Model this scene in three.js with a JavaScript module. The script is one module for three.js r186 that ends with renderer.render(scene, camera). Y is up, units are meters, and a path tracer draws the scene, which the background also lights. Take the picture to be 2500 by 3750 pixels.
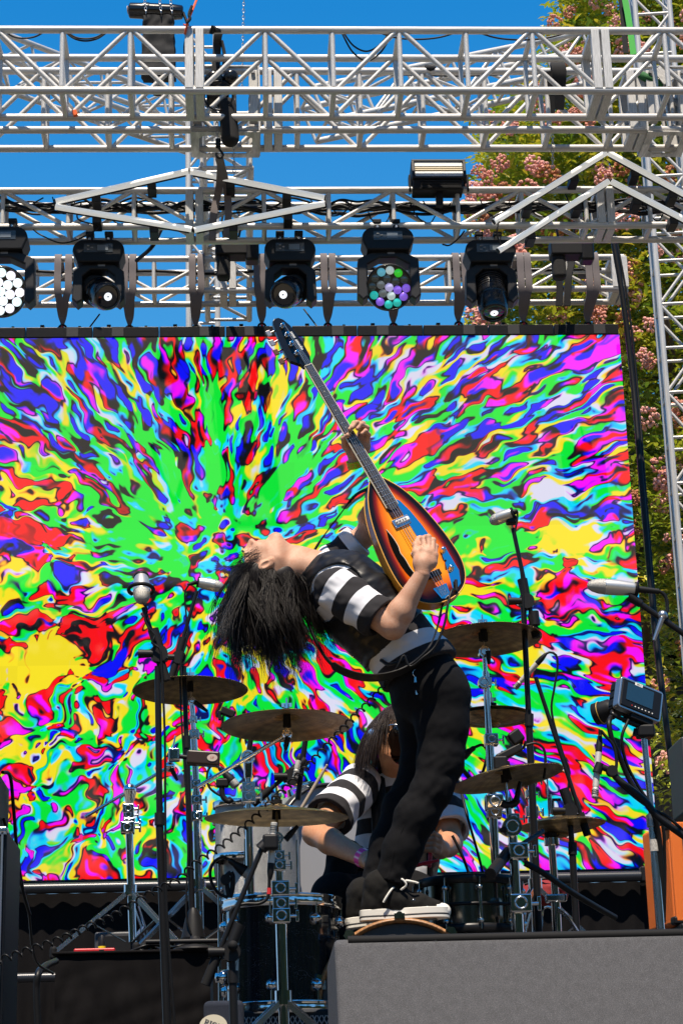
import * as THREE from 'three';
import { mergeGeometries, mergeVertices, toCreasedNormals } from 'three/addons/utils/BufferGeometryUtils.js';
import { RoundedBoxGeometry } from 'three/addons/geometries/RoundedBoxGeometry.js';
import { createNoise2D, createNoise3D } from 'simplex-noise';

// ---------------------------------------------------------------- camera, sky, sun, exposure
const scene = new THREE.Scene();
const camera = new THREE.PerspectiveCamera(2 * Math.atan(1875 / 7300) * 180 / Math.PI, 2 / 3, 0.1, 400);
camera.position.set(0, 1.6, 0);
camera.rotation.set(18 * Math.PI / 180, -3.2 * Math.PI / 180, -0.028, 'YXZ');
camera.updateMatrixWorld(true);
const renderer = new THREE.WebGLRenderer({ antialias: true });
renderer.toneMapping = THREE.LinearToneMapping;
renderer.toneMappingExposure = 1.55;
renderer.shadowMap.enabled = true;
renderer.shadowMap.type = THREE.PCFSoftShadowMap;

{ // clear deep blue sky, paler towards the horizon
  const W = 64, H = 64, d = new Float32Array(W * H * 4);
  const stops = [[0, 0.42, 0.62, 0.84], [0.10, 0.26, 0.52, 0.83], [0.24, 0.062, 0.345, 0.76], [0.36, 0.012, 0.235, 0.645], [0.6, 0.008, 0.165, 0.50], [1, 0.008, 0.12, 0.40]];
  for (let j = 0; j < H; j++) {
    const el = (j + 0.5) / H * 2 - 1, e = Math.max(0, el);
    let k = 0; while (k < stops.length - 2 && stops[k + 1][0] < e) k++;
    const a = stops[k], b = stops[k + 1], t = Math.min(1, Math.max(0, (e - a[0]) / (b[0] - a[0])));
    for (let i = 0; i < W; i++) {
      const o = (j * W + i) * 4;
      for (let c = 0; c < 3; c++) d[o + c] = (a[c + 1] + (b[c + 1] - a[c + 1]) * t) * 0.66;
      d[o + 3] = 1;
    }
  }
  const t = new THREE.DataTexture(d, W, H, THREE.RGBAFormat, THREE.FloatType);
  t.mapping = THREE.EquirectangularReflectionMapping; t.magFilter = t.minFilter = THREE.LinearFilter; t.needsUpdate = true;
  scene.background = t; scene.environment = t;
}
const sun = new THREE.DirectionalLight(0xfff1de, 5.0);
sun.position.set(-1.6, 34, 3.2); sun.target.position.set(0.6, 4, -10);
sun.castShadow = true; sun.shadow.mapSize.set(4096, 4096);
Object.assign(sun.shadow.camera, { left: -16, right: 16, top: 16, bottom: -16, near: 1, far: 90 });
scene.add(sun, sun.target);

// ---------------------------------------------------------------- helpers
const V = (x, y, z) => new THREE.Vector3(x, y, z);
let seed = 12345;
const rnd = () => { seed = (seed * 1664525 + 1013904223) >>> 0; return seed / 4294967296; };
const rr = (a, b) => a + (b - a) * rnd();
const noise2 = createNoise2D(rnd), noise3 = createNoise3D(rnd);
// point of the place that lies Z metres in front of the camera's station, sighted through the photograph
function P(px, py, Z) {
  const d = V((px - 1250) / 7300, -(py - 1875) / 7300, -1).applyQuaternion(camera.quaternion);
  return d.multiplyScalar(-Z / d.z).add(camera.position);
}
const names = {};
function numbered(n) { const k = names[n] = (names[n] ?? -1) + 1; return k ? n + '_' + String(k).padStart(3, '0') : n; }
function thing(name, label, category, pos, group) {
  const o = new THREE.Group(); o.name = numbered(name); scene.add(o);
  if (pos) o.position.copy(pos);
  o.userData = { label, category }; if (group) o.userData.group = group;
  o.updateMatrixWorld(true);
  return o;
}
function mesh(name, geo, mat, parent) {
  const m = new THREE.Mesh(geo, mat); m.name = name; m.castShadow = m.receiveShadow = true; parent.add(m); return m;
}
function solo(name, geo, mat, label, category, group) { const m = mesh(numbered(name), geo, mat, scene); m.userData = { label, category }; if (group) m.userData.group = group; return m; }
function structure(name, geo, mat) { const m = mesh(name, geo, mat, scene); m.userData.kind = 'structure'; return m; }
// world coordinates -> a thing's own coordinates (things are only moved, never turned, unless stated)
const loc = (o, p) => p.clone().sub(o.position);
const UP = V(0, 1, 0);
const unitCyl = new THREE.CylinderGeometry(1, 1, 1, 14, 1);
const unitCylLo = new THREE.CylinderGeometry(1, 1, 1, 10, 1);
function rod(parent, name, a, b, r, mat, geo = unitCyl) {
  const m = mesh(name, geo, mat, parent), d = b.clone().sub(a), L = d.length();
  m.position.copy(a).addScaledVector(d, 0.5); m.quaternion.setFromUnitVectors(UP, d.normalize()); m.scale.set(r, L, r);
  return m;
}
function cylG(a, b, r0, r1 = r0, n = 16) { // a to b in space
  const d = b.clone().sub(a), L = d.length(), g = new THREE.CylinderGeometry(r1, r0, L, n, 1);
  g.applyQuaternion(new THREE.Quaternion().setFromUnitVectors(UP, d.normalize())); const c = a.clone().add(b).multiplyScalar(0.5); g.translate(c.x, c.y, c.z); return g;
}
function curveG(pts, r, seg = 40, n = 8, closed = false) { return new THREE.TubeGeometry(new THREE.CatmullRomCurve3(pts, closed, 'centripetal'), seg, r, n, closed); }
function boxG(w, h, d, x = 0, y = 0, z = 0, bevel = 0) {
  const g = bevel ? new RoundedBoxGeometry(w, h, d, 2, bevel) : new THREE.BoxGeometry(w, h, d); g.translate(x, y, z); return g;
}
function lathe(pts, n = 40) { return new THREE.LatheGeometry(pts.map(p => new THREE.Vector2(p[0], p[1])), n); }
function orient(g, pos, axisY, axisXHint) { // places a geometry whose own axis is y
  const y = axisY.clone().normalize(); let x = (axisXHint ?? V(1, 0, 0)).clone(); x.addScaledVector(y, -x.dot(y));
  if (x.lengthSq() < 1e-6) { x = V(0, 0, 1); x.addScaledVector(y, -x.dot(y)); } x.normalize();
  const z = x.clone().cross(y);
  g.applyMatrix4(new THREE.Matrix4().makeBasis(x, y, z).setPosition(pos)); return g;
}
const merge = (gs) => mergeGeometries(gs.map(g => { const q = g.index ? g.toNonIndexed() : g; for (const k of Object.keys(q.attributes)) if (!['position', 'normal', 'uv'].includes(k)) q.deleteAttribute(k); if (!q.attributes.uv) q.setAttribute('uv', new THREE.BufferAttribute(new Float32Array(q.attributes.position.count * 2), 2)); return q; }));
// ribbon with real thickness along points; side = direction of its width
function ribbonG(pts, w, t, sideFn, seg = 24) {
  const c = new THREE.CatmullRomCurve3(pts, false, 'centripetal'), pos = [], idx = [];
  for (let i = 0; i <= seg; i++) {
    const u = i / seg, p = c.getPoint(u), T = c.getTangent(u), s = (typeof sideFn === 'function' ? sideFn(u) : sideFn).clone(); s.addScaledVector(T, -s.dot(T)).normalize();
    const n = T.clone().cross(s).normalize(), ww = typeof w === 'function' ? w(u) : w;
    for (const [a, b] of [[-1, -1], [1, -1], [1, 1], [-1, 1]]) { const q = p.clone().addScaledVector(s, a * ww / 2).addScaledVector(n, b * t / 2); pos.push(q.x, q.y, q.z); }
    if (i) for (let k = 0; k < 4; k++) { const A = (i - 1) * 4 + k, B = (i - 1) * 4 + (k + 1) % 4, C = i * 4 + k, D = i * 4 + (k + 1) % 4; idx.push(A, B, C, B, D, C); }
  }
  idx.push(0, 2, 1, 0, 3, 2); const e = seg * 4; idx.push(e, e + 1, e + 2, e, e + 2, e + 3);
  const g = new THREE.BufferGeometry(); g.setAttribute('position', new THREE.Float32BufferAttribute(pos, 3)); g.setIndex(idx);
  return toCreasedNormals(g, 0.6);
}
// naive surface nets over a distance field
function surfaceNets(f, lo, hi, h) {
  const nx = Math.ceil((hi.x - lo.x) / h) + 1, ny = Math.ceil((hi.y - lo.y) / h) + 1, nz = Math.ceil((hi.z - lo.z) / h) + 1;
  const F = new Float32Array(nx * ny * nz); let q = 0;
  for (let k = 0; k < nz; k++) for (let j = 0; j < ny; j++) for (let i = 0; i < nx; i++) F[q++] = f(lo.x + i * h, lo.y + j * h, lo.z + k * h);
  const id = new Int32Array(nx * ny * nz).fill(-1), pos = [], idx = [], sx = 1, sy = nx, sz = nx * ny;
  for (let k = 0; k < nz - 1; k++) for (let j = 0; j < ny - 1; j++) for (let i = 0; i < nx - 1; i++) {
    const o = i + j * sy + k * sz; let m = 0;
    for (let c = 0; c < 8; c++) if (F[o + (c & 1) + ((c >> 1) & 1) * sy + (c >> 2) * sz] < 0) m |= 1 << c;
    if (m === 0 || m === 255) continue;
    let X = 0, Y = 0, Z = 0, n = 0;
    for (let c = 0; c < 8; c++) for (const b of [1, 2, 4]) if (!(c & b)) {
      const e = c | b, s0 = (m >> c) & 1, s1 = (m >> e) & 1; if (s0 === s1) continue;
      const f0 = F[o + (c & 1) + ((c >> 1) & 1) * sy + (c >> 2) * sz], f1 = F[o + (e & 1) + ((e >> 1) & 1) * sy + (e >> 2) * sz], t = f0 / (f0 - f1);
      X += (c & 1) + (b === 1 ? t : 0); Y += ((c >> 1) & 1) + (b === 2 ? t : 0); Z += (c >> 2) + (b === 4 ? t : 0); n++;
    }
    id[o] = pos.length / 3; pos.push(lo.x + (i + X / n) * h, lo.y + (j + Y / n) * h, lo.z + (k + Z / n) * h);
  }
  for (let k = 1; k < nz - 1; k++) for (let j = 1; j < ny - 1; j++) for (let i = 1; i < nx - 1; i++) {
    const o = i + j * sy + k * sz, a = F[o] < 0;
    const quad = (p, r, s, t, flip) => { if (p < 0 || r < 0 || s < 0 || t < 0) return; if (!flip) idx.push(p, s, r, p, t, s); else idx.push(p, r, s, p, s, t); };
    if (a !== (F[o + 1] < 0)) quad(id[o], id[o - sy], id[o - sy - sz], id[o - sz], a);
    if (a !== (F[o + sy] < 0)) quad(id[o], id[o - sz], id[o - sz - 1], id[o - 1], a);
    if (a !== (F[o + sz] < 0)) quad(id[o], id[o - 1], id[o - 1 - sy], id[o - sy], a);
  }
  const g = new THREE.BufferGeometry(); g.setAttribute('position', new THREE.Float32BufferAttribute(pos, 3)); g.setIndex(idx);
  const N = new Float32Array(pos.length), e = h * 0.7;
  for (let i = 0; i < pos.length; i += 3) {
    const x = pos[i], y = pos[i + 1], z = pos[i + 2]; let a = f(x + e, y, z) - f(x - e, y, z), b = f(x, y + e, z) - f(x, y - e, z), c = f(x, y, z + e) - f(x, y, z - e); const l = Math.hypot(a, b, c) || 1;
    N[i] = a / l; N[i + 1] = b / l; N[i + 2] = c / l;
  }
  g.setAttribute('normal', new THREE.BufferAttribute(N, 3)); return g;
}
const smin = (a, b, k) => { const h = Math.max(k - Math.abs(a - b), 0) / k; return Math.min(a, b) - h * h * k * 0.25; };
function cap(x, y, z, A, B, ra, rb) { // tapered capsule
  const bx = B.x - A.x, by = B.y - A.y, bz = B.z - A.z, px = x - A.x, py = y - A.y, pz = z - A.z;
  const t = Math.min(1, Math.max(0, (px * bx + py * by + pz * bz) / (bx * bx + by * by + bz * bz)));
  return Math.hypot(px - bx * t, py - by * t, pz - bz * t) - (ra + (rb - ra) * t);
}
function chain(x, y, z, js, k) { let d = 1e9; for (let i = 0; i + 1 < js.length; i++) d = smin(d, cap(x, y, z, js[i][0], js[i + 1][0], js[i][1], js[i + 1][1]), k); return d; }

// ---------------------------------------------------------------- materials
function dataTex(w, h, fn, srgb) {
  const d = new Uint8Array(w * h * 4);
  for (let j = 0; j < h; j++) for (let i = 0; i < w; i++) { const c = fn(i / w, j / h, i, j), o = (j * w + i) * 4; d[o] = c[0] * 255; d[o + 1] = c[1] * 255; d[o + 2] = c[2] * 255; d[o + 3] = 255; }
  const t = new THREE.DataTexture(d, w, h, THREE.RGBAFormat); t.magFilter = THREE.LinearFilter; t.minFilter = THREE.LinearMipmapLinearFilter; t.wrapS = t.wrapT = THREE.RepeatWrapping; t.generateMipmaps = true;
  if (srgb) t.colorSpace = THREE.SRGBColorSpace; t.needsUpdate = true; return t;
}
const rep = (t, x, y = x) => { const c = t.clone(); c.repeat.set(x, y); c.needsUpdate = true; return c; };
const grain = dataTex(256, 256, () => { const v = rnd(); return [v, v, v]; });
const clouds = dataTex(256, 256, (u, v) => { // tiling cloudy noise
  const a = u * 6.2832, b = v * 6.2832; let s = 0, am = 0.5, fr = 1;
  for (let o = 0; o < 4; o++) { s += am * noise3(Math.cos(a) * fr + 3 * Math.sin(b) * fr * 0.5, Math.sin(a) * fr + o * 7, Math.cos(b) * fr + o * 3); fr *= 2.1; am *= 0.55; }
  const c = Math.min(1, Math.max(0, 0.5 + s * 0.55)); return [c, c, c];
});
const scuffs = dataTex(512, 512, (u, v) => { // mottled pale metal with streaks and scratches
  const n = noise2(u * 14, v * 3) * 0.5 + noise2(u * 60, v * 8) * 0.3 + noise2(u * 150 + 9, v * 120) * 0.2; const c = Math.min(1, Math.max(0, 0.84 + n * 0.22)); return [c, c * 0.995, c * 0.985];
}, true);
const fabricN = dataTex(256, 256, (u, v, i, j) => { const c = 0.5 + 0.25 * Math.sin(i * 1.57) * Math.sin(j * 1.57) + (rnd() - 0.5) * 0.5; return [c, c, c]; });
const std = (r, g, b, rough, metal = 0, x = {}) => { const m = new THREE.MeshStandardMaterial({ roughness: rough, metalness: metal, ...x }); m.color.setRGB(r, g, b); return m; };
const phys = (r, g, b, rough, metal = 0, x = {}) => { const m = new THREE.MeshPhysicalMaterial({ roughness: rough, metalness: metal, ...x }); m.color.setRGB(r, g, b); return m; };
const M = {
  alu: std(0.80, 0.79, 0.77, 0.4, 0.18, { map: rep(scuffs, 2, 6), roughnessMap: null }),
  plate: std(0.74, 0.74, 0.73, 0.5, 0.12, { map: rep(scuffs, 1, 1) }),
  white: std(0.80, 0.79, 0.76, 0.35),
  black: phys(0.009, 0.009, 0.01, 0.5, 0, { specularIntensity: 0.5 }),
  blackGloss: phys(0.006, 0.006, 0.007, 0.22, 0, { clearcoat: 0.5, clearcoatRoughness: 0.12, specularIntensity: 0.6 }),
  blackMetal: phys(0.012, 0.012, 0.013, 0.35, 0.2, { specularIntensity: 0.6 }),
  rubber: phys(0.009, 0.009, 0.0095, 0.75, 0, { specularIntensity: 0.4 }),
  cable: phys(0.007, 0.007, 0.0075, 0.45, 0, { specularIntensity: 0.5 }),
  cordura: phys(0.012, 0.012, 0.013, 0.9, 0, { bumpMap: rep(fabricN, 4), bumpScale: 0.001 }),
  sling: std(0.15, 0.13, 0.13, 0.9, 0, { bumpMap: rep(fabricN, 3), bumpScale: 0.001 }),
  chrome: std(0.72, 0.73, 0.75, 0.09, 1),
  chromeWorn: std(0.62, 0.63, 0.64, 0.22, 1),
  steel: std(0.45, 0.45, 0.46, 0.35, 1),
  mic: std(0.56, 0.55, 0.52, 0.38, 0.75),
  micGrille: std(0.40, 0.39, 0.36, 0.55, 0.7, { bumpMap: rep(grain, 2), bumpScale: 0.0006 }),
  micCream: std(0.55, 0.52, 0.46, 0.5, 0.3),
  red: std(0.55, 0.02, 0.02, 0.5),
  orange: std(0.8, 0.14, 0.01, 0.5),
};
// ================================================================ the LED wall
const SX0 = -2.06, SX1 = 2.94, SY0 = 3.49, SY1 = 7.54, SZ = -14;
{
  const W = 2000, H = 1620, d = new Uint8Array(W * H * 4);
  const cx = (P(815, 2085, 14).x - SX0) / 5, cy = (P(815, 2085, 14).y - SY0) / 4.05;
  // rough balance of red, green and blue over the video picture (columns from its left, rows from its top)
  const G = [
    [[0.35,0.45,0.54],[0.35,0.48,0.58],[0.45,0.48,0.54],[0.38,0.48,0.51],[0.58,0.41,0.45],[0.48,0.41,0.51],[0.45,0.45,0.58],[0.54,0.51,0.48],[0.58,0.48,0.58],[0.51,0.41,0.64]],
    [[0.38,0.45,0.61],[0.41,0.48,0.58],[0.35,0.61,0.48],[0.41,0.61,0.45],[0.51,0.54,0.48],[0.51,0.51,0.45],[0.51,0.48,0.51],[0.54,0.51,0.48],[0.48,0.51,0.58],[0.45,0.51,0.58]],
    [[0.51,0.38,0.54],[0.45,0.45,0.58],[0.28,0.67,0.45],[0.32,0.67,0.48],[0.38,0.67,0.48],[0.51,0.61,0.45],[0.58,0.58,0.45],[0.51,0.54,0.54],[0.51,0.54,0.58],[0.51,0.54,0.58]],
    [[0.74,0.41,0.35],[0.58,0.48,0.48],[0.32,0.61,0.51],[0.41,0.64,0.51],[0.41,0.64,0.51],[0.54,0.61,0.45],[0.54,0.64,0.45],[0.58,0.61,0.51],[0.58,0.58,0.51],[0.58,0.51,0.61]],
    [[0.80,0.51,0.28],[0.67,0.48,0.41],[0.45,0.51,0.54],[0.45,0.54,0.54],[0.48,0.58,0.51],[0.51,0.64,0.48],[0.58,0.64,0.48],[0.58,0.58,0.51],[0.58,0.51,0.58],[0.54,0.51,0.61]],
    [[0.77,0.58,0.28],[0.80,0.48,0.35],[0.64,0.58,0.45],[0.51,0.51,0.54],[0.58,0.58,0.51],[0.54,0.58,0.51],[0.58,0.58,0.51],[0.54,0.61,0.54],[0.58,0.58,0.51],[0.54,0.51,0.58]],
    [[0.53,0.59,0.56],[0.53,0.56,0.53],[0.53,0.56,0.59],[0.56,0.56,0.59],[0.53,0.52,0.63],[0.53,0.52,0.63],[0.58,0.61,0.51],[0.51,0.61,0.58],[0.58,0.61,0.54],[0.58,0.58,0.58]],
    [[0.43,0.62,0.63],[0.49,0.59,0.59],[0.53,0.56,0.59],[0.53,0.59,0.56],[0.53,0.56,0.59],[0.53,0.56,0.63],[0.58,0.61,0.54],[0.61,0.61,0.54],[0.61,0.58,0.58],[0.61,0.54,0.61]],
  ];
  const NC = 10, NR = 8;
  const bias = (u, v, c) => { // bilinear
    const x = Math.min(NC - 1.001, Math.max(0, u * NC - 0.5)), y = Math.min(NR - 1.001, Math.max(0, v * NR - 0.5)), i = x | 0, j = y | 0, a = x - i, b = y - j;
    return (G[j][i][c] * (1 - a) + G[j][i + 1][c] * a) * (1 - b) + (G[j + 1][i][c] * (1 - a) + G[j + 1][i + 1][c] * a) * b;
  };
  // the large single patches of the video picture: sighted centre, half length along the streak, half width, push on r g b
  const blobs = [[784, 1507, 150, 58, -1, 1, -1], [780, 1725, 120, 52, -1, 1, -1], [625, 1755, 180, 48, -1, 1, -1], [1030, 1770, 220, 62, -1, 1, -1], [640, 2075, 70, 45, -1, 1, -1], [500, 1960, 75, 42, -1, 1, -1], [770, 1900, 70, 40, -1, 1, -1], [900, 1430, 130, 45, 1, -0.6, -1], [1010, 1450, 110, 45, 1, 1, -1],
    [140, 1790, 150, 90, 1, 0.1, -1], [60, 1960, 120, 55, 1, -1, -1], [200, 1950, 120, 40, 1, -0.6, -0.6], [330, 2330, 170, 95, 1, -0.7, -1], [150, 2440, 150, 90, 1, 0.9, -1], [420, 2410, 70, 45, -1, -1, 1], [90, 1600, 80, 70, 0.3, -0.8, -0.8], [330, 2430, 60, 40, 1, 1, -1],
    [2060, 1990, 150, 75, 1, 1, -1], [2010, 1820, 80, 45, 1, 1, 1], [1720, 1960, 90, 45, -1, 1, -1], [1860, 1990, 110, 50, -1, 1, -1], [1560, 1640, 80, 40, 1, -1, -1], [2140, 1330, 110, 45, 0.2, -0.5, 1], [2230, 1270, 90, 50, 1, -1, 1], [2080, 2080, 45, 40, 1, -1, -1], [1180, 1330, 120, 50, -1, 1, -0.5], [1125, 2290, 90, 60, -1, 1, -0.4], [960, 2420, 80, 55, 1, 1, -0.5], [60, 3160, 110, 50, -1, 1, -0.4], [2220, 2620, 160, 45, -1, 1, 1], [2150, 2900, 200, 40, 1, -0.5, -0.6], [2190, 3080, 200, 36, 1, 0.8, -0.6], [600, 2560, 90, 60, 1, 1, -0.6]
  ].map(([x, y, a, b, r, g, bl]) => { const c = P(x, y, 14), k = 0.00205; return { u: (c.x - SX0) / 5, v: 1 - (c.y - SY0) / 4.05, a: a * k, b: b * k, c: [r, g, bl] }; });
  for (const o of blobs) { const dx = (o.u - cx) * 5, dy = (o.v - (1 - cy)) * 4.05, l = Math.hypot(dx, dy); o.x = dx; o.y = dy; o.dx = dx / l; o.dy = dy / l; }
  const sm = (a, b, x) => { const t = Math.min(1, Math.max(0, (x - a) / (b - a))); return t * t * (3 - 2 * t); };
  const row = (j) => { for (let i = 0; i < W; i++) {
    const u = i / W, v = 1 - j / H;                       // v from the top
    let X = (u - cx) * 5, Y = (v - (1 - cy)) * 4.05;
    const r0 = Math.hypot(X, Y), wob = Math.min(1, r0 / 1.1);
    const lo = Math.min(1.3, sm(0.2, 1.0, Y) * sm(-1.2, 0.2, -X) + sm(0.5, 1.2, -X) * sm(-1.3, -0.3, Y) + 0.6 * sm(0.3, 1.2, X) * sm(-0.9, -0.2, Y) * sm(-0.9, -0.2, -Y)); // rounder cells left, below and right
    const w1 = noise2(X * 1.9 + 5, Y * 1.9), w2 = noise2(X * 1.9 - 9, Y * 1.9 + 4), w3 = noise2(X * 5.5 + 1, Y * 5.5 - 7), w4 = noise2(X * 5.5 + 21, Y * 5.5 + 3);
    X += (w1 * 0.04 + w3 * 0.018) * wob * (1 + 1.2 * lo); Y += (w2 * 0.04 + w4 * 0.018) * wob * (1 + 1.2 * lo);
    const r = Math.hypot(X, Y) + 0.02, th = Math.atan2(Y, X), L = Math.log(r + 0.35);
    const ct = Math.cos(th), st = Math.sin(th), lv = Math.max(0, 0.8 * Math.log2(Math.max(r, 0.3) / 0.3)), i0 = Math.floor(lv), fr = lv - i0, wa = Math.cos(fr * 1.5708), wb = Math.sin(fr * 1.5708);
    // streaks that keep their width: the finer octaves take over farther from the centre
    const one = (i, kk, lf, o) => { const k0 = kk * Math.pow(2, i); return noise3(ct * k0 + o + 3 * i, st * k0 - 5 * i, L * lf * Math.pow(1.55, i) + o * 2); };
    const oct = (kk, lf, o) => wa * one(i0, kk, lf, o) + wb * one(i0 + 1, kk, lf, o);
    let p = oct(3.2, 1.8, 3), q = oct(5.8, 3.0, 11), s = oct(2.1, 1.5, 23), e = oct(2.7, 1.8, 37);
    const ip = noise2(X * 5.0 + 31, Y * 5.8 - 4), iq = noise2(X * 9.6 - 11, Y * 10.6 + 6);
    const m = Math.max(0.5 * Math.min(1, lo), 0.9 * (1 - sm(0.15, 0.95, r))); p = p * (1 - m) + ip * m; q = q * (1 - m) + iq * m;
    s = s * (1 - m) + noise2(X * 3.4 - 7, Y * 3.8) * m; e = e * (1 - m) + noise2(X * 4.2 + 17, Y * 4.4) * m;
    const fine = noise2(X * 14 + 3, Y * 14);
    const base = p * 0.85 + q * 0.42 + fine * 0.05;
    let R = Math.sin(base * 3.0 + e * 2.3 + 0.2) + (bias(u, v, 0) - 0.62) * 2.5;
    let Gc = Math.sin(base * 3.3 - s * 2.6 + 2.4) + (bias(u, v, 1) - 0.585) * 2.5;
    let B = Math.sin(base * 3.5 - e * 1.3 + s * 1.9 + 4.4) + (bias(u, v, 2) - 0.40) * 2.5;
    for (const o of blobs) {
      const ax = X - o.x, ay = Y - o.y; if (ax * ax + ay * ay > 0.3) continue;
      const s1 = (ax * o.dx + ay * o.dy) / o.a, s2 = (ay * o.dx - ax * o.dy) / o.b, w = 1 - sm(0.62, 0.95, Math.sqrt(s1 * s1 + s2 * s2) + 0.3 * q);
      if (w > 0) { R += w * o.c[0] * 1.3; Gc += w * o.c[1] * 1.3; B += w * o.c[2] * 1.3; }
    }
    if (R < 0.2) Gc -= 0.55 * Math.max(0, B) * (0.2 - R);
    const gRaw = Gc, rRaw = R, bRaw = B;
    R = sm(-0.5, 0.5, R); Gc = sm(-0.42, 0.46, Gc); B = sm(-0.55, 0.42, B);
    const dk = (0.08 + 0.92 * sm(0.04, 0.34, Math.abs(gRaw + 0.16))); // dark outlines where the fields meet
    R *= dk; Gc *= dk; B *= 0.3 + 0.7 * dk;
    let rr_ = R, gg = Gc * 0.93, bb = B;
    if (gg > 0.5 && rr_ < 0.3 && bb < 0.4) bb = Math.max(bb, 0.2);
    if (gg > 0.5 && rr_ < 0.4 && bb > 0.5) gg *= 0.93;
    if (rr_ > 0.5 && gg > 0.5 && bb < 0.4) { gg *= 0.97; bb = Math.max(bb, 0.1); }
    const wh = Math.min(rr_, gg, bb); rr_ -= wh * 0.12; gg -= wh * 0.05; bb -= wh * 0.03;
    const o = (j * W + i) * 4, dot = (0.95 + 0.05 * ((i & 1) ^ (j & 1))) * (0.965 + 0.035 * noise2(Math.floor(u * 10) * 7.3, Math.floor(v * 8) * 5.1)); // no two panels are equally bright
    d[o] = 255 * Math.max(0, rr_) * dot; d[o + 1] = 255 * Math.max(0, gg) * dot; d[o + 2] = 255 * Math.max(0, bb) * dot; d[o + 3] = 255;
  } };
  for (let j = 0; j < H; j++) row(j);
  const t = new THREE.DataTexture(d, W, H, THREE.RGBAFormat); t.colorSpace = THREE.SRGBColorSpace; t.magFilter = THREE.LinearFilter; t.minFilter = THREE.LinearMipmapLinearFilter; t.generateMipmaps = true; t.needsUpdate = true;
  const em = phys(0.042, 0.04, 0.038, 0.7, 0, { specularIntensity: 0.15, emissiveMap: t, emissiveIntensity: 0.70 }); em.emissive.setRGB(1, 1, 1);
  const s = thing('led_screen', 'huge video wall glowing with swirling rainbow colours behind the band', 'screen', V((SX0 + SX1) / 2, SY0, SZ));
  const w = SX1 - SX0, h = SY1 - SY0;
  mesh('display', new THREE.PlaneGeometry(w, h, 1, 1).translate(0, h / 2, 0.052), em, s);
  mesh('cabinet', boxG(w, h, 0.1, 0, h / 2, 0), M.black, s);
  // hanging bars along the top edge, half a metre each
  for (let k = 0; k < 10; k++) {
    const b = mesh('hanging_bar', boxG(0.494, 0.085, 0.09, -w / 2 + 0.25 + k * 0.5, h + 0.047, 0.01, 0.006), M.blackMetal, s);
    mesh('bolt_plate', boxG(0.09, 0.078, 0.006, -w / 2 + 0.25 + k * 0.5 + (k % 2 ? 0.1 : -0.06), h + 0.047, 0.059, 0.002), std(0.022, 0.022, 0.024, 0.5, 0.1), b);
    for (const [dx, e] of [[0.12, 0.03], [0.4, 0.02]]) mesh('lug', boxG(e, e, 0.05, -w / 2 + dx + k * 0.5, h + 0.09 + e / 2, 0), M.black, b);
  }
  mesh('lower_edge', boxG(w, 0.05, 0.11, 0, -0.026, 0, 0.01), M.black, s);
}
// ================================================================ setting
{
  const g = new THREE.PlaneGeometry(500, 500, 1, 1); g.rotateX(-Math.PI / 2);
  const t = rep(clouds, 60);
  structure('ground', g, std(0.15, 0.125, 0.085, 0.95, 0, { bumpMap: t, bumpScale: 0.02 }));
  // stage deck
  structure('stage_floor', boxG(16, 0.3, 12, 1, 1.3, -10.2), std(0.035, 0.035, 0.036, 0.75, 0, { bumpMap: rep(grain, 40), bumpScale: 0.001 }));
  structure('drum_riser', boxG(2.6, 0.33, 2.0, 1.0, 1.617, -7.6, 0.01), std(0.03, 0.03, 0.03, 0.8));
}
{ // unseen wood added before the stage to darken what chrome and drums mirror
  const leaf = new THREE.PlaneGeometry(1.5, 1.1), n = 3600, im = new THREE.InstancedMesh(leaf, std(0.045, 0.07, 0.022, 0.8, 0, { side: THREE.DoubleSide }), n); im.name = 'added_wood'; im.userData = { kind: 'stuff', label: 'dark unseen wood added far away to darken the chrome reflections', category: 'wood' };
  for (let i = 0; i < n; i++) { const a = rr(-0.35, Math.PI + 0.35), r = rr(34, 42), h = 11 + 5 * noise2(Math.cos(a) * 3, Math.sin(a) * 3); im.setMatrixAt(i, new THREE.Matrix4().compose(V(Math.cos(a) * r, rr(0, 1) * h, Math.sin(a) * r), new THREE.Quaternion().setFromEuler(new THREE.Euler(rr(-0.8, 0.8), -a + Math.PI / 2 + rr(-0.8, 0.8), rr(0, 6))), V(1, 1, 1).multiplyScalar(rr(1, 2)))); }
  scene.add(im);
}
// ---- black drapes
function drapeG(x0, x1, y0, y1, z, amp, wl, sd) {
  const n = Math.ceil((x1 - x0) / 0.02), m = 24, g = new THREE.PlaneGeometry(x1 - x0, y1 - y0, n, m), p = g.attributes.position;
  for (let i = 0; i < p.count; i++) {
    const x = p.getX(i) + (x0 + x1) / 2, y = p.getY(i) + (y0 + y1) / 2, v = (y1 - y) / (y1 - y0);
    const ph = x / wl * 6.2832 + 1.6 * noise2(x * 1.7 + sd, v * 0.8) + 0.5 * noise2(x * 6 + sd, v * 2);
    p.setXYZ(i, x, y, z + amp * (Math.sin(ph) * (0.35 + 0.65 * v) + 0.5 * noise2(x * 9 + sd * 3, v * 1.5)));
  }
  g.computeVertexNormals(); return g;
}
const drapeM = phys(0.0048, 0.004, 0.0043, 0.8, 0, { specularIntensity: 0.25, side: THREE.DoubleSide, bumpMap: rep(fabricN, 60), bumpScale: 0.0008 });
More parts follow.
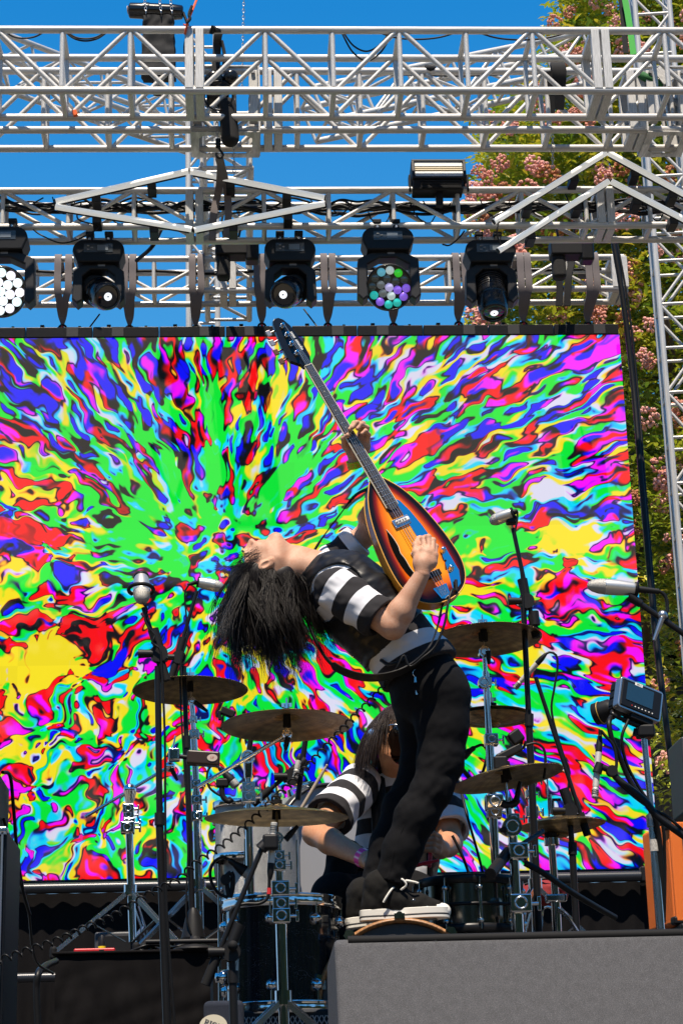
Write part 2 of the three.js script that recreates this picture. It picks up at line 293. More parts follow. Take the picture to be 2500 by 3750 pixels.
{
  const y1 = P(1250, 3262, 13.3).y;
  solo('backdrop_curtain', drapeG(-3.2, 3.9, 1.5, y1 + 0.02, -13.3, 0.016, 0.15, 3), drapeM, 'black pleated cloth curtain hanging below the colourful screen', 'curtain');
  const t = thing('curtain_rail', 'long dark horizontal pipe carrying the black curtain under the screen', 'rail', V(0, y1 + 0.045, -13.22));
  rod(t, 'pipe', V(-3.3, 0, 0), V(3.95, 0, 0), 0.035, std(0.025, 0.027, 0.032, 0.35, 0.3));
  for (const x of [-2.4, 0.3, 2.7]) mesh('clamp', boxG(0.09, 0.1, 0.09, x, 0.01, 0, 0.01), M.black, t);
  const yl = P(120, 3585, 13).y;
  const t2 = thing('lower_rail', 'lower dark pipe running behind the draped riser', 'rail', V(-2.6, yl, -12.9));
  rod(t2, 'pipe', V(-1.2, 0, 0), V(2.2, 0, 0), 0.03, std(0.03, 0.032, 0.038, 0.35, 0.3));
  mesh('end_cap', new THREE.SphereGeometry(0.032, 12, 8).translate(2.2, 0, 0), M.black, t2);
}
{ // riser wrapped in black cloth, left
  const a = P(205, 3492, 8.3), b = P(770, 3478, 8.3), g = new RoundedBoxGeometry(b.x - a.x, 1.1, 1.2, 14, 0.015);
  const t = thing('draped_riser', 'low platform wrapped in wrinkled black cloth behind the black floor tom', 'platform', V((a.x + b.x) / 2, a.y - 1.1, -8.9));
  const w = b.x - a.x, pg = new THREE.PlaneGeometry(w, 1.06, 110, 110), p = pg.attributes.position;
  for (let i = 0; i < p.count; i++) {
    const x = p.getX(i), y = p.getY(i), e = Math.min(1, (0.53 - y) / 0.12);
    p.setZ(i, 0.612 + e * (0.008 * noise2(x * 5 + 2, y * 2.2) + 0.004 * noise2(x * 12, y * 5 + 4) + 0.004 * noise2(x * 3 - y * 9, y * 4)));
    p.setY(i, y + 0.56);
  }
  pg.computeVertexNormals();
  mesh('box', boxG(w - 0.01, 1.09, 1.2, 0, 0.55, 0), std(0.03, 0.03, 0.03, 0.8), t);
  mesh('cloth_front', pg, drapeM, t);
  mesh('cloth_top', boxG(w + 0.03, 0.012, 1.25, 0, 1.099, 0, 0.005), drapeM, t);
}

// ================================================================ trusses
// box truss along +x from (x0, y, z): y = bottom chord, z = front face; w deep, h high
function trussX(name, label, group, x0, x1, y, z, w, h, r, rb, panel, flip, joints = []) {
  const t = thing(name, label, 'truss', V(x0, y, z), group), L = x1 - x0;
  for (const [yy, zz] of [[0, 0], [h, 0], [0, -w], [h, -w]]) rod(t, 'chord', V(0, yy, zz), V(L, yy, zz), r, M.alu);
  const n = Math.round(L / panel), dx = L / n;
  for (let i = 0; i <= n; i++) {
    const x = i * dx;
    if (joints.some(j => Math.abs(j - x0 - x) < 0.12)) continue;
    for (const zz of [0, -w]) rod(t, 'upright', V(x, r, zz), V(x, h - r, zz), rb, M.alu, unitCylLo);
    for (const yy of [0, h]) rod(t, 'cross_tube', V(x, yy, -r), V(x, yy, -w + r), rb * 1.15, M.alu, unitCylLo);
  }
  for (let i = 0; i < n; i++) for (const zz of [0, -w]) {
    const up = (i + flip) % 2, a = i * dx + 0.06 * panel, b = (i + 1) * dx - 0.06 * panel;
    rod(t, 'diagonal', V(a, up ? r * 0.6 : h - r * 0.6, zz), V(b, up ? h - r * 0.6 : r * 0.6, zz), rb, M.alu, unitCylLo);
  }
  for (const j of joints) { // bolted joint: a pair of rectangular end frames
    for (const s of [-1, 1]) {
      const x = j - x0 + s * 0.034;
      for (const zz of [0.006, -w - 0.006]) mesh('end_plate', boxG(0.055, h - r * 0.4, 0.045, x, h / 2, zz, 0.004), M.plate, t);
      for (const yy of [-0.004, h + 0.004]) mesh('end_plate', boxG(0.055, 0.045, w - 0.02, x, yy, -w / 2, 0.004), M.plate, t);
    }
  }
  return t;
}
const U = P(1250, 111, 11.5).y, UB = P(1250, 332, 11.5).y;
const jx = (px, py, Z) => P(px, py, Z).x;
trussX('roof_truss', 'upper aluminium box truss nearest the sky, front one of the pair', 'roof trusses', -3.3, 4.2, UB, -11.5, 0.35, U - UB, 0.0255, 0.0165, 0.445, 0, [jx(712, 220, 11.5), jx(2200, 220, 11.5)]);
trussX('roof_truss', 'upper aluminium box truss running close behind the front roof truss', 'roof trusses', -3.4, 4.3, UB, -12.02, 0.26, U - UB, 0.0255, 0.0165, 0.43, 1, [jx(1000, 360, 12), jx(2330, 360, 12)]);
const LT = P(1250, 697, 12.6).y, LB = P(1250, 828, 12.6).y;
const lightTruss = trussX('lighting_truss', 'aluminium truss strewn with black cables that carries the stage lights', 'lower trusses', -3.4, 4.3, LB, -12.6, 0.23, LT - LB, 0.0255, 0.0155, 0.45, 0, [jx(712, 760, 12.6), jx(2215, 760, 12.6)]);
const ST = P(1250, 950, 13.9).y, SB = P(1250, 1066, 13.9).y;
const sx1 = jx(2283, 1000, 13.9);
trussX('screen_truss', 'lowest aluminium truss, hung with dark slings above the colourful screen', 'lower trusses', -3.3, sx1, SB, -13.88, 0.25, ST - SB, 0.0245, 0.0145, 0.45, 1, [jx(835, 1010, 13.9), sx1 - 0.04]);

// truss along an arbitrary line; side = width direction
function trussLine(name, label, group, A, B, side, w, h, r, rb, panel, cat = 'truss') {
  const t = thing(name, label, cat, A, group), D = B.clone().sub(A), L = D.length(), d = D.clone().normalize(), s = side.clone().addScaledVector(d, -side.dot(d)).normalize(), u = s.clone().cross(d).normalize();
  const at = (a, b, c) => V(0, 0, 0).addScaledVector(d, a).addScaledVector(s, b * w / 2).addScaledVector(u, c * h / 2);
  for (const b of [-1, 1]) for (const c of [-1, 1]) rod(t, 'chord', at(0, b, c), at(L, b, c), r, M.alu);
  const n = Math.max(1, Math.round(L / panel)), dx = L / n;
  for (let i = 0; i <= n; i++) {
    const x = i * dx;
    for (const b of [-1, 1]) rod(t, 'upright', at(x, b, -1), at(x, b, 1), rb, M.alu, unitCylLo);
    for (const c of [-1, 1]) rod(t, 'cross_tube', at(x, -1, c), at(x, 1, c), rb, M.alu, unitCylLo);
    if (i < n) for (const q of [-1, 1]) {
      rod(t, 'diagonal', at(x, q, i % 2 ? -1 : 1), at(x + dx, q, i % 2 ? 1 : -1), rb, M.alu, unitCylLo);
      rod(t, 'diagonal', at(x, i % 2 ? -1 : 1, q), at(x + dx, i % 2 ? 1 : -1, q), rb, M.alu, unitCylLo);
    }
  }
  return t;
}
const PH = (px, py, Y) => { const d = V((px - 1250) / 7300, -(py - 1875) / 7300, -1).applyQuaternion(camera.quaternion); return d.multiplyScalar((Y - 1.6) / d.y).add(camera.position); };
{
  const um = (U + UB) / 2;
  // towers
  { const a = P(748, 1900, 15.6), x = a.x; trussLine('truss_tower', 'tall aluminium truss mast rising behind the big screen', 'truss towers', V(x, 0.02, -15.75), V(x, 11.2, -15.75), V(1, 0, 0), 0.245, 0.245, 0.024, 0.013, 0.34, 'truss tower'); }
  { const x = P(2446, 1300, 15.2).x + 0.12; trussLine('truss_tower', 'tall aluminium truss tower beside the flowering tree', 'truss towers', V(x, 0.02, -15.3), V(x, 11.5, -15.3), V(1, 0, 0.12), 0.3, 0.3, 0.024, 0.014, 0.4, 'truss tower'); }
  // cross truss running back from the roof trusses
  const xb = P(826, 480, 12).x;
  trussLine('cross_truss', 'aluminium truss running back from the black chain hoist to the mast', 'roof cross trusses', V(xb, um - 0.015, -12.55), V(xb, um - 0.015, -15.2), V(1, 0, 0), 0.34, U - UB - 0.02, 0.0245, 0.014, 0.42);
  trussLine('sloping_truss', 'slanting aluminium truss seen through the roof trusses beside the blue sky', 'sloping trusses', P(-60, 200, 14), P(770, 500, 16.6), V(0.6, 0, 0.8), 0.3, 0.3, 0.0245, 0.013, 0.44);
  trussLine('sloping_truss', 'bright slanting aluminium truss rising towards the flowering tree', 'sloping trusses', P(1150, 420, 13.6), P(2130, 215, 14.2), V(0.1, 0, 1), 0.3, 0.3, 0.0245, 0.013, 0.44);
  // corner blocks: gusset boxes
  function corner(name, label, cx, w, z0, z1) {
    const t = thing(name, label, 'truss corner', V(cx, UB, z0), 'truss corner blocks'), h = U - UB, d = z0 - z1;
    for (const s of [-1, 1]) {
      mesh('side_plate', boxG(0.012, h + 0.05, d, s * w / 2, h / 2, -d / 2), M.plate, t);
      for (const z of [0.004, -d - 0.004]) mesh('post', boxG(0.06, h - 0.06, 0.05, s * (w / 2 - 0.04), h / 2, z, 0.005), M.plate, t);
    }
    const sh = new THREE.Shape(); sh.moveTo(-w / 2, -d / 2); sh.lineTo(w / 2, -d / 2); sh.lineTo(w / 2, d / 2); sh.lineTo(-w / 2, d / 2); sh.closePath();
    const ho = new THREE.Path(); ho.moveTo(-w / 2 + 0.05, -d / 2 + 0.09); ho.lineTo(-w / 2 + 0.09, -d / 2 + 0.05); ho.lineTo(w / 2 - 0.09, -d / 2 + 0.05); ho.lineTo(w / 2 - 0.05, -d / 2 + 0.09); ho.lineTo(w / 2 - 0.05, d / 2 - 0.09); ho.lineTo(w / 2 - 0.09, d / 2 - 0.05); ho.lineTo(-w / 2 + 0.09, d / 2 - 0.05); ho.lineTo(-w / 2 + 0.05, d / 2 - 0.09); ho.closePath(); sh.holes.push(ho);
    for (const y of [-0.03, h + 0.024]) mesh('gusset', new THREE.ExtrudeGeometry(sh, { depth: 0.008, bevelEnabled: false }).rotateX(Math.PI / 2).translate(0, y, -d / 2), M.plate, t);
    for (const y of [0.05, h - 0.05]) for (const s of [-1, 1]) mesh('bolt', new THREE.CylinderGeometry(0.014, 0.014, 0.03, 8).rotateX(Math.PI / 2).translate(s * (w / 2 - 0.04), y, 0.035), M.steel, t);
    return t;
  }
  corner('corner_block', 'square gusseted truss corner block behind the black chain hoist', xb, 0.46, -11.98, -12.34);
  corner('corner_block', 'square gusseted truss corner block next to the green strap', P(2405, 470, 12).x + 0.08, 0.3, -11.98, -12.34);
}

// ================================================================ flowering tree
{
  const base = P(2436, 3300, 19); base.y = 0;
  const tr = thing('flowering_tree', 'tall leafy tree with pink blossom clusters growing behind the stage', 'tree', base);
  const bark = std(0.16, 0.12, 0.09, 0.9, 0, { bumpMap: rep(clouds, 2, 5), bumpScale: 0.03 });
  const trunkPts = [V(0, 0, 0), V(-0.05, 2, 0), V(0.06, 4, 0.05), V(-0.1, 6.5, 0), V(0.1, 9, 0)];
  const tg = curveG(trunkPts, 0.14, 40, 12); { const p = tg.attributes.position; for (let i = 0; i < p.count; i++) { const y = p.getY(i), k = 1.25 - 0.09 * y; p.setX(i, p.getX(i) * k); p.setZ(i, p.getZ(i) * k); } tg.computeVertexNormals(); }
  mesh('trunk', tg, bark, tr);
  const limbs = [];
  for (let i = 0; i < 16; i++) {
    const y = 3.6 + i * 0.42, a = i * 2.4, L = rr(1.2, 2.4), p = V(0, y, 0), q = V(Math.cos(a) * L * 0.5, y + 0.6, Math.sin(a) * L * 0.5), s = V(Math.cos(a + 0.3) * L, y + rr(0.7, 1.5), Math.sin(a + 0.3) * L);
    mesh('limb', curveG([p, q, s], 0.045, 12, 7), bark, tr); limbs.push(s);
  }
  // crown: clumps spread through an uneven column
  const leaf = (() => { const g = new THREE.BufferGeometry(), s = 0.5; g.setAttribute('position', new THREE.Float32BufferAttribute([0, 0, 0, -0.19, 0.38, 0.09, 0, 0.34, -0.02, 0.19, 0.38, 0.09, -0.14, 0.74, 0.07, 0, 0.72, -0.03, 0.14, 0.74, 0.07, 0, 1.08, -0.12], 3)); g.setIndex([0, 2, 1, 0, 3, 2, 1, 2, 5, 1, 5, 4, 2, 3, 6, 2, 6, 5, 4, 5, 7, 5, 6, 7]); g.computeVertexNormals(); return g; })();
  const leafM = [[0.26, 0.36, 0.02], [0.42, 0.47, 0.03], [0.13, 0.23, 0.02], [0.56, 0.50, 0.035]].map(c => phys(c[0], c[1], c[2], 0.95, 0, { side: THREE.DoubleSide, transmission: 0.34, thickness: 0 }));
  const spots = [];
  const put = (x, y, z, s, k) => { // a leaf somewhere in a clump
    const q = new THREE.Quaternion().setFromEuler(new THREE.Euler(rr(-1.9, -0.7), rr(0, 6.28), rr(-0.5, 0.5), 'YXZ')); spots.push({ p: V(x, y, z), q, s, k });
  };
  const L = (px, py, Z) => loc(tr, P(px, py, Z));
  const clumps = [];
  // outline of the crown as it stands over the right end of the stage
  const edge = [[0, 2080], [60, 2010], [120, 2000], [170, 1990], [260, 1960], [360, 1860], [440, 1780], [520, 1745], [600, 1735], [700, 1725], [800, 1735], [900, 1780], [1000, 1760], [1100, 1720], [1200, 1710], [1300, 1760], [3400, 1900]];
  const leftAt = (y) => { for (let i = 0; i + 1 < edge.length; i++) if (y < edge[i + 1][0]) { const t = (y - edge[i][0]) / (edge[i + 1][0] - edge[i][0]); return edge[i][1] + (edge[i + 1][1] - edge[i][1]) * t; } return 1900; };
  for (let i = 0; i < 6400; i++) {
    const py = rr(-260, 2950), Z = rr(17.6, 21.2), lx = leftAt(Math.max(0, py)) + Math.abs(Z - 18.6) * 40 * rnd(), px = lx + rnd() * (2900 - lx);
    if (py < 70 && (px < 2060 + 40 * noise2(py * 0.02, 1) || (px > 2240 && px < 2300))) continue;
    if (py > 1250 && px < 2160) continue;
    const hole = noise2(px * 0.004 + 3, py * 0.004); if (hole > 0.7 && py < 2600) continue;
    if (py > 2250 && rnd() < 0.55 + 0.25 * (Z < 19 ? 1 : 0)) continue;
    clumps.push([px, py, Z]);
  }
  for (const [px, py, Z] of clumps) {
    const c = L(px, py, Z), n = 22 + (rnd() * 12 | 0), tone = rnd();
    for (let i = 0; i < n; i++) {
      const a = rr(0, 6.28), b = rr(-1, 1), r = 0.2 * Math.cbrt(rnd()), s = Math.sqrt(1 - b * b);
      put(c.x + r * s * Math.cos(a), c.y + r * b, c.z + r * s * Math.sin(a), rr(0.06, 0.125), tone < 0.2 ? 3 : tone < 0.55 ? 1 : tone < 0.82 ? 0 : 2);
    }
  }
  // the largest leaves in view are leaves of their own, the rest one mass
  const vis = spots.map((s, i) => [i, s.s + (s.p.z > 0.6 ? 0.2 : 0)]).sort((a, b) => b[1] - a[1]).slice(0, 260).map(a => a[0]), single = new Set(vis);
  for (const i of vis) { const s = spots[i], m = mesh('leaf', leaf, leafM[s.k], tr); m.position.copy(s.p); m.quaternion.copy(s.q); m.scale.setScalar(s.s); }
  for (let k = 0; k < 4; k++) {
    const list = spots.filter((s, i) => s.k === k && !single.has(i)), im = new THREE.InstancedMesh(leaf, leafM[k], list.length);
    im.name = 'foliage'; im.userData.kind = 'stuff'; im.castShadow = im.receiveShadow = true;
    list.forEach((s, i) => im.setMatrixAt(i, new THREE.Matrix4().compose(s.p, s.q, V(s.s, s.s, s.s)))); tr.add(im);
  }
  // blossom clusters: heads of many small florets
  const floret = new THREE.IcosahedronGeometry(1, 0);
  const heads = [0, 1, 2].map(() => { const gs = []; for (let i = 0; i < 42; i++) { const a = rr(0, 6.28), b = rr(-1, 1), s = Math.sqrt(1 - b * b), r = 0.085 * Math.cbrt(rr(0.3, 1)); const g = floret.clone(); g.scale(0.017, 0.014, 0.017); g.rotateX(rr(0, 3)); g.translate(r * s * Math.cos(a), r * b * 0.9, r * s * Math.sin(a)); gs.push(g); } return merge(gs); });
  const pink = [std(0.74, 0.36, 0.30, 0.8), std(0.62, 0.26, 0.19, 0.8), std(0.42, 0.16, 0.07, 0.85)];
  const fixed = [[1750, 625, 18], [1790, 660, 18], [1735, 700, 18], [1830, 600, 18], [2010, 640, 18], [1955, 600, 18], [2330, 740, 18.2], [2300, 800, 18], [1930, 690, 18], [1800, 730, 18], [1715, 760, 18], [1745, 790, 17.9], [1760, 855, 18], [1740, 1150, 17.9], [1780, 1180, 17.9], [1880, 1080, 18], [1900, 930, 18], [1890, 900, 18], [2030, 85, 18.2], [2360, 60, 18.4], [2180, 10, 18.3], [2250, 180, 18.4], [2080, 200, 18.3], [2160, 430, 18], [2020, 450, 18], [1870, 470, 18], [1780, 430, 18], [2060, 240, 18.3], [2420, 1700, 17.8], [2430, 1760, 17.8], [2170, 1130, 18], [2190, 1160, 18], [2470, 640, 18], [2400, 920, 18]];
  for (let i = 0; i < 420; i++) { const c = clumps[(rnd() * clumps.length) | 0]; if (c[2] < 19.2) fixed.push([c[0], c[1], 17.95 + rr(0, 0.5)]); }
  for (const [px, py, Z] of fixed) { const m = mesh('blossom', heads[(rnd() * 3) | 0], pink[(rnd() * 2.6) | 0], tr); m.position.copy(L(px, py, Z - 0.55)); m.scale.setScalar(rr(0.85, 1.4)); m.rotation.set(rr(0, 6), rr(0, 6), 0); }
}
{ // darker trees farther back, seen only in the gap beside the screen
  const base = P(2500, 3300, 27); base.y = 0;
  const tr = thing('background_tree', 'shaded greyish tree with a pale trunk low behind the flowering tree', 'tree', base);
  const bark = std(0.3, 0.26, 0.21, 0.9, 0, { bumpMap: rep(clouds, 2, 5), bumpScale: 0.03 });
  mesh('trunk', curveG([V(-0.2, 0, 0), V(-0.1, 3, 0), V(-0.28, 5, 0), V(0.1, 8, 0)], 0.16, 24, 10), bark, tr);
  mesh('limb', curveG([V(-0.25, 4.6, 0), V(0.3, 6, 0.1), V(0.9, 7.4, 0)], 0.07, 16, 8), bark, tr);
  const leaf = new THREE.PlaneGeometry(0.3, 0.12, 1, 1), mats = [std(0.06, 0.085, 0.035, 0.7, 0, { side: THREE.DoubleSide }), std(0.11, 0.125, 0.06, 0.7, 0, { side: THREE.DoubleSide })];
  for (let k = 0; k < 2; k++) {
    const n = 5200, im = new THREE.InstancedMesh(leaf, mats[k], n); im.name = 'crown'; im.userData.kind = 'stuff';
    for (let i = 0; i < n; i++) { const c = loc(tr, P(rr(2150, 2800), rr(1500, 3150), rr(25, 29))); c.x += noise2(i, 1) * 0.3; im.setMatrixAt(i, new THREE.Matrix4().compose(c, new THREE.Quaternion().setFromEuler(new THREE.Euler(rr(0, 6), rr(0, 6), rr(0, 6))), V(1, 1, 1).multiplyScalar(rr(0.6, 1.2)))); }
    tr.add(im);
  }
}
// ================================================================ stage lights
const glowWhite = std(0.5, 0.5, 0.5, 0.3); glowWhite.emissive.setRGB(0.92, 0.95, 1); glowWhite.emissiveIntensity = 0.75;
const glassDark = phys(0.01, 0.011, 0.014, 0.08, 0, { clearcoat: 1, clearcoatRoughness: 0.05 });
const lightBody = phys(0.008, 0.008, 0.009, 0.42, 0, { specularIntensity: 0.5 }), lightBody2 = phys(0.016, 0.016, 0.018, 0.5, 0, { specularIntensity: 0.6 });
const displayM = std(0.05, 0.06, 0.07, 0.15), displayLit = std(0.16, 0.19, 0.22, 0.3);
function movingHead(label, px, py, Z, kind, dir, opt = {}) {
  const c = P(px, py, Z), t = thing('moving_head_light', label, 'stage light', c, 'moving head lights on the lighting truss');
  const w = 0.335, bh = 0.115;
  // base: chamfered box with rounded cheeks
  const sh = new THREE.Shape(); sh.moveTo(-w / 2 + 0.05, 0); sh.lineTo(w / 2 - 0.05, 0); sh.quadraticCurveTo(w / 2, -0.02, w / 2, -0.075); sh.lineTo(w / 2 - 0.03, -bh - 0.035); sh.lineTo(-w / 2 + 0.03, -bh - 0.035); sh.lineTo(-w / 2, -0.075); sh.quadraticCurveTo(-w / 2, -0.02, -w / 2 + 0.05, 0);
  const base = mesh('base', new THREE.ExtrudeGeometry(sh, { depth: 0.18, bevelEnabled: true, bevelSize: 0.012, bevelThickness: 0.012, bevelSegments: 2 }).translate(0, 0, -0.09), lightBody, t);
  mesh('display', boxG(0.075, 0.042, 0.006, 0.03, -0.055, 0.106, 0.002), displayLit, base);
  mesh('display_panel', boxG(0.20, 0.066, 0.004, 0, -0.055, 0.1035, 0.001), displayM, base);
  for (let i = 0; i < 3; i++) mesh('button', boxG(0.016, 0.009, 0.006, -0.07 + (i % 2) * 0.025, -0.04 - i * 0.014, 0.107), std(0.2, 0.2, 0.2, 0.5), base);
  const sp = 0.06;
  for (const s of [-1, 1]) {
    const k = mesh('clamp', merge([boxG(0.045, 0.075, 0.05, s * sp * 1.1, 0.05, 0, 0.006), boxG(0.06, 0.03, 0.06, s * sp * 1.1, 0.095, 0, 0.006)]), M.black, t);
    mesh('clamp_bolt', new THREE.CylinderGeometry(0.009, 0.009, 0.05, 8).rotateX(Math.PI / 2).translate(s * sp * 1.1, 0.04, 0.03), M.steel, k);
  }
  // yoke: a fork with angled shoulders
  const yo = new THREE.Shape(), ow = opt.yw ?? 0.165, iw = ow - 0.045, yl = opt.yl ?? 0.33;
  yo.moveTo(-0.07, -bh - 0.03); yo.lineTo(0.07, -bh - 0.03); yo.lineTo(ow, -bh - 0.10); yo.lineTo(ow + 0.008, -bh - yl + 0.03); yo.lineTo(ow - 0.02, -bh - yl); yo.lineTo(iw, -bh - yl + 0.02); yo.lineTo(iw, -bh - 0.13); yo.lineTo(0.06, -bh - 0.075); yo.lineTo(-0.06, -bh - 0.075); yo.lineTo(-iw, -bh - 0.13); yo.lineTo(-iw, -bh - yl + 0.02); yo.lineTo(-ow + 0.02, -bh - yl); yo.lineTo(-ow - 0.008, -bh - yl + 0.03); yo.lineTo(-ow, -bh - 0.10); yo.closePath();
  const yoke = mesh('yoke', new THREE.ExtrudeGeometry(yo, { depth: 0.1, bevelEnabled: true, bevelSize: 0.01, bevelThickness: 0.012, bevelSegments: 2 }).translate(0, 0, -0.05), lightBody2, t);
  mesh('badge', boxG(0.05, 0.014, 0.004, 0.02, -bh - 0.055, 0.064, 0.001), std(0.25, 0.25, 0.26, 0.4), yoke);
  const d = dir.clone().normalize(), piv = V(0, -bh - yl + 0.1, 0);
  if (kind === 'spot') {
    const prof = [[0.001, -0.17], [0.07, -0.168], [0.095, -0.15], [0.104, -0.11], [0.106, 0], [0.108, 0.06], [0.1, 0.065], [0.1, 0.078], [0.108, 0.083], [0.106, 0.15], [0.096, 0.20], [0.086, 0.215], [0.078, 0.216], [0.074, 0.2]];
    const h = mesh('head', orient(lathe(prof, 36), piv, d), M.blackGloss, t);
    mesh('lens', orient(lathe([[0.001, 0.206], [0.04, 0.2055], [0.074, 0.2]], 32), piv, d), glassDark, h);
    mesh('lens_core', orient(lathe([[0.006, 0.2105], [0.026, 0.2095], [0.028, 0.207]], 24), piv, d), glowWhite, h);
    for (let i = 0; i < 5; i++) mesh('cooling_fin', orient(new THREE.TorusGeometry(0.107, 0.0035, 6, 30).rotateX(Math.PI / 2).translate(0, -0.09 + i * 0.022, 0), piv, d), lightBody2, h);
  } else {
    const R = opt.R ?? 0.155, h = mesh('head', orient(lathe([[0.001, -0.13], [0.08, -0.128], [0.12, -0.1], [R * 0.94, -0.05], [R, -0.01], [R, 0.055], [R * 0.975, 0.064], [R * 0.95, 0.058], [R * 0.945, 0.045], [0.001, 0.044]], 44), piv, d), M.blackGloss, t);
    mesh('rim', orient(new THREE.TorusGeometry(R * 0.985, 0.006, 8, 48).rotateX(Math.PI / 2).translate(0, 0.05, 0), piv, d), lightBody2, h);
    const hex = lathe([[0.001, 0.062], [0.014, 0.060], [0.024, 0.054], [0.029, 0.046], [0.03, 0.042]], 16);
    const cell = (x, z, m, k = 1) => mesh('lens_cell', orient(hex.clone().scale(k, 1, k).translate(x, 0, z), piv, d), m, h);
    const cells = [[0, 0]]; for (let i = 0; i < 6; i++) { const a = i / 6 * 6.2832 + 0.3; cells.push([Math.cos(a) * R * 0.375, Math.sin(a) * R * 0.375]); } for (let i = 0; i < 12; i++) { const a = i / 12 * 6.2832 + 0.05; cells.push([Math.cos(a) * R * 0.735, Math.sin(a) * R * 0.735]); }
    cells.forEach(([x, z], i) => cell(x, z, opt.cells[i % opt.cells.length], R / 0.155 * 0.98));
  }
  return t;
}
{
  const lit = (r, g, b, e) => { const m = phys(0.5, 0.5, 0.5, 0.15); m.emissive.setRGB(r, g, b); m.emissiveIntensity = e; return m; };
  const lenses = (r, g, b) => { const m = phys(r, g, b, 0.12, 0, { clearcoat: 1, clearcoatRoughness: 0.05 }); m.emissive.setRGB(r, g, b); m.emissiveIntensity = 0.5; return m; }; // glow added to brighten the coloured lenses
  const A = [lit(0.75, 1, 1, 0.75), lit(0.9, 0.85, 1, 0.75), lit(0.85, 0.98, 1, 0.75), lit(0.95, 0.92, 1, 0.75)];
  const pu = lenses(0.22, 0.10, 0.62), te = lenses(0.02, 0.42, 0.36), gn = lenses(0.03, 0.5, 0.02), gr = lenses(0.42, 0.5, 0.48), dk = lenses(0.02, 0.025, 0.022), lv = lenses(0.4, 0.36, 0.62), bl = lenses(0.1, 0.35, 0.45), gy = lenses(0.09, 0.1, 0.1);
  const down = (x, y, z) => V(x, y, z);
  const wash = movingHead('moving wash light whose honeycomb lens glows white', 12, 858, 12.55, 'wash', down(0.02, -0.33, 0.95), { cells: A, yw: 0.215, yl: 0.42, R: 0.175 });
  movingHead('black moving spot light with its barrel tipped towards the mast', 365, 905, 12.8, 'spot', down(0.36, -0.52, 0.78));
  movingHead('black moving spot light with its barrel tipped away from the wash light of coloured lenses', 1060, 902, 12.8, 'spot', down(-0.27, -0.50, 0.82));
  movingHead('moving wash light with dark rim and purple, teal and green lenses', 1415, 860, 12.6, 'wash', down(0.02, -0.33, 0.95), { cells: [lv, pu, gr, gy, gy, dk, dk, pu, pu, te, te, pu, te, dk, dk, bl, gr, gn, dk], yw: 0.2, yl: 0.39, R: 0.16 });
  movingHead('black moving spot light pointing straight down below the white tube chevron', 1788, 905, 12.8, 'spot', down(0.02, -0.9, 0.32));
}
{ // strobe on top of the truss
  const c = P(1607, 664, 12.55), t = thing('strobe_panel', 'rectangular black strobe light with pale striped face standing on the truss', 'stage light', c), w = 0.385;
  const face = new THREE.Group();
  const b = mesh('housing', boxG(w, 0.165, 0.15, 0, 0.085, -0.05, 0.01), M.black, t); b.rotation.x = -0.22;
  for (const [y, h, m] of [[0.135, 0.045, 0], [0.04, 0.052, 0]]) mesh('reflector', boxG(w - 0.05, h, 0.008, 0, y, 0.026, 0.002), std(0.78, 0.78, 0.74, 0.4, 0, { bumpMap: rep(grain, 3), bumpScale: 0.001 }), b);
  for (const y of [0.082, 0.099]) mesh('flash_tube', boxG(w - 0.05, 0.011, 0.008, 0, y, 0.026, 0.002), std(0.5, 0.42, 0.26, 0.4), b);
  for (const [x, y, ww, hh] of [[0, 0.16, w - 0.004, 0.014], [0, 0.008, w - 0.004, 0.016], [-w / 2 + 0.012, 0.084, 0.02, 0.14], [w / 2 - 0.012, 0.084, 0.02, 0.14]]) mesh('bezel', boxG(ww, hh, 0.022, x, y, 0.03, 0.003), lightBody2, b);
  const lo = mesh('lower_housing', boxG(w - 0.03, 0.085, 0.14, -0.01, -0.035, -0.045, 0.012), M.black, t);
  for (let i = 0; i < 5; i++) mesh('louvre', boxG(w - 0.1, 0.005, 0.01, 0.01, -0.012 - i * 0.012, 0.028), lightBody2, lo);
  for (const s of [-1, 1]) mesh('side_bracket', boxG(0.014, 0.13, 0.06, s * (w / 2 + 0.012), 0.0, -0.05, 0.004), lightBody2, t);
  mesh('post', boxG(0.05, 0.11, 0.05, 0, -0.12, -0.04, 0.005), M.black, t);
}
// white light tubes arranged in chevrons
const tubeAddedGlow = std(0.82, 0.82, 0.79, 0.4); tubeAddedGlow.emissive.setRGB(1, 0.99, 0.94); tubeAddedGlow.emissiveIntensity = 0.25;  // slight glow added so the tubes look whiter from below
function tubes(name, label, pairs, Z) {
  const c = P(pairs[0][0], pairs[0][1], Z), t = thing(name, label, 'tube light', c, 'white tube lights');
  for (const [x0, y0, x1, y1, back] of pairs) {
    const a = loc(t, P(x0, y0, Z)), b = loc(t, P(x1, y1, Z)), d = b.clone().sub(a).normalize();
    const tb = rod(t, 'light_tube', a, b, 0.021, tubeAddedGlow); const n = V(0, 0, -1);
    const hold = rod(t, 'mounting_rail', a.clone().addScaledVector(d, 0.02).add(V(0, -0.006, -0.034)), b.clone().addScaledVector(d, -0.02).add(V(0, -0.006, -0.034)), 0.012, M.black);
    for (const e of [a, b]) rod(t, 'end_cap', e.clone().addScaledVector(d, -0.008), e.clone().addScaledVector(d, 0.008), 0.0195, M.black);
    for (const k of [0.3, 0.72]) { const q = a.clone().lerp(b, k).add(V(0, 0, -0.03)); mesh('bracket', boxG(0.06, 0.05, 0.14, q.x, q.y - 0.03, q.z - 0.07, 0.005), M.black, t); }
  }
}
tubes('tube_light_diamond', 'four white light tubes forming a wide flat diamond before the lighting truss', [[205, 738, 690, 627], [697, 628, 1188, 724], [204, 757, 703, 840], [711, 842, 1188, 745]], 12.42);
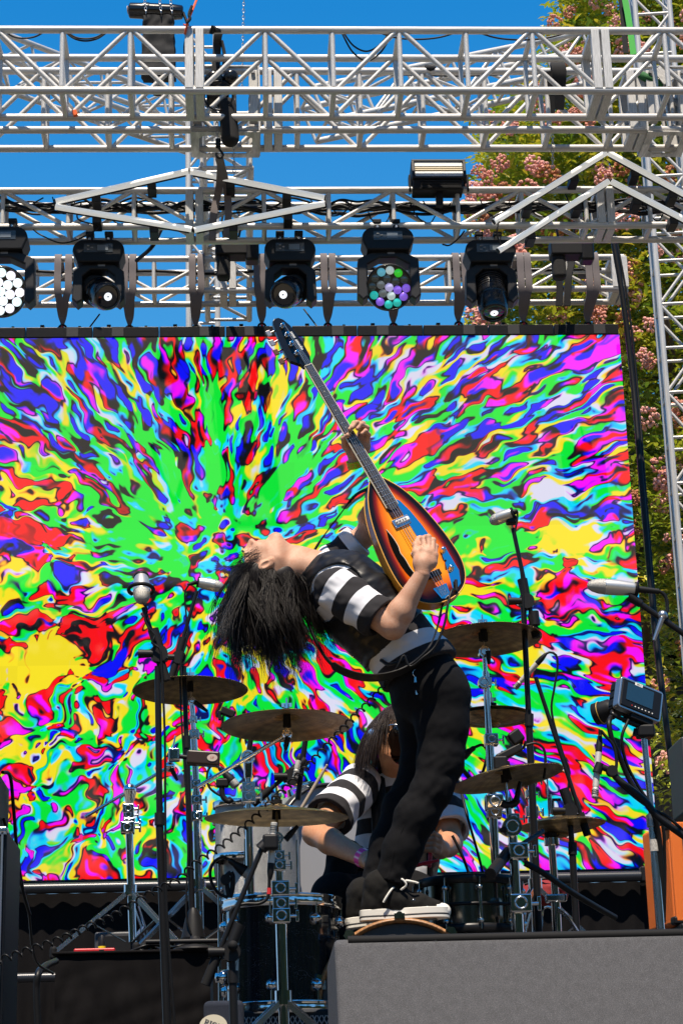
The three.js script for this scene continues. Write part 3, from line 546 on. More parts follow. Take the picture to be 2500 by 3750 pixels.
tubes('tube_light_chevron', 'white light tubes forming a double peaked chevron in front of the flowering tree', [[1808, 812, 2217, 559], [2226, 559, 2560, 742], [1824, 918, 2227, 664], [2236, 664, 2560, 833]], 12.4);

// ================================================================ slings and shackles holding the screen
function sling(label, xa, xb, xs, ys, Zt = 13.83) {
  const S = P(xs, ys, 13.98), t = thing('lifting_sling', label, 'sling', S, 'slings holding the screen');
  for (const [x, s] of [[xa, -1], [xb, 1]]) {
    const X = P(x, 1000, Zt).x;
    const pts = [V(X, ST - 0.05, -14.17), V(X, ST + 0.02, -14.13), V(X, ST + 0.034, -13.88), V(X, ST - 0.01, -13.842), V(X, (ST + SB) / 2, -13.838), V(X, SB, -13.84), V(X * 0.62 + S.x * 0.38, SB - 0.07, -13.87), V(S.x + s * 0.012, S.y + 0.075, -13.96), V(S.x + s * 0.004, S.y + 0.02, -13.98)].map(p => loc(t, p));
    mesh('strap', ribbonG(pts, (u) => 0.052 * (u > 0.8 ? Math.max(0.35, 1 - (u - 0.8) * 3.4) : 1), 0.016, V(1, 0, 0), 40), M.sling, t);
  }
  const sh = mesh('shackle', merge([new THREE.TorusGeometry(0.027, 0.009, 8, 20).translate(0, -0.012, 0), cylG(V(-0.03, -0.035, 0), V(0.03, -0.035, 0), 0.008)]), M.black, t);
  mesh('pin', new THREE.SphereGeometry(0.0125, 10, 8).translate(0, -0.012, 0.02), M.red, sh);
}
const slings = [[212, 251, 230, 1197], [457, 486, 475, 1200], [704, 736, 717, 1200], [942, 962, 959, 1191], [1187, 1218, 1200, 1191], [1425, 1455, 1440, 1191], [1671, 1702, 1678, 1186], [1906, 1933, 1915, 1186], [2156, 2182, 2151, 1188]];
const slingWhere = ['pair of grey straps beside the glowing wash light', 'pair of grey straps between the mast and the spot light tipped towards it', 'pair of grey straps hanging right in front of the mast', 'pair of grey straps close behind the spot light above the bass headstock', 'pair of grey straps between that headstock and the coloured wash light', 'pair of grey straps hanging behind the wash light with coloured lenses', 'pair of grey straps beside the spot light that points down', 'pair of grey straps between the downward spot light and the frayed straps', 'pair of grey straps closest to the free end of the screen truss'];
slings.forEach((s, i) => sling(slingWhere[i], ...s));
{ // frayed dark strap without a shackle
  const t = thing('frayed_sling', 'rough dark strap looped over the screen truss by the tree', 'sling', P(2060, 1000, 13.83), 'slings holding the screen');
  for (const [x0, x1] of [[2050, 2045], [2085, 2075]]) mesh('strap', ribbonG([P(x0, 930, 13.83), P(x0 + 6, 960, 13.82), P(x0 - 4, 1010, 13.81), P(x1 + 3, 1060, 13.82), P(x1, 1120, 13.84)].map(p => loc(t, p)), 0.05, 0.022, V(1, 0, 0.3), 30), M.cordura, t);
}

// ================================================================ chain hoists
function chainG(a, b) { const n = Math.round(a.distanceTo(b) / 0.03), gs = [], d = b.clone().sub(a); for (let i = 0; i <= n; i++) { const g = new THREE.TorusGeometry(0.011, 0.0035, 5, 10); g.scale(0.8, 1.4, 1); g.rotateY(i % 2 ? 1.57 : 0); const p = a.clone().addScaledVector(d, i / n); g.translate(p.x, p.y, p.z); gs.push(g); } return merge(gs); }
{
  const o = P(572, 42, 12.9), t = thing('chain_hoist', 'black electric chain hoist lying above the roof truss with its cloth chain bag', 'hoist', o, 'chain hoists');
  const body = mesh('motor', orient(lathe([[0.001, -0.2], [0.045, -0.2], [0.058, -0.19], [0.06, -0.1], [0.064, -0.095], [0.064, -0.05], [0.06, -0.045], [0.06, 0.12], [0.052, 0.19], [0.04, 0.2], [0.001, 0.2]], 28), V(0, 0, 0), V(1, -0.04, 0)), M.blackGloss, t);
  mesh('label_plate', orient(new THREE.CylinderGeometry(0.035, 0.035, 0.004, 20), V(-0.203, 0.008, 0), V(1, 0, 0.25)), std(0.5, 0.42, 0.42, 0.5), body);
  const bag = new THREE.BoxGeometry(0.24, 0.5, 0.12, 12, 24, 8); { const p = bag.attributes.position; for (let i = 0; i < p.count; i++) { const y = p.getY(i), k = 0.92 + 0.16 * (0.25 - y); p.setXYZ(i, p.getX(i) * k + 0.012 * noise2(y * 9, p.getZ(i) * 8), y - 0.31, p.getZ(i) * k + 0.014 * noise2(p.getX(i) * 10, y * 8)); } bag.computeVertexNormals(); }
  mesh('chain_bag', bag.translate(0.02, 0, 0), M.cordura, t);
  mesh('hook_block', boxG(0.06, 0.14, 0.07, 0.01, -0.62, 0, 0.01), M.black, t);
  for (const x of [-0.09, 0.02, 0.1]) mesh('chain', chainG(V(x, 0.16, 0.055), V(x + 0.02, -0.05, 0.07)), M.steel, t);
  mesh('power_cable', curveG([V(0.2, -0.02, 0.02), V(0.235, -0.15, 0.03), V(0.21, -0.3, 0.0), V(0.23, -0.55, 0.0)], 0.011, 24, 7), M.cable, t);
}
{
  const o = P(812, 300, 11.93), t = thing('chain_hoist', 'black chain hoist hanging between the roof trusses above the tube light diamond', 'hoist', o, 'chain hoists');
  const L = (x, y, Z = 11.93) => loc(t, P(x, y, Z));
  mesh('sling', ribbonG([L(770, 108, 11.45), L(790, 112, 11.46), L(796, 150), L(790, 260)], 0.055, 0.02, V(1, 0, 0), 20), M.cordura, t);
  mesh('round_sling', curveG([L(812, 150), L(822, 200), L(818, 262)], 0.012, 12, 8), M.cordura, t);
  for (const [x, y, r] of [[782, 302, 0.062], [843, 294, 0.052]]) { const b = mesh('motor', orient(lathe([[0.001, -0.09], [r * 0.8, -0.09], [r, -0.07], [r, 0.07], [r * 0.85, 0.095], [r * 0.5, 0.1], [0.001, 0.1]], 28), L(x, y), V(0.1, -0.25, 1)), M.blackGloss, t); mesh('band', orient(new THREE.TorusGeometry(r * 1.01, 0.005, 6, 30).rotateX(Math.PI / 2).translate(0, 0.03, 0), L(x, y), V(0.1, -0.25, 1)), M.steel, b); }
  mesh('handle_ring', orient(new THREE.TorusGeometry(0.095, 0.006, 8, 40).rotateX(Math.PI / 2), L(800, 350, 11.8), V(0, -0.4, 1)), M.blackMetal, t);
  mesh('gearbox', boxG(0.15, 0.14, 0.16, L(798, 345).x, L(798, 345).y, 0, 0.02), M.black, t);
  const bg = new THREE.CapsuleGeometry(0.06, 0.24, 8, 18); { const p = bg.attributes.position; for (let i = 0; i < p.count; i++) p.setX(i, p.getX(i) + 0.008 * noise2(p.getY(i) * 12, p.getZ(i) * 9)); bg.computeVertexNormals(); }
  const bc = L(838, 448, 11.88); mesh('chain_bag', bg.rotateZ(0.05).translate(bc.x, bc.y, bc.z), M.cordura, t);
  mesh('chain', chainG(L(792, 395), L(797, 515)), M.steel, t);
  mesh('hook_block', boxG(0.035, 0.06, 0.04, L(799, 525).x, L(799, 525).y, L(799, 525).z, 0.006), M.black, t);
  mesh('hook', curveG([L(799, 540), L(808, 552), L(816, 568), L(805, 578), L(794, 570), L(793, 560)], 0.009, 24, 8), M.blackMetal, t);
  mesh('spare_chain', chainG(L(857, 540, 12.1), L(858, 640, 12.1)), M.steel, t);
  mesh('lower_sling', ribbonG([L(802, 578), L(808, 612, 12.2), L(800, 700, 12.55), L(782, 790, 12.57), L(778, 880, 12.6)], 0.05, 0.02, V(1, 0, 0), 24), M.sling, t);
  mesh('lower_sling', ribbonG([L(804, 578), L(812, 612, 12.2), L(832, 700, 12.55), L(836, 790, 12.57), L(828, 870, 12.6)], 0.05, 0.02, V(1, 0, 0), 24), M.sling, t);
}
for (const [x, y, lab] of [[848, 915, 'black hoist box hanging under the lighting truss beside the mast'], [2070, 915, 'black hoist box hanging under the lighting truss before the blossoms']]) {
  const t = thing('hoist_box', lab, 'hoist', P(x, y, 13.3), 'chain hoists');
  const b = mesh('housing', boxG(0.24, 0.13, 0.14, 0, 0, 0, 0.015), M.black, t); mesh('cover', boxG(0.1, 0.16, 0.12, 0.15, -0.03, 0.01, 0.02), M.blackMetal, b);
  mesh('chain_bag', boxG(0.1, 0.2, 0.1, -0.06, -0.14, 0, 0.03), M.cordura, t);
  for (const s of [-0.05, 0.05]) mesh('cable', curveG([V(s, 0.06, 0.03), V(s * 1.4, 0.2, 0.05), V(s * 0.6, 0.36, 0.02)], 0.009, 12, 6), M.cable, t);
}
{ // loose chain, straps at the right
  solo('hanging_chain', chainG(P(893, -10, 13.2), P(886, 330, 13.2)), M.steel, 'thin steel chain hanging down beside the mast against the sky', 'chain');
  solo('hanging_chain', chainG(P(2022, 500, 12.2), P(2022, 610, 12.2)), M.steel, 'short steel chain below the roof truss in front of the blossoms', 'chain');
  const g = thing('green_strap', 'bright green lifting strap tied high on the truss tower', 'strap', P(2310, 100, 12.8));
  mesh('band', ribbonG([P(2283, -20, 12.8), P(2298, 60, 12.8), P(2318, 200, 12.8)].map(p => loc(g, p)), 0.045, 0.012, V(1, 0, 0.2), 14), std(0.05, 0.42, 0.05, 0.7), g);
  mesh('wrap', curveG([P(2340, 272, 12), P(2365, 285, 11.97), P(2395, 300, 11.98), P(2420, 312, 12)].map(p => loc(g, p)), 0.03, 20, 10), std(0.012, 0.11, 0.025, 0.8), g);
  mesh('anchor_plate', boxG(0.11, 0.13, 0.012, 0, 0, 0, 0.004).rotateZ(0.55).translate(loc(g, P(2432, 272, 11.95)).x, loc(g, P(2432, 272, 11.95)).y, loc(g, P(2432, 272, 11.95)).z), M.plate, g);
  solo('black_strap', ribbonG([P(2272, -20, 12.85), P(2282, 90, 12.85), P(2290, 195, 12.85)], 0.04, 0.012, V(1, 0, 0), 12), M.cordura, 'flat black strap hanging next to the green strap', 'strap');
  const o = thing('tied_orange_rope', 'frayed orange and red cord tied round the mast by the upper hoist', 'cord', P(690, 90, 11.47));
  mesh('twist', curveG([P(724, -10, 11.6), P(704, 40, 11.47), P(690, 75, 11.46), P(683, 100, 11.46), P(678, 126, 11.47)].map(p => loc(o, p)), 0.008, 30, 6), std(0.75, 0.1, 0.02, 0.8), o);
  mesh('knot', curveG([P(703, 22, 11.45), P(692, 55, 11.44), P(697, 68, 11.44), P(684, 84, 11.44)].map(p => loc(o, p)), 0.01, 30, 6), M.cordura, o);
  mesh('tail', curveG([P(690, 84, 11.45), P(676, 92, 11.44), P(673, 88, 11.44)].map(p => loc(o, p)), 0.005, 12, 5), std(0.75, 0.1, 0.02, 0.8), o);
  solo('orange_tape', boxG(0.03, 0.045, 0.03, 0, 0, 0, 0.006).rotateZ(0.3).translate(P(276, 418, 11.83).x, P(276, 418, 11.83).y, -11.82), std(0.75, 0.12, 0.02, 0.8), 'small scrap of orange tape on the roof truss chord', 'tape');
  solo('truss_wrap', curveG([P(1560, 247, 12.02), P(1575, 250, 11.99), P(1590, 250, 12.02)], 0.02, 8, 8), M.cordura, 'short black wrap on a roof truss chord', 'wrap');
  const w = thing('black_sling', 'thick black sling wrapped over the rear roof truss before the tree', 'sling', P(2040, 250, 12));
  mesh('wrap', ribbonG([P(2040, 262, 12.3), P(2040, 236, 12.2), P(2040, 236, 11.97), P(2045, 262, 11.96), P(2042, 320, 12), P(2036, 400, 12.05)].map(p => loc(w, p)), 0.1, 0.03, V(1, 0, 0), 24), M.cordura, w);
  mesh('tail', ribbonG([P(2010, 262, 11.97), P(2015, 320, 12), P(2020, 420, 12.05)].map(p => loc(w, p)), 0.04, 0.02, V(1, 0, 0), 12), M.cordura, w);
}

// ================================================================ cables on the trusses
function cable(label, pts, r = 0.007, group = 'black cables on the trusses', name = 'cable') { return solo(name, curveG(pts, r, Math.max(24, pts.length * 8), 6), M.cable, label, 'cable', group); }
for (let k = 0; k < 9; k++) { // bundle lying along the lighting truss
  const pts = []; for (let x = -2.6; x <= 3.6; x += 0.12) pts.push(V(x, LT - 0.055 - 0.05 * Math.abs(noise2(x * 0.9 + k * 5, k)) - 0.035 * noise2(x * 3 + k * 9, k) * (k > 4 ? 1.6 : 0.6), -12.72 + 0.06 * noise2(x * 0.8, k * 3) + (k - 4) * 0.012));
  cable('long black cable winding along inside the lighting truss', pts, k % 3 ? 0.008 : 0.013);
}
for (let k = 0; k < 16; k++) { // slack loops
  const x = [-1.9, -1.6, -1.25, -0.55, -0.2, 0.55, 0.7, 0.95, 1.25, 1.35, 1.75, 2.1, 2.35, 2.9, 3.05, -0.9][k], w = rr(0.08, 0.3), dp = rr(0.06, 0.22), z = -12.57 - rr(0, 0.2);
  cable('thin black cable drooping in a loop from the lighting truss', [V(x, LT - 0.03, z), V(x + w * 0.2, LT - dp * 0.8, z + 0.01), V(x + w * 0.55, LT - dp - rr(0, 0.05), z + 0.02), V(x + w * 0.85, LT - dp * 0.7, z), V(x + w, LT - 0.04, z)], 0.005);
}
for (const [x0, x1, d] of [[10, 170, 22], [230, 400, 32], [235, 395, 24], [1245, 1440, 105], [1250, 1430, 70], [1360, 1690, 26], [1720, 2100, 28]]) {
  const a = P(x0, 108, 11.55), b = P(x1, 112, 11.55), m = P((x0 + x1) / 2, 118 + d, 11.55), q = P(x0 * 0.75 + x1 * 0.25, 118 + d * 0.72, 11.55), r = P(x0 * 0.25 + x1 * 0.75, 118 + d * 0.72, 11.55);
  cable('black cable sagging below the top chord of the front roof truss', [a, q, m, r, b], 0.006);
}
cable('black cable strung along the rear roof truss', [P(1250, 268, 12.25), P(1500, 275, 12.25), P(1720, 278, 12.25), P(1900, 270, 12.25), P(2100, 262, 12.25)], 0.006);
cable('black cable running along inside the screen truss', [P(110, 992, 14), P(300, 1000, 14), P(560, 992, 14), P(760, 1003, 14), P(1000, 990, 14), P(1280, 985, 14), P(1600, 985, 14), P(1900, 990, 14), P(2200, 985, 14)], 0.012);
cable('thick black cable slanting down behind the lighting truss', [P(590, 840, 13.2), P(560, 900, 13.2), P(500, 955, 13.4)], 0.016);
cable('black cable hanging from the diamond of tubes', [P(300, 740, 12.45), P(285, 800, 12.45), P(360, 830, 12.5), P(330, 855, 12.5), P(230, 890, 12.55), P(150, 860, 12.55), P(120, 838, 12.6)], 0.006);
cable('thin black cable drooping by the downward spot light', [P(1620, 895, 12.7), P(1645, 898, 12.65), P(1680, 870, 12.62), P(1700, 845, 12.6)], 0.006);
cable('thin black cable hanging beside the tube chevron', [P(1829, 800, 12.4), P(1818, 850, 12.4), P(1830, 890, 12.5), P(1842, 905, 12.6)], 0.006);
cable('thin guy wire slanting down to the screen beside the spot light', [P(366, 1150, 13.9), P(322, 1208, 13.97)], 0.006);
cable('thin guy wire slanting down behind the bass headstock', [P(1112, 1132, 14.1), P(1164, 1200, 14.02)], 0.006);
cable('thick black cable bundle hanging beside the edge of the screen', [P(2240, 860, 13.6), P(2280, 1100, 13.6), P(2316, 1400, 13.6), P(2350, 1800, 13.5), P(2390, 2250, 13.4), P(2430, 2600, 13.3), P(2470, 2900, 13.3)], 0.022);
cable('slim black cable hanging beside the thick bundle', [P(2252, 860, 13.6), P(2296, 1100, 13.6), P(2330, 1400, 13.6), P(2362, 1800, 13.5), P(2410, 2350, 13.4), P(2450, 2700, 13.3)], 0.009);
// ================================================================ cymbals
const bronze = std(0.50, 0.36, 0.17, 0.30, 1, { roughnessMap: null });
{ // lathed rings: fine grooves that run round the cymbal
  const g = dataTex(64, 1024, (u, v, i, j) => { const c = 0.5 + 0.35 * noise2(j * 0.9, 3) + 0.15 * noise2(j * 0.12, i * 0.05); return [c, c, c]; });
  const tn = dataTex(256, 256, (u, v) => { const c = 0.78 + 0.16 * noise2(u * 6, v * 20) + 0.1 * noise2(u * 30, v * 9); const k = Math.min(1, Math.max(0, c)); return [k, k * 0.97, k * 0.92]; }, true);
  bronze.bumpMap = rep(g, 1, 2); bronze.bumpScale = 0.0012; bronze.map = tn;
}
function textTex(str, w, h, font, flip) {
  const c = document.createElement('canvas'); c.width = w; c.height = h; const x = c.getContext('2d'); x.fillStyle = '#000'; x.fillRect(0, 0, w, h); x.fillStyle = '#fff'; x.font = font; x.textAlign = 'center'; x.textBaseline = 'middle';
  if (flip) { x.translate(w, 0); x.scale(-1, 1); }
  x.fillText(str, w / 2, h / 2); const t = new THREE.CanvasTexture(c); return t;
}
// cymbal: centre of its bell hole, radius, axis
function cymbalParts(t, c, R, axis, name = 'cymbal_plate', flip = false) {
  const s = flip ? -1 : 1, pr = [[0.006, 0.0], [R * 0.1, -0.0005], [R * 0.17, -0.006], [R * 0.2, -0.012], [R * 0.22, -0.0145], [R * 0.45, -0.02], [R * 0.75, -0.031], [R, -0.045], [R + 0.0012, -0.0462], [R * 0.999, -0.0475], [R * 0.75, -0.0328], [R * 0.45, -0.0218], [R * 0.22, -0.0165], [R * 0.2, -0.0135], [R * 0.16, -0.0075], [R * 0.1, -0.002], [0.006, -0.0018]];
  const g = lathe(pr.map(([a, b]) => [a, b * s]), 72);
  return mesh(name, orient(g, c, axis), bronze, t);
}
function cymbalTop(t, c, axis) { // felt, wing nut and sleeve
  const a = axis.clone().normalize(), at = (k) => c.clone().addScaledVector(a, k);
  mesh('felt', cylG(at(0.002), at(0.014), 0.019), M.rubber, t);
  const n = mesh('wing_nut', merge([cylG(at(0.015), at(0.034), 0.009), boxG(0.036, 0.014, 0.005).translate(at(0.03).x, at(0.03).y, at(0.03).z)]), M.chrome, t);
  mesh('rod_tip', cylG(at(0.03), at(0.056), 0.0035), M.chrome, t);
  mesh('sleeve', cylG(at(-0.05), at(-0.004), 0.015, 0.013), M.rubber, t);
}
// decal of lettering on the underside of a cymbal
function undersideText(t, c, R, axis, str, ang, w) {
  const tex = textTex(str, 512, 128, 'italic bold 84px serif', true), m = std(0.012, 0.012, 0.012, 0.6, 0, { alphaMap: tex, transparent: true, side: THREE.DoubleSide });
  const g = new THREE.PlaneGeometry(w, w * 0.25, 8, 4), p = g.attributes.position, r0 = R * 0.62;
  for (let i = 0; i < p.count; i++) { const x = p.getX(i), y = p.getY(i), rr0 = r0 - y, th = ang + x / r0; p.setXYZ(i, Math.sin(th) * rr0, -0.0185 - (rr0 / R - 0.22) * 0.039, Math.cos(th) * rr0); }
  g.computeVertexNormals(); return mesh('lettering', orient(g, c, axis), m, t);
}
// ================================================================ stands
function collar(t, p, d, r, name = 'clamp', m = M.chrome) { // memory lock: square block with a round badge and a T bolt
  const q = new THREE.Quaternion().setFromUnitVectors(UP, d.clone().normalize()), g = boxG(r * 3.0, r * 2.6, r * 2.8, 0, 0, 0, r * 0.25).applyQuaternion(q).translate(p.x, p.y, p.z), o = mesh(name, g, m, t);
  mesh('badge', new THREE.TorusGeometry(r * 0.8, r * 0.16, 6, 20).translate(0, 0, r * 1.42).applyQuaternion(q).translate(p.x, p.y, p.z), M.chromeWorn, o);
  mesh('wing_bolt', merge([cylG(V(r * 1.2, 0, 0), V(r * 2.6, 0, 0), r * 0.3), boxG(r * 0.5, r * 2.0, r * 0.4, r * 2.7, 0, 0, r * 0.12)]).applyQuaternion(q).translate(p.x, p.y, p.z), M.chrome, o);
  return o;
}
function tilter(t, p, r = 0.018) {
  const o = mesh('tilter', new THREE.CylinderGeometry(r, r, 0.036, 18).rotateX(Math.PI / 2).translate(p.x, p.y, p.z), M.chrome, t);
  mesh('tilter_badge', new THREE.TorusGeometry(r * 0.62, 0.0025, 6, 20).translate(p.x, p.y, p.z + 0.019), M.chromeWorn, o);
  return o;
}
function lever(t, a, b) { return mesh('lever', merge([cylG(a, a.clone().lerp(b, 0.35), 0.011, 0.009), cylG(a.clone().lerp(b, 0.3), b, 0.011, 0.006)]), M.black, t); }
function tripod(t, top, foot, spread, ang, drop, n = 3, m = M.chromeWorn) { // double braced legs
  for (let i = 0; i < n; i++) {
    const a = ang + i * 6.2832 / n, e = top.clone().add(V(Math.cos(a) * spread, -drop, Math.sin(a) * spread)), mid = top.clone().lerp(e, 0.52), low = top.clone().add(V(Math.cos(a) * 0.02, -drop * 0.82, Math.sin(a) * 0.02));
    const side = V(-Math.sin(a), 0, Math.cos(a));
    const l = mesh('leg', merge([-1, 1].map(s => ribbonG([top.clone().addScaledVector(side, s * 0.012), e.clone().addScaledVector(side, s * 0.006)], 0.018, 0.004, V(0, 1, 0), 2))), m, t);
    mesh('strut', ribbonG([low, mid], 0.016, 0.004, side, 2), m, l);
    mesh('rubber_foot', new THREE.CapsuleGeometry(0.016, 0.03, 4, 10).translate(e.x, e.y, e.z), M.rubber, l);
  }
  mesh('leg_collar', new THREE.CylinderGeometry(0.028, 0.028, 0.045, 18).translate(top.x, top.y, top.z), M.chrome, t);
}
const TL = (t, Z) => (x, y, z = Z) => loc(t, P(x, y, z));
function cymbalThing(label, px, py, Z, R, axis) { const t = thing('cymbal', label, 'cymbal', P(px, py, Z), 'cymbals of the drum kits'); cymbalParts(t, V(0, 0, 0), R, axis); cymbalTop(t, V(0, 0, 0), axis); return t; }
function stand(label, px, py, Z, cat = 'cymbal stand', name = 'cymbal_stand') { const t = thing(name, label, cat, P(px, py, Z), 'chrome drum hardware stands'); return [t, TL(t, Z)]; }

{ // left cymbal and its stand
  const ax = V(0.0, 1, -0.03), c = cymbalThing('thin bronze cymbal behind the two black microphone stands', 697, 2492, 8.6, 0.253, ax);
  undersideText(c, V(0, 0, 0), 0.253, ax, 'Zildjian', 0.35, 0.21);
  const [t, L] = stand('straight chrome stand under the thin bronze cymbal, standing behind the microphone stands', 717, 3000, 8.6);
  rod(t, 'rod', L(699, 2530), L(704, 2570), 0.005, M.chrome); tilter(t, L(704, 2568)); lever(t, L(712, 2570, 8.56), L(760, 2605, 8.56));
  rod(t, 'upper_tube', L(704, 2570), L(710, 2690), 0.0115, M.chrome); rod(t, 'middle_tube', L(710, 2690), L(719, 2900), 0.015, M.chrome); rod(t, 'lower_tube', L(719, 2900), L(732, 3440), 0.0185, M.chrome);
  const d = L(702, 2500).sub(L(732, 3390)); collar(t, L(709, 2635), d, 0.011); collar(t, L(712, 2690), d, 0.015); collar(t, L(718, 2872), d, 0.014); collar(t, L(721, 2930), d, 0.015); collar(t, L(722, 2990), d, 0.016);
  tripod(t, L(729, 3240), null, 0.32, 0.4, 0.285);
}
{ // big cymbal on a boom
  const ax = V(0.0, 1, -0.045), c = cymbalThing('large dark bronze cymbal on a slanting boom above the floor tom', 1050, 2612, 6.95, 0.232, ax);
  const [t, L] = stand('chrome boom stand under the large dark cymbal', 910, 2960, 7.0);
  rod(t, 'rod', L(1048, 2630, 6.95), L(1051, 2690, 6.95), 0.005, M.chrome); tilter(t, L(1051, 2688, 6.95)); lever(t, L(1053, 2700, 6.93), L(1045, 2748, 6.93));
  rod(t, 'boom_arm', L(1050, 2690, 6.95), L(724, 2882), 0.0075, M.chrome); tilter(t, L(908, 2774), 0.024); mesh('boom_neck', cylG(L(908, 2782), L(909, 2850), 0.018, 0.014), M.chrome, t);
  rod(t, 'upper_tube', L(909, 2850), L(911, 2990), 0.0105, M.chrome); rod(t, 'lower_tube', L(911, 2990), L(936, 3990), 0.014, M.chrome);
  collar(t, L(910, 2885), UP, 0.015); collar(t, L(911, 2920), UP, 0.016); collar(t, L(912, 3000), UP, 0.016);
}
{ // front cymbal before the floor tom
  const ax = V(0.012, 1, 0.045), c = cymbalThing('broad pale bronze cymbal tilted flat in front of the seated drummer', 1012, 2945, 6.55, 0.236, ax);
  undersideText(c, V(0, 0, 0), 0.236, ax, 'Zildjian', -0.1, 0.2);
  const [t, L] = stand('sturdy chrome stand with square clamps in front of the black floor tom', 1030, 3300, 6.5);
  rod(t, 'rod', L(1012, 2955, 6.55), L(1016, 3080), 0.005, M.chrome);
  rod(t, 'upper_tube', L(1016, 3060), L(1024, 3250), 0.013, M.chrome); rod(t, 'middle_tube', L(1024, 3240), L(1030, 3400), 0.015, M.chrome); rod(t, 'lower_tube', L(1029, 3380), L(1042, 3800), 0.0185, M.chrome);
  tilter(t, L(1015, 3072), 0.02); lever(t, L(1045, 3075, 6.46), L(1090, 3025, 6.46)); collar(t, L(1020, 3135), UP, 0.013); collar(t, L(1023, 3170), UP, 0.014);
  collar(t, L(1027, 3255), UP, 0.019); collar(t, L(1029, 3310), UP, 0.0175); collar(t, L(1030, 3355), UP, 0.019);
  tripod(t, L(1038, 3655), null, 0.34, 0.55, 0.285);
}
{ // high cymbal behind the bass player
  const ax = V(-0.03, 1, -0.06), c = cymbalThing('bronze crash cymbal right behind the waist of the bass player', 1768, 2302, 7.35, 0.22, ax);
  const [t, L] = stand('tall chrome stand rising behind the legs of the bass player', 1795, 2760, 7.35);
  rod(t, 'rod', L(1768, 2320), L(1772, 2385), 0.005, M.chrome); mesh('sleeve', cylG(L(1767, 2318), L(1769, 2345), 0.018), M.rubber, t); tilter(t, L(1771, 2390), 0.022); lever(t, L(1786, 2385, 7.3), L(1789, 2432, 7.3));
  rod(t, 'upper_tube', L(1772, 2400), L(1777, 2470), 0.0085, M.chrome); rod(t, 'middle_tube', L(1777, 2460), L(1790, 2720), 0.0125, M.chrome); rod(t, 'lower_tube', L(1790, 2700), L(1850, 3900), 0.0165, M.chrome);
  tilter(t, L(1770, 2500, 7.32), 0.022); collar(t, L(1777, 2500), UP, 0.014); collar(t, L(1797, 2710), UP, 0.017); collar(t, L(1808, 2940), UP, 0.022); collar(t, L(1808, 2975), UP, 0.018);
}
{ // dark pair of cymbals
  const t = thing('cymbal_pair', 'small dark cymbal pair stacked edge to edge behind the legs of the bass player', 'cymbal', P(1800, 2600, 7.5), 'cymbals of the drum kits');
  cymbalParts(t, V(0, 0.012, 0), 0.15, V(0.02, 1, -0.03), 'top_cymbal'); cymbalParts(t, V(0, -0.066, 0), 0.15, V(0.02, 1, -0.03), 'bottom_cymbal', true);
  cymbalTop(t, V(0, 0.012, 0), V(0, 1, 0));
}
{ // tilted thin cymbal
  const ax = V(-0.15, 1, -0.035), c = cymbalThing('bronze cymbal steeply tilted with a black microphone clip above it', 1848, 2806, 6.95, 0.2, ax);
  const [t, L] = stand('chrome stand with a black lever under the steeply tilted cymbal', 1880, 3150, 6.95);
  rod(t, 'rod', L(1846, 2830), L(1858, 2960), 0.006, M.chrome); mesh('sleeve', cylG(L(1846, 2838), L(1848, 2866), 0.014), M.rubber, t);
  mesh('tilter', curveG([L(1836, 2940), L(1858, 2950), L(1884, 2940), L(1893, 2925)], 0.014, 16, 10), M.blackMetal, t); lever(t, L(1890, 2930, 6.92), L(1903, 2862, 6.92));
  rod(t, 'upper_tube', L(1860, 2960), L(1875, 3100), 0.0115, M.chrome); rod(t, 'middle_tube', L(1876, 3060), L(1890, 3300), 0.0165, M.chrome); rod(t, 'lower_tube', L(1890, 3280), L(1925, 3960), 0.02, M.chrome);
  tilter(t, L(1873, 3028, 6.92), 0.034); collar(t, L(1878, 3000), UP, 0.014); collar(t, L(1895, 3118), UP, 0.022); collar(t, L(1902, 3310), UP, 0.025);
  lever(t, L(1850, 3036, 6.9), L(1828, 3042, 6.9));
  rod(t, 'side_arm', L(1900, 3100), L(1985, 3045, 7.1), 0.01, M.black); rod(t, 'side_arm', L(1860, 3120, 7.0), L(1795, 3200, 6.8), 0.02, M.black);
}
{ // hi-hat
  const t = thing('hi_hat', 'closed hi-hat cymbals on a chrome pedal stand beside the snare drum', 'hi-hat', P(2055, 3008, 7.7)), L = TL(t, 7.7);
  const ax = V(-0.03, 1, 0.0);
  cymbalParts(t, V(0, 0.032, 0), 0.168, ax, 'top_cymbal'); cymbalParts(t, V(0, -0.062, 0), 0.168, ax, 'bottom_cymbal', true);
  rod(t, 'pull_rod', L(1998, 2770), L(2010, 3010), 0.0035, M.chrome); mesh('clutch', merge([cylG(V(0, 0.03, 0), V(0, 0.08, 0), 0.011), cylG(V(-0.004, 0.075, 0), V(-0.006, 0.105, 0), 0.008), boxG(0.05, 0.01, 0.008, 0.012, 0.085, 0)]).translate(-0.035, 0, 0), M.chrome, t);
  mesh('seat_cup', cylG(L(2016, 3045), L(2017, 3075), 0.032, 0.022), M.black, t); rod(t, 'upper_tube', L(2017, 3070), L(2032, 3280), 0.0145, M.chrome); mesh('clamp', cylG(L(2018, 3070), L(2020, 3095), 0.03), M.chrome, t);
  rod(t, 'lower_tube', L(2032, 3280), L(2062, 3880), 0.018, M.chrome); mesh('lock', boxG(0.08, 0.03, 0.045, L(2034, 3290).x, L(2034, 3290).y, 0, 0.006), M.chrome, t);
  mesh('leg', ribbonG([L(2040, 3330), L(2080, 3360, 7.5), L(2120, 3420, 7.4)], 0.02, 0.005, V(0, 0, 1), 8), M.chromeWorn, t); mesh('leg', ribbonG([L(2036, 3330), L(1990, 3330, 7.8), L(1980, 3420, 7.8)], 0.02, 0.005, V(0, 0, 1), 8), M.chromeWorn, t);
}
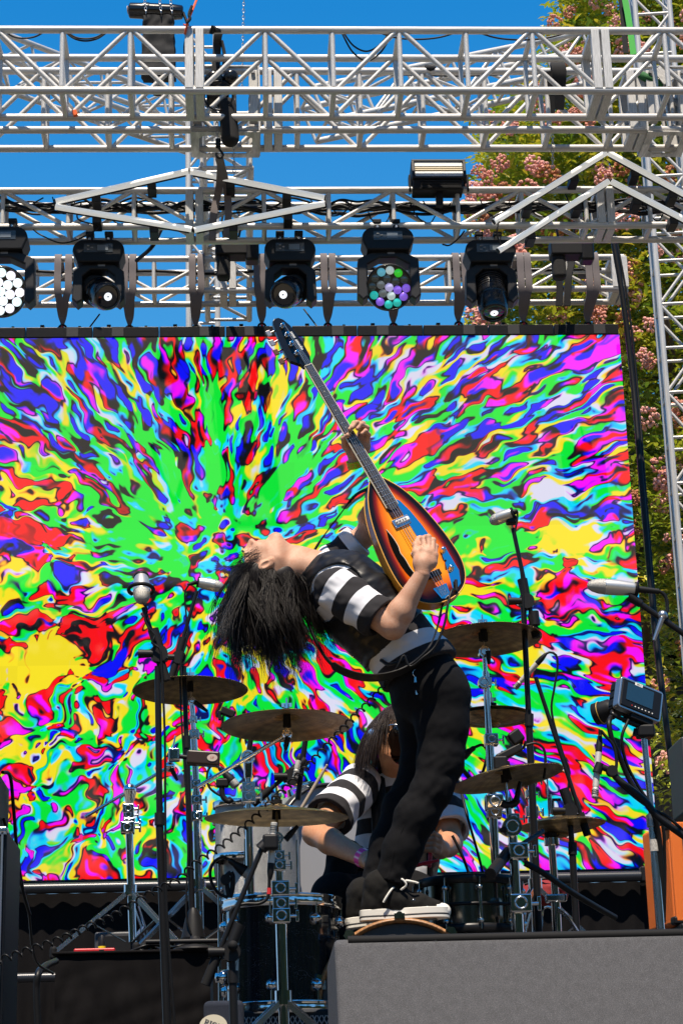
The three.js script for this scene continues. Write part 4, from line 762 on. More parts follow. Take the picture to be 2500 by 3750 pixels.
{ // rear straight stand
  const [t, L] = stand('plain chrome stand tube between the tilted cymbal and the hi-hat', 1950, 3050, 8.0);
  rod(t, 'upper_tube', L(1936, 2690), L(1944, 2980), 0.011, M.chrome); rod(t, 'lower_tube', L(1944, 2970), L(1978, 3850), 0.017, M.chrome); collar(t, L(1942, 2860), UP, 0.016); collar(t, L(1945, 2975), UP, 0.017); collar(t, L(1940, 2910), UP, 0.013);
  tripod(t, L(1958, 3240), null, 0.3, 0.3, 0.32);
}
{ // far left boom stand without a cymbal
  const [t, L] = stand('empty chrome boom stand on the draped riser', 478, 3200, 8.8);
  rod(t, 'boom_arm', L(312, 2992), L(622, 2806), 0.0075, M.chrome); rod(t, 'rod', L(618, 2812), L(643, 2694), 0.004, M.chrome); mesh('tilter', new THREE.SphereGeometry(0.024, 16, 12).translate(L(622, 2808).x, L(622, 2808).y, L(622, 2808).z), M.chrome, t); lever(t, L(628, 2815, 8.75), L(650, 2858, 8.75));
  const j = L(476, 2893); mesh('boom_joint', new THREE.SphereGeometry(0.029, 18, 14).translate(j.x, j.y, j.z), M.chrome, t); mesh('boom_neck', cylG(L(476, 2900), L(475, 2950), 0.03, 0.015), M.chrome, t);
  rod(t, 'upper_tube', L(475, 2940), L(474, 3060), 0.0135, M.chrome); rod(t, 'lower_tube', L(474, 3050), L(487, 3450), 0.017, M.chrome); collar(t, L(471, 2962), UP, 0.016); collar(t, L(472, 2985), UP, 0.015); collar(t, L(474, 3015), UP, 0.017); collar(t, L(468, 3032), UP, 0.02);
  tripod(t, L(478, 3260), null, 0.33, 2.9, 0.27);
}
// ================================================================ drums
const lugM = M.chrome;
function lug(t, p, n, up, r = 0.021) { // round stepped lug facing along n
  const prof = [[r, 0], [r, r * 0.35], [r * 0.8, r * 0.5], [r * 0.8, r * 0.75], [r * 0.6, r * 0.85], [r * 0.55, r * 1.1], [r * 0.25, r * 1.2], [0.0005, r * 1.2]];
  const o = mesh('lug', orient(lathe(prof, 22), p, n), lugM, t); return o;
}
const pearl = phys(0.012, 0.012, 0.015, 0.14, 0, { clearcoat: 1, clearcoatRoughness: 0.04 });
{ // swirls of pearl in the dark wrap
  const sw = dataTex(512, 512, (u, v) => { const n = Math.abs(noise2(u * 16 + noise2(u * 7, v * 8) * 1.5, v * 15 + noise2(u * 6 + 9, v * 6) * 1.5)), k = Math.pow(Math.max(0, 1 - n * 5), 3) * (0.35 + 0.65 * Math.max(0, noise2(u * 5 + 4, v * 5))); return [0.10 + k * 0.4, 0.10 + k * 0.4, 0.115 + k * 0.42]; }, true);
  pearl.color.setRGB(1, 1, 1); pearl.map = rep(sw, 2, 1);
}
{ // floor tom
  const c = P(1040, 3500, 6.75), top = P(1040, 3292, 6.75).y, bot = P(1040, 3686, 6.75).y, R = 0.195, h = top - bot;
  const t = thing('floor_tom', 'glossy black pearl floor tom with chrome rims and round lugs', 'drum', V(c.x, bot, -6.95));
  mesh('shell', new THREE.CylinderGeometry(R, R, h, 64, 1, true).translate(0, h / 2, 0), pearl, t);
  for (const [y, n] of [[h, 'top_rim'], [0, 'bottom_rim']]) mesh(n, lathe([[R + 0.004, y - 0.02], [R + 0.012, y - 0.018], [R + 0.014, y - 0.004], [R + 0.011, y + 0.004], [R + 0.011, y + 0.016], [R + 0.015, y + 0.02], [R + 0.008, y + 0.022], [R + 0.002, y + 0.012], [R - 0.012, y + 0.008]], 64), M.chrome, t);
  mesh('drum_head', new THREE.CylinderGeometry(R - 0.004, R - 0.004, 0.004, 48).translate(0, h + 0.006, 0), std(0.55, 0.55, 0.53, 0.5), t);
  for (let i = 0; i < 8; i++) {
    const a = -0.62 + i * 6.2832 / 8 + 0.41, n = V(Math.sin(a), 0, Math.cos(a));
    for (const [y, s] of [[h - 0.062, 1], [0.07, -1]]) { const p = n.clone().multiplyScalar(R).setY(y), l = lug(t, p, n, UP); mesh('tension_rod', cylG(n.clone().multiplyScalar(R + 0.01).setY(y + s * 0.012), n.clone().multiplyScalar(R + 0.01).setY(y + s * 0.062), 0.0035), M.chrome, l); }
  }
  for (const a of [-1.35, 1.5, 3.2]) {
    const n = V(Math.sin(a), 0, Math.cos(a)), q = n.clone().multiplyScalar(R + 0.025);
    const b = mesh('leg_bracket', orient(lathe([[0.001, 0], [0.028, 0], [0.026, 0.02], [0.016, 0.028], [0.016, 0.04], [0.001, 0.042]], 18), n.clone().multiplyScalar(R).setY(0.11), n), M.chrome, t);
    mesh('leg', cylG(q.clone().setY(h * 0.75), q.clone().setY(-0.32), 0.0055), M.chrome, t);
  }
  mesh('badge', boxG(0.035, 0.03, 0.003, 0.12, 0.07, R - 0.035), M.chromeWorn, t);
}
// drum lying on its side: axis = direction it faces
function bassDrum(name, label, c, R, len, axis, shellM, hoopM, headM, lugs) {
  const t = thing(name, label, 'bass drum', c), z = axis.clone().normalize(), O = (g) => orient(g, V(0, 0, 0), z, V(1, 0, 0));
  mesh('shell', O(new THREE.CylinderGeometry(R, R, len, 72, 1, true)), shellM, t);
  for (const s of [-1, 1]) {
    const y = s * len / 2;
    mesh('hoop', O(lathe([[R + 0.004, y - s * 0.012], [R + 0.021, y - s * 0.012], [R + 0.023, y], [R + 0.021, y + s * 0.028], [R + 0.006, y + s * 0.03], [R + 0.004, y - s * 0.012]], 96)), hoopM, t);
    mesh('drum_head', O(new THREE.CylinderGeometry(R + 0.003, R + 0.003, 0.004, 64).translate(0, y + s * 0.012, 0)), headM, t);
  }
  for (let i = 0; i < lugs; i++) for (const s of [-1, 1]) {
    const a = (i + 0.5) / lugs * 6.2832, e = (r, y) => V(Math.cos(a) * r, y, Math.sin(a) * r);
    const cl = mesh('claw', O(merge([cylG(e(R + 0.03, s * (len / 2 - 0.03)), e(R + 0.03, s * (len / 2 + 0.03)), 0.012), boxG(0.035, 0.05, 0.018).rotateY(-a - Math.PI / 2).translate(e(R + 0.026, 0).x, s * (len / 2 + 0.012), e(R + 0.026, 0).z)])), M.chrome, t);
    mesh('tension_rod', O(cylG(e(R + 0.03, s * (len / 2 - 0.03)), e(R + 0.03, s * (len / 2 - 0.12)), 0.004)), M.chrome, cl);
    mesh('lug', O(cylG(e(R, s * (len / 2 - 0.13)), e(R + 0.03, s * (len / 2 - 0.13)), 0.016, 0.01)), M.chrome, cl);
  }
  return t;
}
const tan = std(0.42, 0.2, 0.075, 0.4, 0, { map: rep(scuffs, 8, 1) });
// the bass drum that the bass player stands on
const BD = P(1496, 3682, 6.78); BD.z = -6.98;
bassDrum('bass_drum', 'dark bass drum with tan wooden hoops under the feet of the bass player', BD, 0.265, 0.38, V(-0.1, 0, 1), std(0.02, 0.02, 0.022, 0.35), tan, std(0.03, 0.03, 0.03, 0.5), 10);
{ // silver sparkle kit standing behind
  const spark = std(0.62, 0.62, 0.6, 0.35, 0.55, { map: rep(grain, 12, 6), bumpMap: rep(grain, 12, 6), bumpScale: 0.001 });
  const c = P(1105, 3150, 8.6);
  bassDrum('bass_drum', 'big silver sparkle bass drum with a grey head behind the drummer arm', c, 0.275, 0.42, V(0.55, 0, 0.83), spark, std(0.03, 0.03, 0.03, 0.3), std(0.36, 0.36, 0.37, 0.55), 8);
  const p = P(880, 2950, 8.3), t = thing('rack_tom', 'small silver sparkle tom with chrome rim behind the pale cymbal', 'drum', p), R = 0.105, h = 0.22;
  mesh('shell', new THREE.CylinderGeometry(R, R, h, 40, 1, true).translate(0, -h / 2, 0), spark, t);
  for (const y of [0, -h]) mesh('rim', lathe([[R + 0.003, y - 0.014], [R + 0.01, y - 0.012], [R + 0.01, y + 0.012], [R + 0.003, y + 0.014], [R - 0.006, y + 0.006]], 48), M.chrome, t);
  mesh('drum_head', new THREE.CylinderGeometry(R - 0.002, R - 0.002, 0.004, 40), std(0.6, 0.6, 0.6, 0.5), t);
  for (let i = 0; i < 6; i++) { const a = i * 1.047 + 0.3, n = V(Math.sin(a), 0, Math.cos(a)); lug(t, n.clone().multiplyScalar(R).setY(-0.07), n, UP, 0.013); }
  mesh('mounting_post', cylG(V(0.1, -0.1, -0.05), V(0.26, -0.3, -0.1), 0.012), M.chrome, t);
  // floor tom of the silver kit
  const q = P(845, 3120, 8.2), f = thing('silver_floor_tom', 'silver sparkle floor tom half hidden behind the black floor tom', 'drum', q), RR = 0.16, hh = 0.36;
  mesh('shell', new THREE.CylinderGeometry(RR, RR, hh, 48, 1, true).translate(0.13, 0, -0.15), spark, f);
  for (const y of [hh / 2, -hh / 2]) mesh('rim', lathe([[RR + 0.003, y - 0.016], [RR + 0.011, y - 0.014], [RR + 0.011, y + 0.012], [RR + 0.003, y + 0.014], [RR - 0.006, y + 0.006]], 48).translate(0.13, 0, -0.15), M.chrome, f);
  for (const a of [-1.5, -0.4, 0.9]) { const n = V(Math.sin(a), 0, Math.cos(a)); mesh('leg', cylG(n.clone().multiplyScalar(RR + 0.02).add(V(0.13, 0.05, -0.15)), n.clone().multiplyScalar(RR + 0.02).add(V(0.13, -0.5, -0.15)), 0.006), M.chrome, f); lug(f, n.clone().multiplyScalar(RR).add(V(0.13, 0.09, -0.15)), n, UP, 0.016); }
}
{ // snare drum: dark nickel shell
  const c = P(1715, 3330, 7.15), t = thing('snare_drum', 'dark nickel snare drum with tube lugs beside the white soled shoe', 'drum', c), R = 0.178, h = 0.17;
  const nick = std(0.20, 0.185, 0.16, 0.16, 1);
  mesh('shell', new THREE.CylinderGeometry(R, R, h, 64, 1, true), nick, t);
  for (const y of [-h / 2, h / 2]) mesh('rim', lathe([[R + 0.003, y - 0.014], [R + 0.012, y - 0.012], [R + 0.013, y + 0.006], [R + 0.009, y + 0.016], [R + 0.003, y + 0.018], [R - 0.008, y + 0.008]], 64), M.blackMetal, t);
  mesh('bead', new THREE.TorusGeometry(R + 0.002, 0.006, 8, 64).rotateX(Math.PI / 2), M.blackMetal, t);
  mesh('drum_head', new THREE.CylinderGeometry(R - 0.004, R - 0.004, 0.004, 48).translate(0, h / 2 + 0.006, 0), std(0.5, 0.5, 0.5, 0.5), t);
  for (let i = 0; i < 10; i++) { const a = i * 0.6283 + 0.1, e = (y, r = R + 0.017) => V(Math.sin(a) * r, y, Math.cos(a) * r); const l = mesh('tube_lug', cylG(e(-0.055), e(0.05), 0.0058), M.chrome, t); for (const y of [-0.06, 0.055]) mesh('lug_end', new THREE.SphereGeometry(0.01, 10, 8).translate(e(y).x, y, e(y).z), M.chrome, l); mesh('tension_rod', cylG(e(-0.09), e(0.09), 0.003), M.chrome, l); }
  mesh('strainer', boxG(0.03, 0.09, 0.02, R * 0.72, -0.01, R * 0.74, 0.004).rotateY(0.05), M.chrome, t);
}
// ================================================================ microphones and their stands
function micStand(label, base, pole, boom, clutch, Z) {
  const t = thing('microphone_stand', label, 'microphone stand', P(base[0], base[1], Z), 'black microphone stands'), L = TL(t, Z);
  for (let i = 0; i + 1 < pole.length; i++) rod(t, i ? 'lower_tube' : 'upper_tube', L(...pole[i]), L(...pole[i + 1]), i ? 0.0135 : 0.011, M.blackMetal);
  if (pole.length > 2) mesh('height_grip', cylG(L(pole[1][0], pole[1][1] - 45), L(...pole[1]), 0.017), M.black, t);
  if (boom) {
    rod(t, 'boom_arm', L(...boom[0]), L(...boom[1]), 0.0085, M.blackMetal); const d = L(...boom[1]).sub(L(...boom[0])).normalize(), c = L(...clutch);
    mesh('clutch', merge([cylG(c.clone().addScaledVector(d, -0.07), c.clone().addScaledVector(d, 0.05), 0.02, 0.017, 10), new THREE.CylinderGeometry(0.03, 0.03, 0.035, 18).rotateX(Math.PI / 2).translate(c.x, c.y - 0.02, c.z)]), M.black, t);
    mesh('knob', orient(new THREE.CylinderGeometry(0.013, 0.016, 0.05, 12), c.clone().add(V(-0.045, -0.02, 0.01)), V(1, 0, 0)), M.black, t);
    mesh('counter_grip', cylG(L(...boom[1]).addScaledVector(d, -0.09), L(...boom[1]), 0.0155), M.rubber, t);
  }
  return [t, L];
}
function bigMic(label, a, b, Z, za, zb, r, clipAt) { // large side-address microphone: grille half at a, body to b
  const A = P(a[0], a[1], Z + za), B = P(b[0], b[1], Z + zb), d = B.clone().sub(A), l = d.length(); d.normalize();
  const t = thing('studio_microphone', label, 'microphone', A.clone()), O = (g) => orient(g, V(0, 0, 0), d, V(0, 0, 1));
  mesh('grille', O(lathe([[0.0005, 0], [r * 0.45, l * 0.02], [r * 0.75, l * 0.1], [r * 0.95, l * 0.22], [r, l * 0.34]], 28)), M.micGrille, t);
  const b2 = mesh('body', O(lathe([[r, l * 0.34], [r * 1.02, l * 0.35], [r, l * 0.6], [r * 0.86, l * 0.88], [r * 0.78, l * 0.93]], 28)), M.mic, t);
  mesh('ring', O(lathe([[r * 0.8, l * 0.92], [r * 0.9, l * 0.925], [r * 0.9, l * 0.99], [r * 0.3, l], [0.0005, l]], 28)), M.black, t);
  mesh('rib', O(new THREE.TorusGeometry(r * 1.0, r * 0.035, 6, 28).rotateX(Math.PI / 2).translate(0, l * 0.345, 0)), M.chromeWorn, b2);
  return t;
}
function pencilMic(label, a, b, Z, za = 0, zb = 0, name = 'pencil_microphone', dark = 0.3) { // capsule at a, plug at b
  const A = P(a[0], a[1], Z + za), B = P(b[0], b[1], Z + zb), d = B.clone().sub(A), l = d.length(); d.normalize();
  const t = thing(name, label, 'microphone', A), O = (g) => orient(g, V(0, 0, 0), d), r = 0.011;
  mesh('capsule', O(lathe([[0.0005, 0], [r * 0.9, 0], [r, 0.003], [r, 0.03]], 18)), M.micGrille, t);
  const bd = mesh('body', O(lathe([[r, 0.03], [r * 0.85, 0.033], [r * 0.85, 0.037], [r, 0.04], [r, l * (1 - dark)], [r * 0.9, l * (1 - dark) + 0.004]], 18)), M.micCream, t);
  for (let i = 0; i < 3; i++) mesh('slot', O(new THREE.TorusGeometry(r, 0.0012, 5, 18).rotateX(Math.PI / 2).translate(0, 0.012 + i * 0.006, 0)), M.black, bd);
  mesh('connector', O(lathe([[r * 0.9, l * (1 - dark)], [r * 1.02, l * (1 - dark) + 0.004], [r * 1.0, l * 0.86], [r * 0.55, l], [0.0005, l]], 18)), M.black, t);
  return t;
}
function dynMic(label, a, b, Z, za = 0, zb = 0) {
  const A = P(a[0], a[1], Z + za), B = P(b[0], b[1], Z + zb), d = B.clone().sub(A), l = d.length(); d.normalize();
  const t = thing('dynamic_microphone', label, 'microphone', A), O = (g) => orient(g, V(0, 0, 0), d);
  mesh('grille', O(lathe([[0.0005, 0], [0.014, 0.001], [0.018, 0.008], [0.0185, 0.03]], 20)), M.micGrille, t);
  mesh('body', O(lathe([[0.0185, 0.03], [0.0195, 0.034], [0.018, l * 0.45], [0.012, l * 0.7], [0.0115, l * 0.72]], 20)), M.black, t);
  mesh('connector', O(lathe([[0.0115, l * 0.72], [0.0105, l * 0.74], [0.0105, l * 0.9], [0.005, l], [0.0005, l]], 16)), M.blackMetal, t);
  return t;
}
{ // two stands at the left
  const [t, L] = micStand('black boom microphone stand whose large microphone points up beside the hair', [600, 3500], [[578, 2440], [585, 3022], [622, 4030]], [[526, 2225], [610, 2493]], [583, 2375], 6.6);
  mesh('coiled_cable', curveG([L(527, 2210, 6.57), L(540, 2235, 6.57), L(530, 2260, 6.57), L(546, 2300, 6.57), L(570, 2330, 6.57), L(556, 2352, 6.57), L(585, 2375, 6.57), L(592, 2440, 6.57), L(604, 2700, 6.57), L(606, 3000, 6.57), L(610, 3300, 6.57), L(640, 3750, 6.57)], 0.0045, 90, 6), M.cable, t);
  mesh('mount_ring', orient(new THREE.TorusGeometry(0.042, 0.007, 8, 28, 5), L(517, 2160, 6.57), V(0.9, 0.1, 0.4)), M.black, t);
  bigMic('large silver microphone seen end on, standing upright on the boom', [521, 2205], [518, 2110], 6.6, -0.03, 0.05, 0.03);
  const [t2] = micStand('black boom stand on a cone base that reaches up to the microphone by the hair', [694, 3000], [[674, 2440], [684, 2740], [706, 3400]], [[722, 2165], [626, 2488]], [656, 2392], 8.45);
  mesh('base', lathe([[0.001, 0], [0.055, 0], [0.05, 0.02], [0.03, 0.11], [0.014, 0.14]], 24).translate(loc(t2, P(708, 3450, 8.45)).x, loc(t2, P(708, 3450, 8.45)).y, 0), M.black, t2);
  mesh('mic_cable', curveG([P(690, 2145, 8.42), P(678, 2165, 8.42), P(682, 2250, 8.42), P(688, 2330, 8.42), P(664, 2420, 8.42), P(662, 2560, 8.42), P(675, 2800, 8.42), P(690, 3050, 8.42), P(684, 3360, 8.4), P(700, 3420, 8.4)].map(p => loc(t2, p)), 0.0045, 60, 6), M.cable, t2);
  bigMic('grey microphone lying level with its tip half hidden by the hair', [820, 2152], [722, 2131], 8.45, 0.0, 0.0, 0.027);
  mesh('plug', cylG(P(722, 2131, 8.45).sub(t2.position), P(686, 2142, 8.45).sub(t2.position), 0.011, 0.006), M.black, t2);
}
{ // right hand stand
  const [t, L] = micStand('tall black boom stand between the bass player and the video camera', [1955, 3000], [[1913, 2180], [1936, 2660], [1998, 3950]], [[1877, 1935], [1962, 2335]], [1924, 2185], 7.3);
  mesh('grip', cylG(L(1952, 2240), L(1958, 2290), 0.02), M.black, t);
  mesh('mic_cable', curveG([L(1893, 1875, 7.28), L(1893, 1900, 7.28), L(1884, 1960, 7.28), L(1900, 2050, 7.28), L(1912, 2150, 7.28), L(1918, 2300, 7.28), L(1935, 2600, 7.28)], 0.0045, 40, 6), M.cable, t);
  mesh('swivel', merge([boxG(0.04, 0.035, 0.04, L(1870, 1905).x, L(1870, 1905).y, 0, 0.008)]), M.black, t);
  bigMic('silver microphone slanting down on the tall stand beside the bass body', [1792, 1912], [1880, 1876], 7.3, 0.02, -0.02, 0.024);
  mesh('plug', cylG(P(1878, 1877, 7.28).sub(t.position), P(1893, 1870, 7.28).sub(t.position), 0.012, 0.008), M.black, t);
}
{ // far right vocal microphone
  const t = thing('microphone_stand', 'black boom arm reaching in under the level silver microphone beside the truss tower', 'microphone stand', P(2420, 2250, 6.2), 'black microphone stands'), L = TL(t, 6.2);
  rod(t, 'boom_arm', L(2310, 2190), L(2530, 2340), 0.0095, M.blackMetal); mesh('swivel', cylG(L(2300, 2183), L(2345, 2212), 0.016, 0.013), M.black, t); mesh('clutch', new THREE.SphereGeometry(0.016, 14, 10).translate(L(2422, 2256).x, L(2422, 2256).y, 0.01), M.steel, t);
  mesh('thumb_screw', cylG(L(2422, 2265, 6.17), L(2392, 2345, 6.17), 0.009, 0.005), M.steel, t);
  rod(t, 'pole', L(2520, 2330), L(2560, 3700), 0.013, M.blackMetal);
  mesh('mic_cable', curveG([L(2330, 2160), L(2405, 2163), L(2432, 2180), L(2442, 2220), L(2440, 2262), L(2470, 2300), L(2530, 2350)], 0.006, 40, 7), M.cable, t);
  bigMic('level silver microphone with a grille nose beside the edge of the screen', [2148, 2143], [2336, 2158], 6.2, 0, 0, 0.026);
  mesh('plug', cylG(P(2332, 2158, 6.2).sub(t.position), P(2410, 2166, 6.2).sub(t.position), 0.012, 0.009), M.black, t);
}
{ // thin microphone over the kit and the one by the camera
  pencilMic('slim pale microphone slanting over the tilted cymbal, cable looping from its top', [1883, 2521], [1998, 2394], 7.6, 0.03, -0.03);
  const [t, L] = micStand('slender black boom stand carrying the slanting slim microphone', [2083, 3000], [[2083, 2960], [2095, 3130], [2135, 3900]], [[1960, 2480], [2150, 3060]], [2083, 2952], 7.6);
  mesh('mic_cable', curveG([L(1998, 2394), L(2015, 2388), L(2035, 2400), L(2040, 2440), L(2028, 2520), L(2018, 2600), L(2060, 2760), L(2082, 2820), L(2078, 2900)], 0.005, 40, 6), M.cable, t);
  pencilMic('slim pale microphone hanging almost upright below the video camera', [2176, 2922], [2196, 2688], 6.5, 0, 0.02);
  const a = thing('gooseneck_stand', 'black flexible arm with a clip holding the upright slim microphone', 'microphone stand', P(2250, 2840, 6.5), 'black microphone stands'), K = TL(a, 6.5);
  mesh('clip', merge([cylG(K(2184, 2830), K(2196, 2795), 0.016, 0.014), cylG(K(2196, 2806), K(2235, 2822), 0.011)]), M.black, a); mesh('pivot', new THREE.CylinderGeometry(0.018, 0.018, 0.03, 16).rotateX(1.57).translate(K(2238, 2824).x, K(2238, 2824).y, 0), M.black, a);
  mesh('boom_arm', curveG([K(2240, 2828), K(2262, 2855), K(2300, 2885), K(2360, 2935), K(2400, 2985), K(2520, 3075)], 0.012, 40, 9), M.black, a);
  mesh('mic_cable', curveG([K(2196, 2690), K(2194, 2672), K(2215, 2695), K(2245, 2730), K(2256, 2790), K(2254, 2850), K(2300, 2900), K(2380, 2960), K(2440, 2990), K(2520, 3060)], 0.0055, 60, 7), M.cable, a);
}
{ // boom in front of the floor tom
  const [t, L] = micStand('short black boom stand crossing in front of the floor tom', [850, 3600], [[849, 3475], [853, 3600], [864, 4020]], [[968, 3085], [752, 3607]], [846, 3462], 6.3);
  mesh('holder', merge([cylG(L(955, 3110), L(985, 3075), 0.02, 0.016), boxG(0.05, 0.05, 0.04, L(990, 3085).x, L(990, 3085).y, 0, 0.01)]), M.black, t); mesh('knob_cap', new THREE.SphereGeometry(0.016, 14, 10).translate(L(853, 3467).x, L(853, 3467).y, 0.035), M.rubber, t);
  mesh('mic_cable', curveG([L(986, 3220), L(985, 3255), L(978, 3290), L(950, 3308), L(900, 3310), L(862, 3320), L(845, 3340), L(848, 3375)], 0.0055, 50, 7), M.cable, t);
  mesh('cable_ring', cylG(L(986, 3252), L(985, 3275), 0.007), M.red, t);
  const pm = pencilMic('slim grey microphone pointing up in front of the floor tom, red ring on its cable', [1004, 3012], [988, 3222], 6.32);
  dynMic('black dynamic microphone aimed at the floor tom head', [925, 3212], [836, 3146], 6.6);
  const k = thing('drum_clip', 'black slotted microphone clip on the floor tom rim', 'clip', P(842, 3240, 6.62)), K = TL(k, 6.62);
  mesh('bracket', curveG([K(846, 3195), K(832, 3205), K(834, 3260), K(842, 3285), K(850, 3260), K(852, 3205), K(846, 3195)], 0.008, 40, 8), M.black, k); mesh('knob', new THREE.CylinderGeometry(0.017, 0.017, 0.03, 16).rotateX(1.57).translate(K(826, 3222).x, K(826, 3222).y, 0), M.black, k);
  mesh('cable', curveG([K(838, 3146), K(815, 3140), K(786, 3155), K(770, 3190), K(775, 3230), K(800, 3270), K(835, 3288)], 0.0055, 40, 7), M.cable, k);
}
{ // microphones among the cymbals
  dynMic('black dynamic microphone clipped above the small silver tom', [868, 2882], [800, 2806], 7.7);
  const k = thing('drum_clip', 'black jointed microphone clip on the small silver tom', 'clip', P(815, 2880, 7.7)), K = TL(k, 7.7);
  mesh('bracket', curveG([K(808, 2850), K(812, 2880), K(818, 2920), K(840, 2935), K(850, 2925)], 0.011, 24, 9), M.black, k); mesh('pivot', merge([boxG(0.05, 0.035, 0.03, K(815, 2868).x, K(815, 2868).y, 0, 0.008)]), M.black, k);
  mesh('cable', curveG([K(800, 2806), K(775, 2805), K(760, 2830), K(765, 2880), K(800, 2910), K(830, 2920)], 0.005, 30, 6), M.cable, k);
  const [t, L] = micStand('black boom rising behind the large dark cymbal with a slim grey microphone', [1070, 2800], [[1122, 2680], [1090, 2930]], [[1085, 2810], [925, 2945]], [1070, 2826], 7.6);
  pencilMic('slim grey microphone hanging under the large dark cymbal', [1080, 2850], [1098, 2760], 7.55);
  rod(t, 'leg', L(920, 2690), L(893, 2900), 0.011, M.blackMetal);
  const b = thing('percussion_block', 'dark wooden percussion block with a round white emblem clamped to a stand', 'percussion', P(740, 2778, 6.9)), B = TL(b, 6.9);
  mesh('block', boxG(0.115, 0.05, 0.05, B(745, 2778).x, B(745, 2778).y, 0, 0.008).rotateZ(-0.08), std(0.035, 0.02, 0.014, 0.35), b);
  mesh('emblem', new THREE.CylinderGeometry(0.018, 0.018, 0.002, 24).scale(1, 1, 0.7).rotateX(1.57).translate(B(778, 2780).x, B(778, 2780).y, 0.0265), std(0.5, 0.4, 0.35, 0.6), b);
  const e = textTex('LP', 128, 64, 'bold 50px serif'); mesh('lettering', new THREE.PlaneGeometry(0.024, 0.012).translate(B(778, 2780).x, B(778, 2780).y, 0.0282), std(0.35, 0.03, 0.02, 0.6, 0, { alphaMap: e, transparent: true }), b);
  mesh('arm', cylG(B(612, 2765), B(700, 2775), 0.008), M.black, b); mesh('clamp', merge([boxG(0.04, 0.045, 0.04, B(638, 2765).x, B(638, 2765).y, 0, 0.006), cylG(B(725, 2765), B(726, 2805), 0.007)]), M.chrome, b);
  const d = thing('cymbal_microphone', 'small black block microphone clipped behind the large dark cymbal', 'microphone', P(835, 2610, 7.25)), D = TL(d, 7.25);
  mesh('body', boxG(0.055, 0.03, 0.03, 0, 0, 0, 0.006).rotateZ(-0.4), M.black, d); mesh('foot', boxG(0.012, 0.035, 0.02, -0.03, -0.01, 0, 0.003), M.black, d);
  const m = thing('cymbal_microphone', 'black microphone clip perched on the steeply tilted cymbal', 'microphone', P(1860, 2765, 6.95)), N = TL(m, 6.95);
  mesh('arm', merge([boxG(0.1, 0.03, 0.035, 0.005, 0.005, 0, 0.008).rotateZ(0.45), boxG(0.05, 0.05, 0.04, 0.06, 0.035, 0, 0.01).rotateZ(0.6)]), M.black, m); mesh('clamp', merge([boxG(0.05, 0.05, 0.04, -0.03, -0.03, 0, 0.008)]), M.black, m);
  for (let i = 0; i < 3; i++) mesh('spring', cylG(N(1890 + i * 12, 2745), N(1896 + i * 14, 2715), 0.005), M.blackMetal, m);
  mesh('cable', curveG([N(1925, 2728), N(1960, 2722), N(1988, 2740), N(1995, 2800), N(1990, 2850)], 0.005, 24, 6), M.cable, m);
  dynMic('black microphone with a red ring poking out behind the bass player leg', [1670, 2785], [1740, 2735], 7.6);
  const c2 = thing('microphone_lead', 'black microphone lead looping behind the tilted cymbal', 'cable', P(1760, 2740, 7.6)), C2 = TL(c2, 7.6);
  mesh('lead', curveG([C2(1738, 2736), C2(1765, 2728), C2(1782, 2750), C2(1775, 2800), C2(1762, 2840)], 0.006, 24, 7), M.cable, c2);
  mesh('arm', curveG([C2(1690, 2815), C2(1740, 2870), C2(1790, 2900)], 0.009, 16, 8), M.black, c2);
  mesh('pivot', boxG(0.05, 0.04, 0.03, C2(1757, 2885).x, C2(1757, 2885).y, 0, 0.008), M.black, c2);
  cable('long black lead slanting from the tilted cymbal to the snare drum', [P(1680, 2870, 7.3), P(1710, 2990, 7.2), P(1750, 3130, 7.2), P(1775, 3230, 7.2)], 0.005, 'leads round the drum kit');
  cable('black lead running down beside the snare drum', [P(1655, 3060, 7.4), P(1690, 3130, 7.4), P(1720, 3210, 7.4)], 0.006, 'leads round the drum kit');
  cable('looping black lead behind the hand of the drummer', [P(1660, 3060, 7.8), P(1670, 3105, 7.8), P(1655, 3112, 7.8), P(1630, 3100, 7.8)], 0.006, 'leads round the drum kit');
  cable('heavy black lead sagging from the tilted cymbal stand towards the orange amplifier', [P(1920, 3160, 7), P(1985, 3195, 7), P(2080, 3260, 7.1), P(2180, 3320, 7.2), P(2250, 3360, 7.3)], 0.012, 'leads round the drum kit');
}
// ================================================================ cabinets, camera and odds and ends
const carpet = std(1, 1, 1, 0.95, 0, {});
{
  const t = dataTex(512, 512, (u, v, i, j) => { const n = 0.285 + 0.12 * (rnd() - 0.5) + 0.03 * noise2(i * 0.3, j * 0.12) + 0.012 * noise2(u * 9, v * 9) + (rnd() < 0.05 ? 0.15 : 0); return [n, n, n * 1.03]; }, true);
  carpet.map = rep(t, 3.2, 3.2); carpet.bumpMap = rep(grain, 7); carpet.bumpScale = 0.0012;
}
{ // floor monitor wedge
  const a = P(1250, 3437, 4.7), t = thing('stage_monitor', 'big grey carpeted wedge loudspeaker at the front edge of the stage', 'loudspeaker', V(a.x - 0.006, 1.453, -4.7)), h = a.y - 1.453, w = 1.05;
  const sh = new THREE.Shape(); sh.moveTo(0.30, 0); sh.lineTo(0.30, 0.05); sh.lineTo(0.012, h - 0.028); sh.quadraticCurveTo(0.004, h - 0.014, -0.012, h - 0.014); sh.lineTo(-0.4, h - 0.03); sh.lineTo(-0.42, 0); sh.closePath();
  const g = new THREE.ExtrudeGeometry(sh, { depth: w, bevelEnabled: true, bevelSize: 0.012, bevelThickness: 0.012, bevelSegments: 3, steps: 1 }); g.rotateY(-Math.PI / 2); g.translate(w, 0, 0);
  // extruded along x; shape x becomes +z
  mesh('cabinet', g, carpet, t);
  mesh('edge_trim', curveG([V(0.02, h - 0.006, 0.006), V(w / 2, h - 0.006, 0.006), V(w + 0.02, h - 0.006, 0.006)], 0.011, 8, 12), M.rubber, t);
}
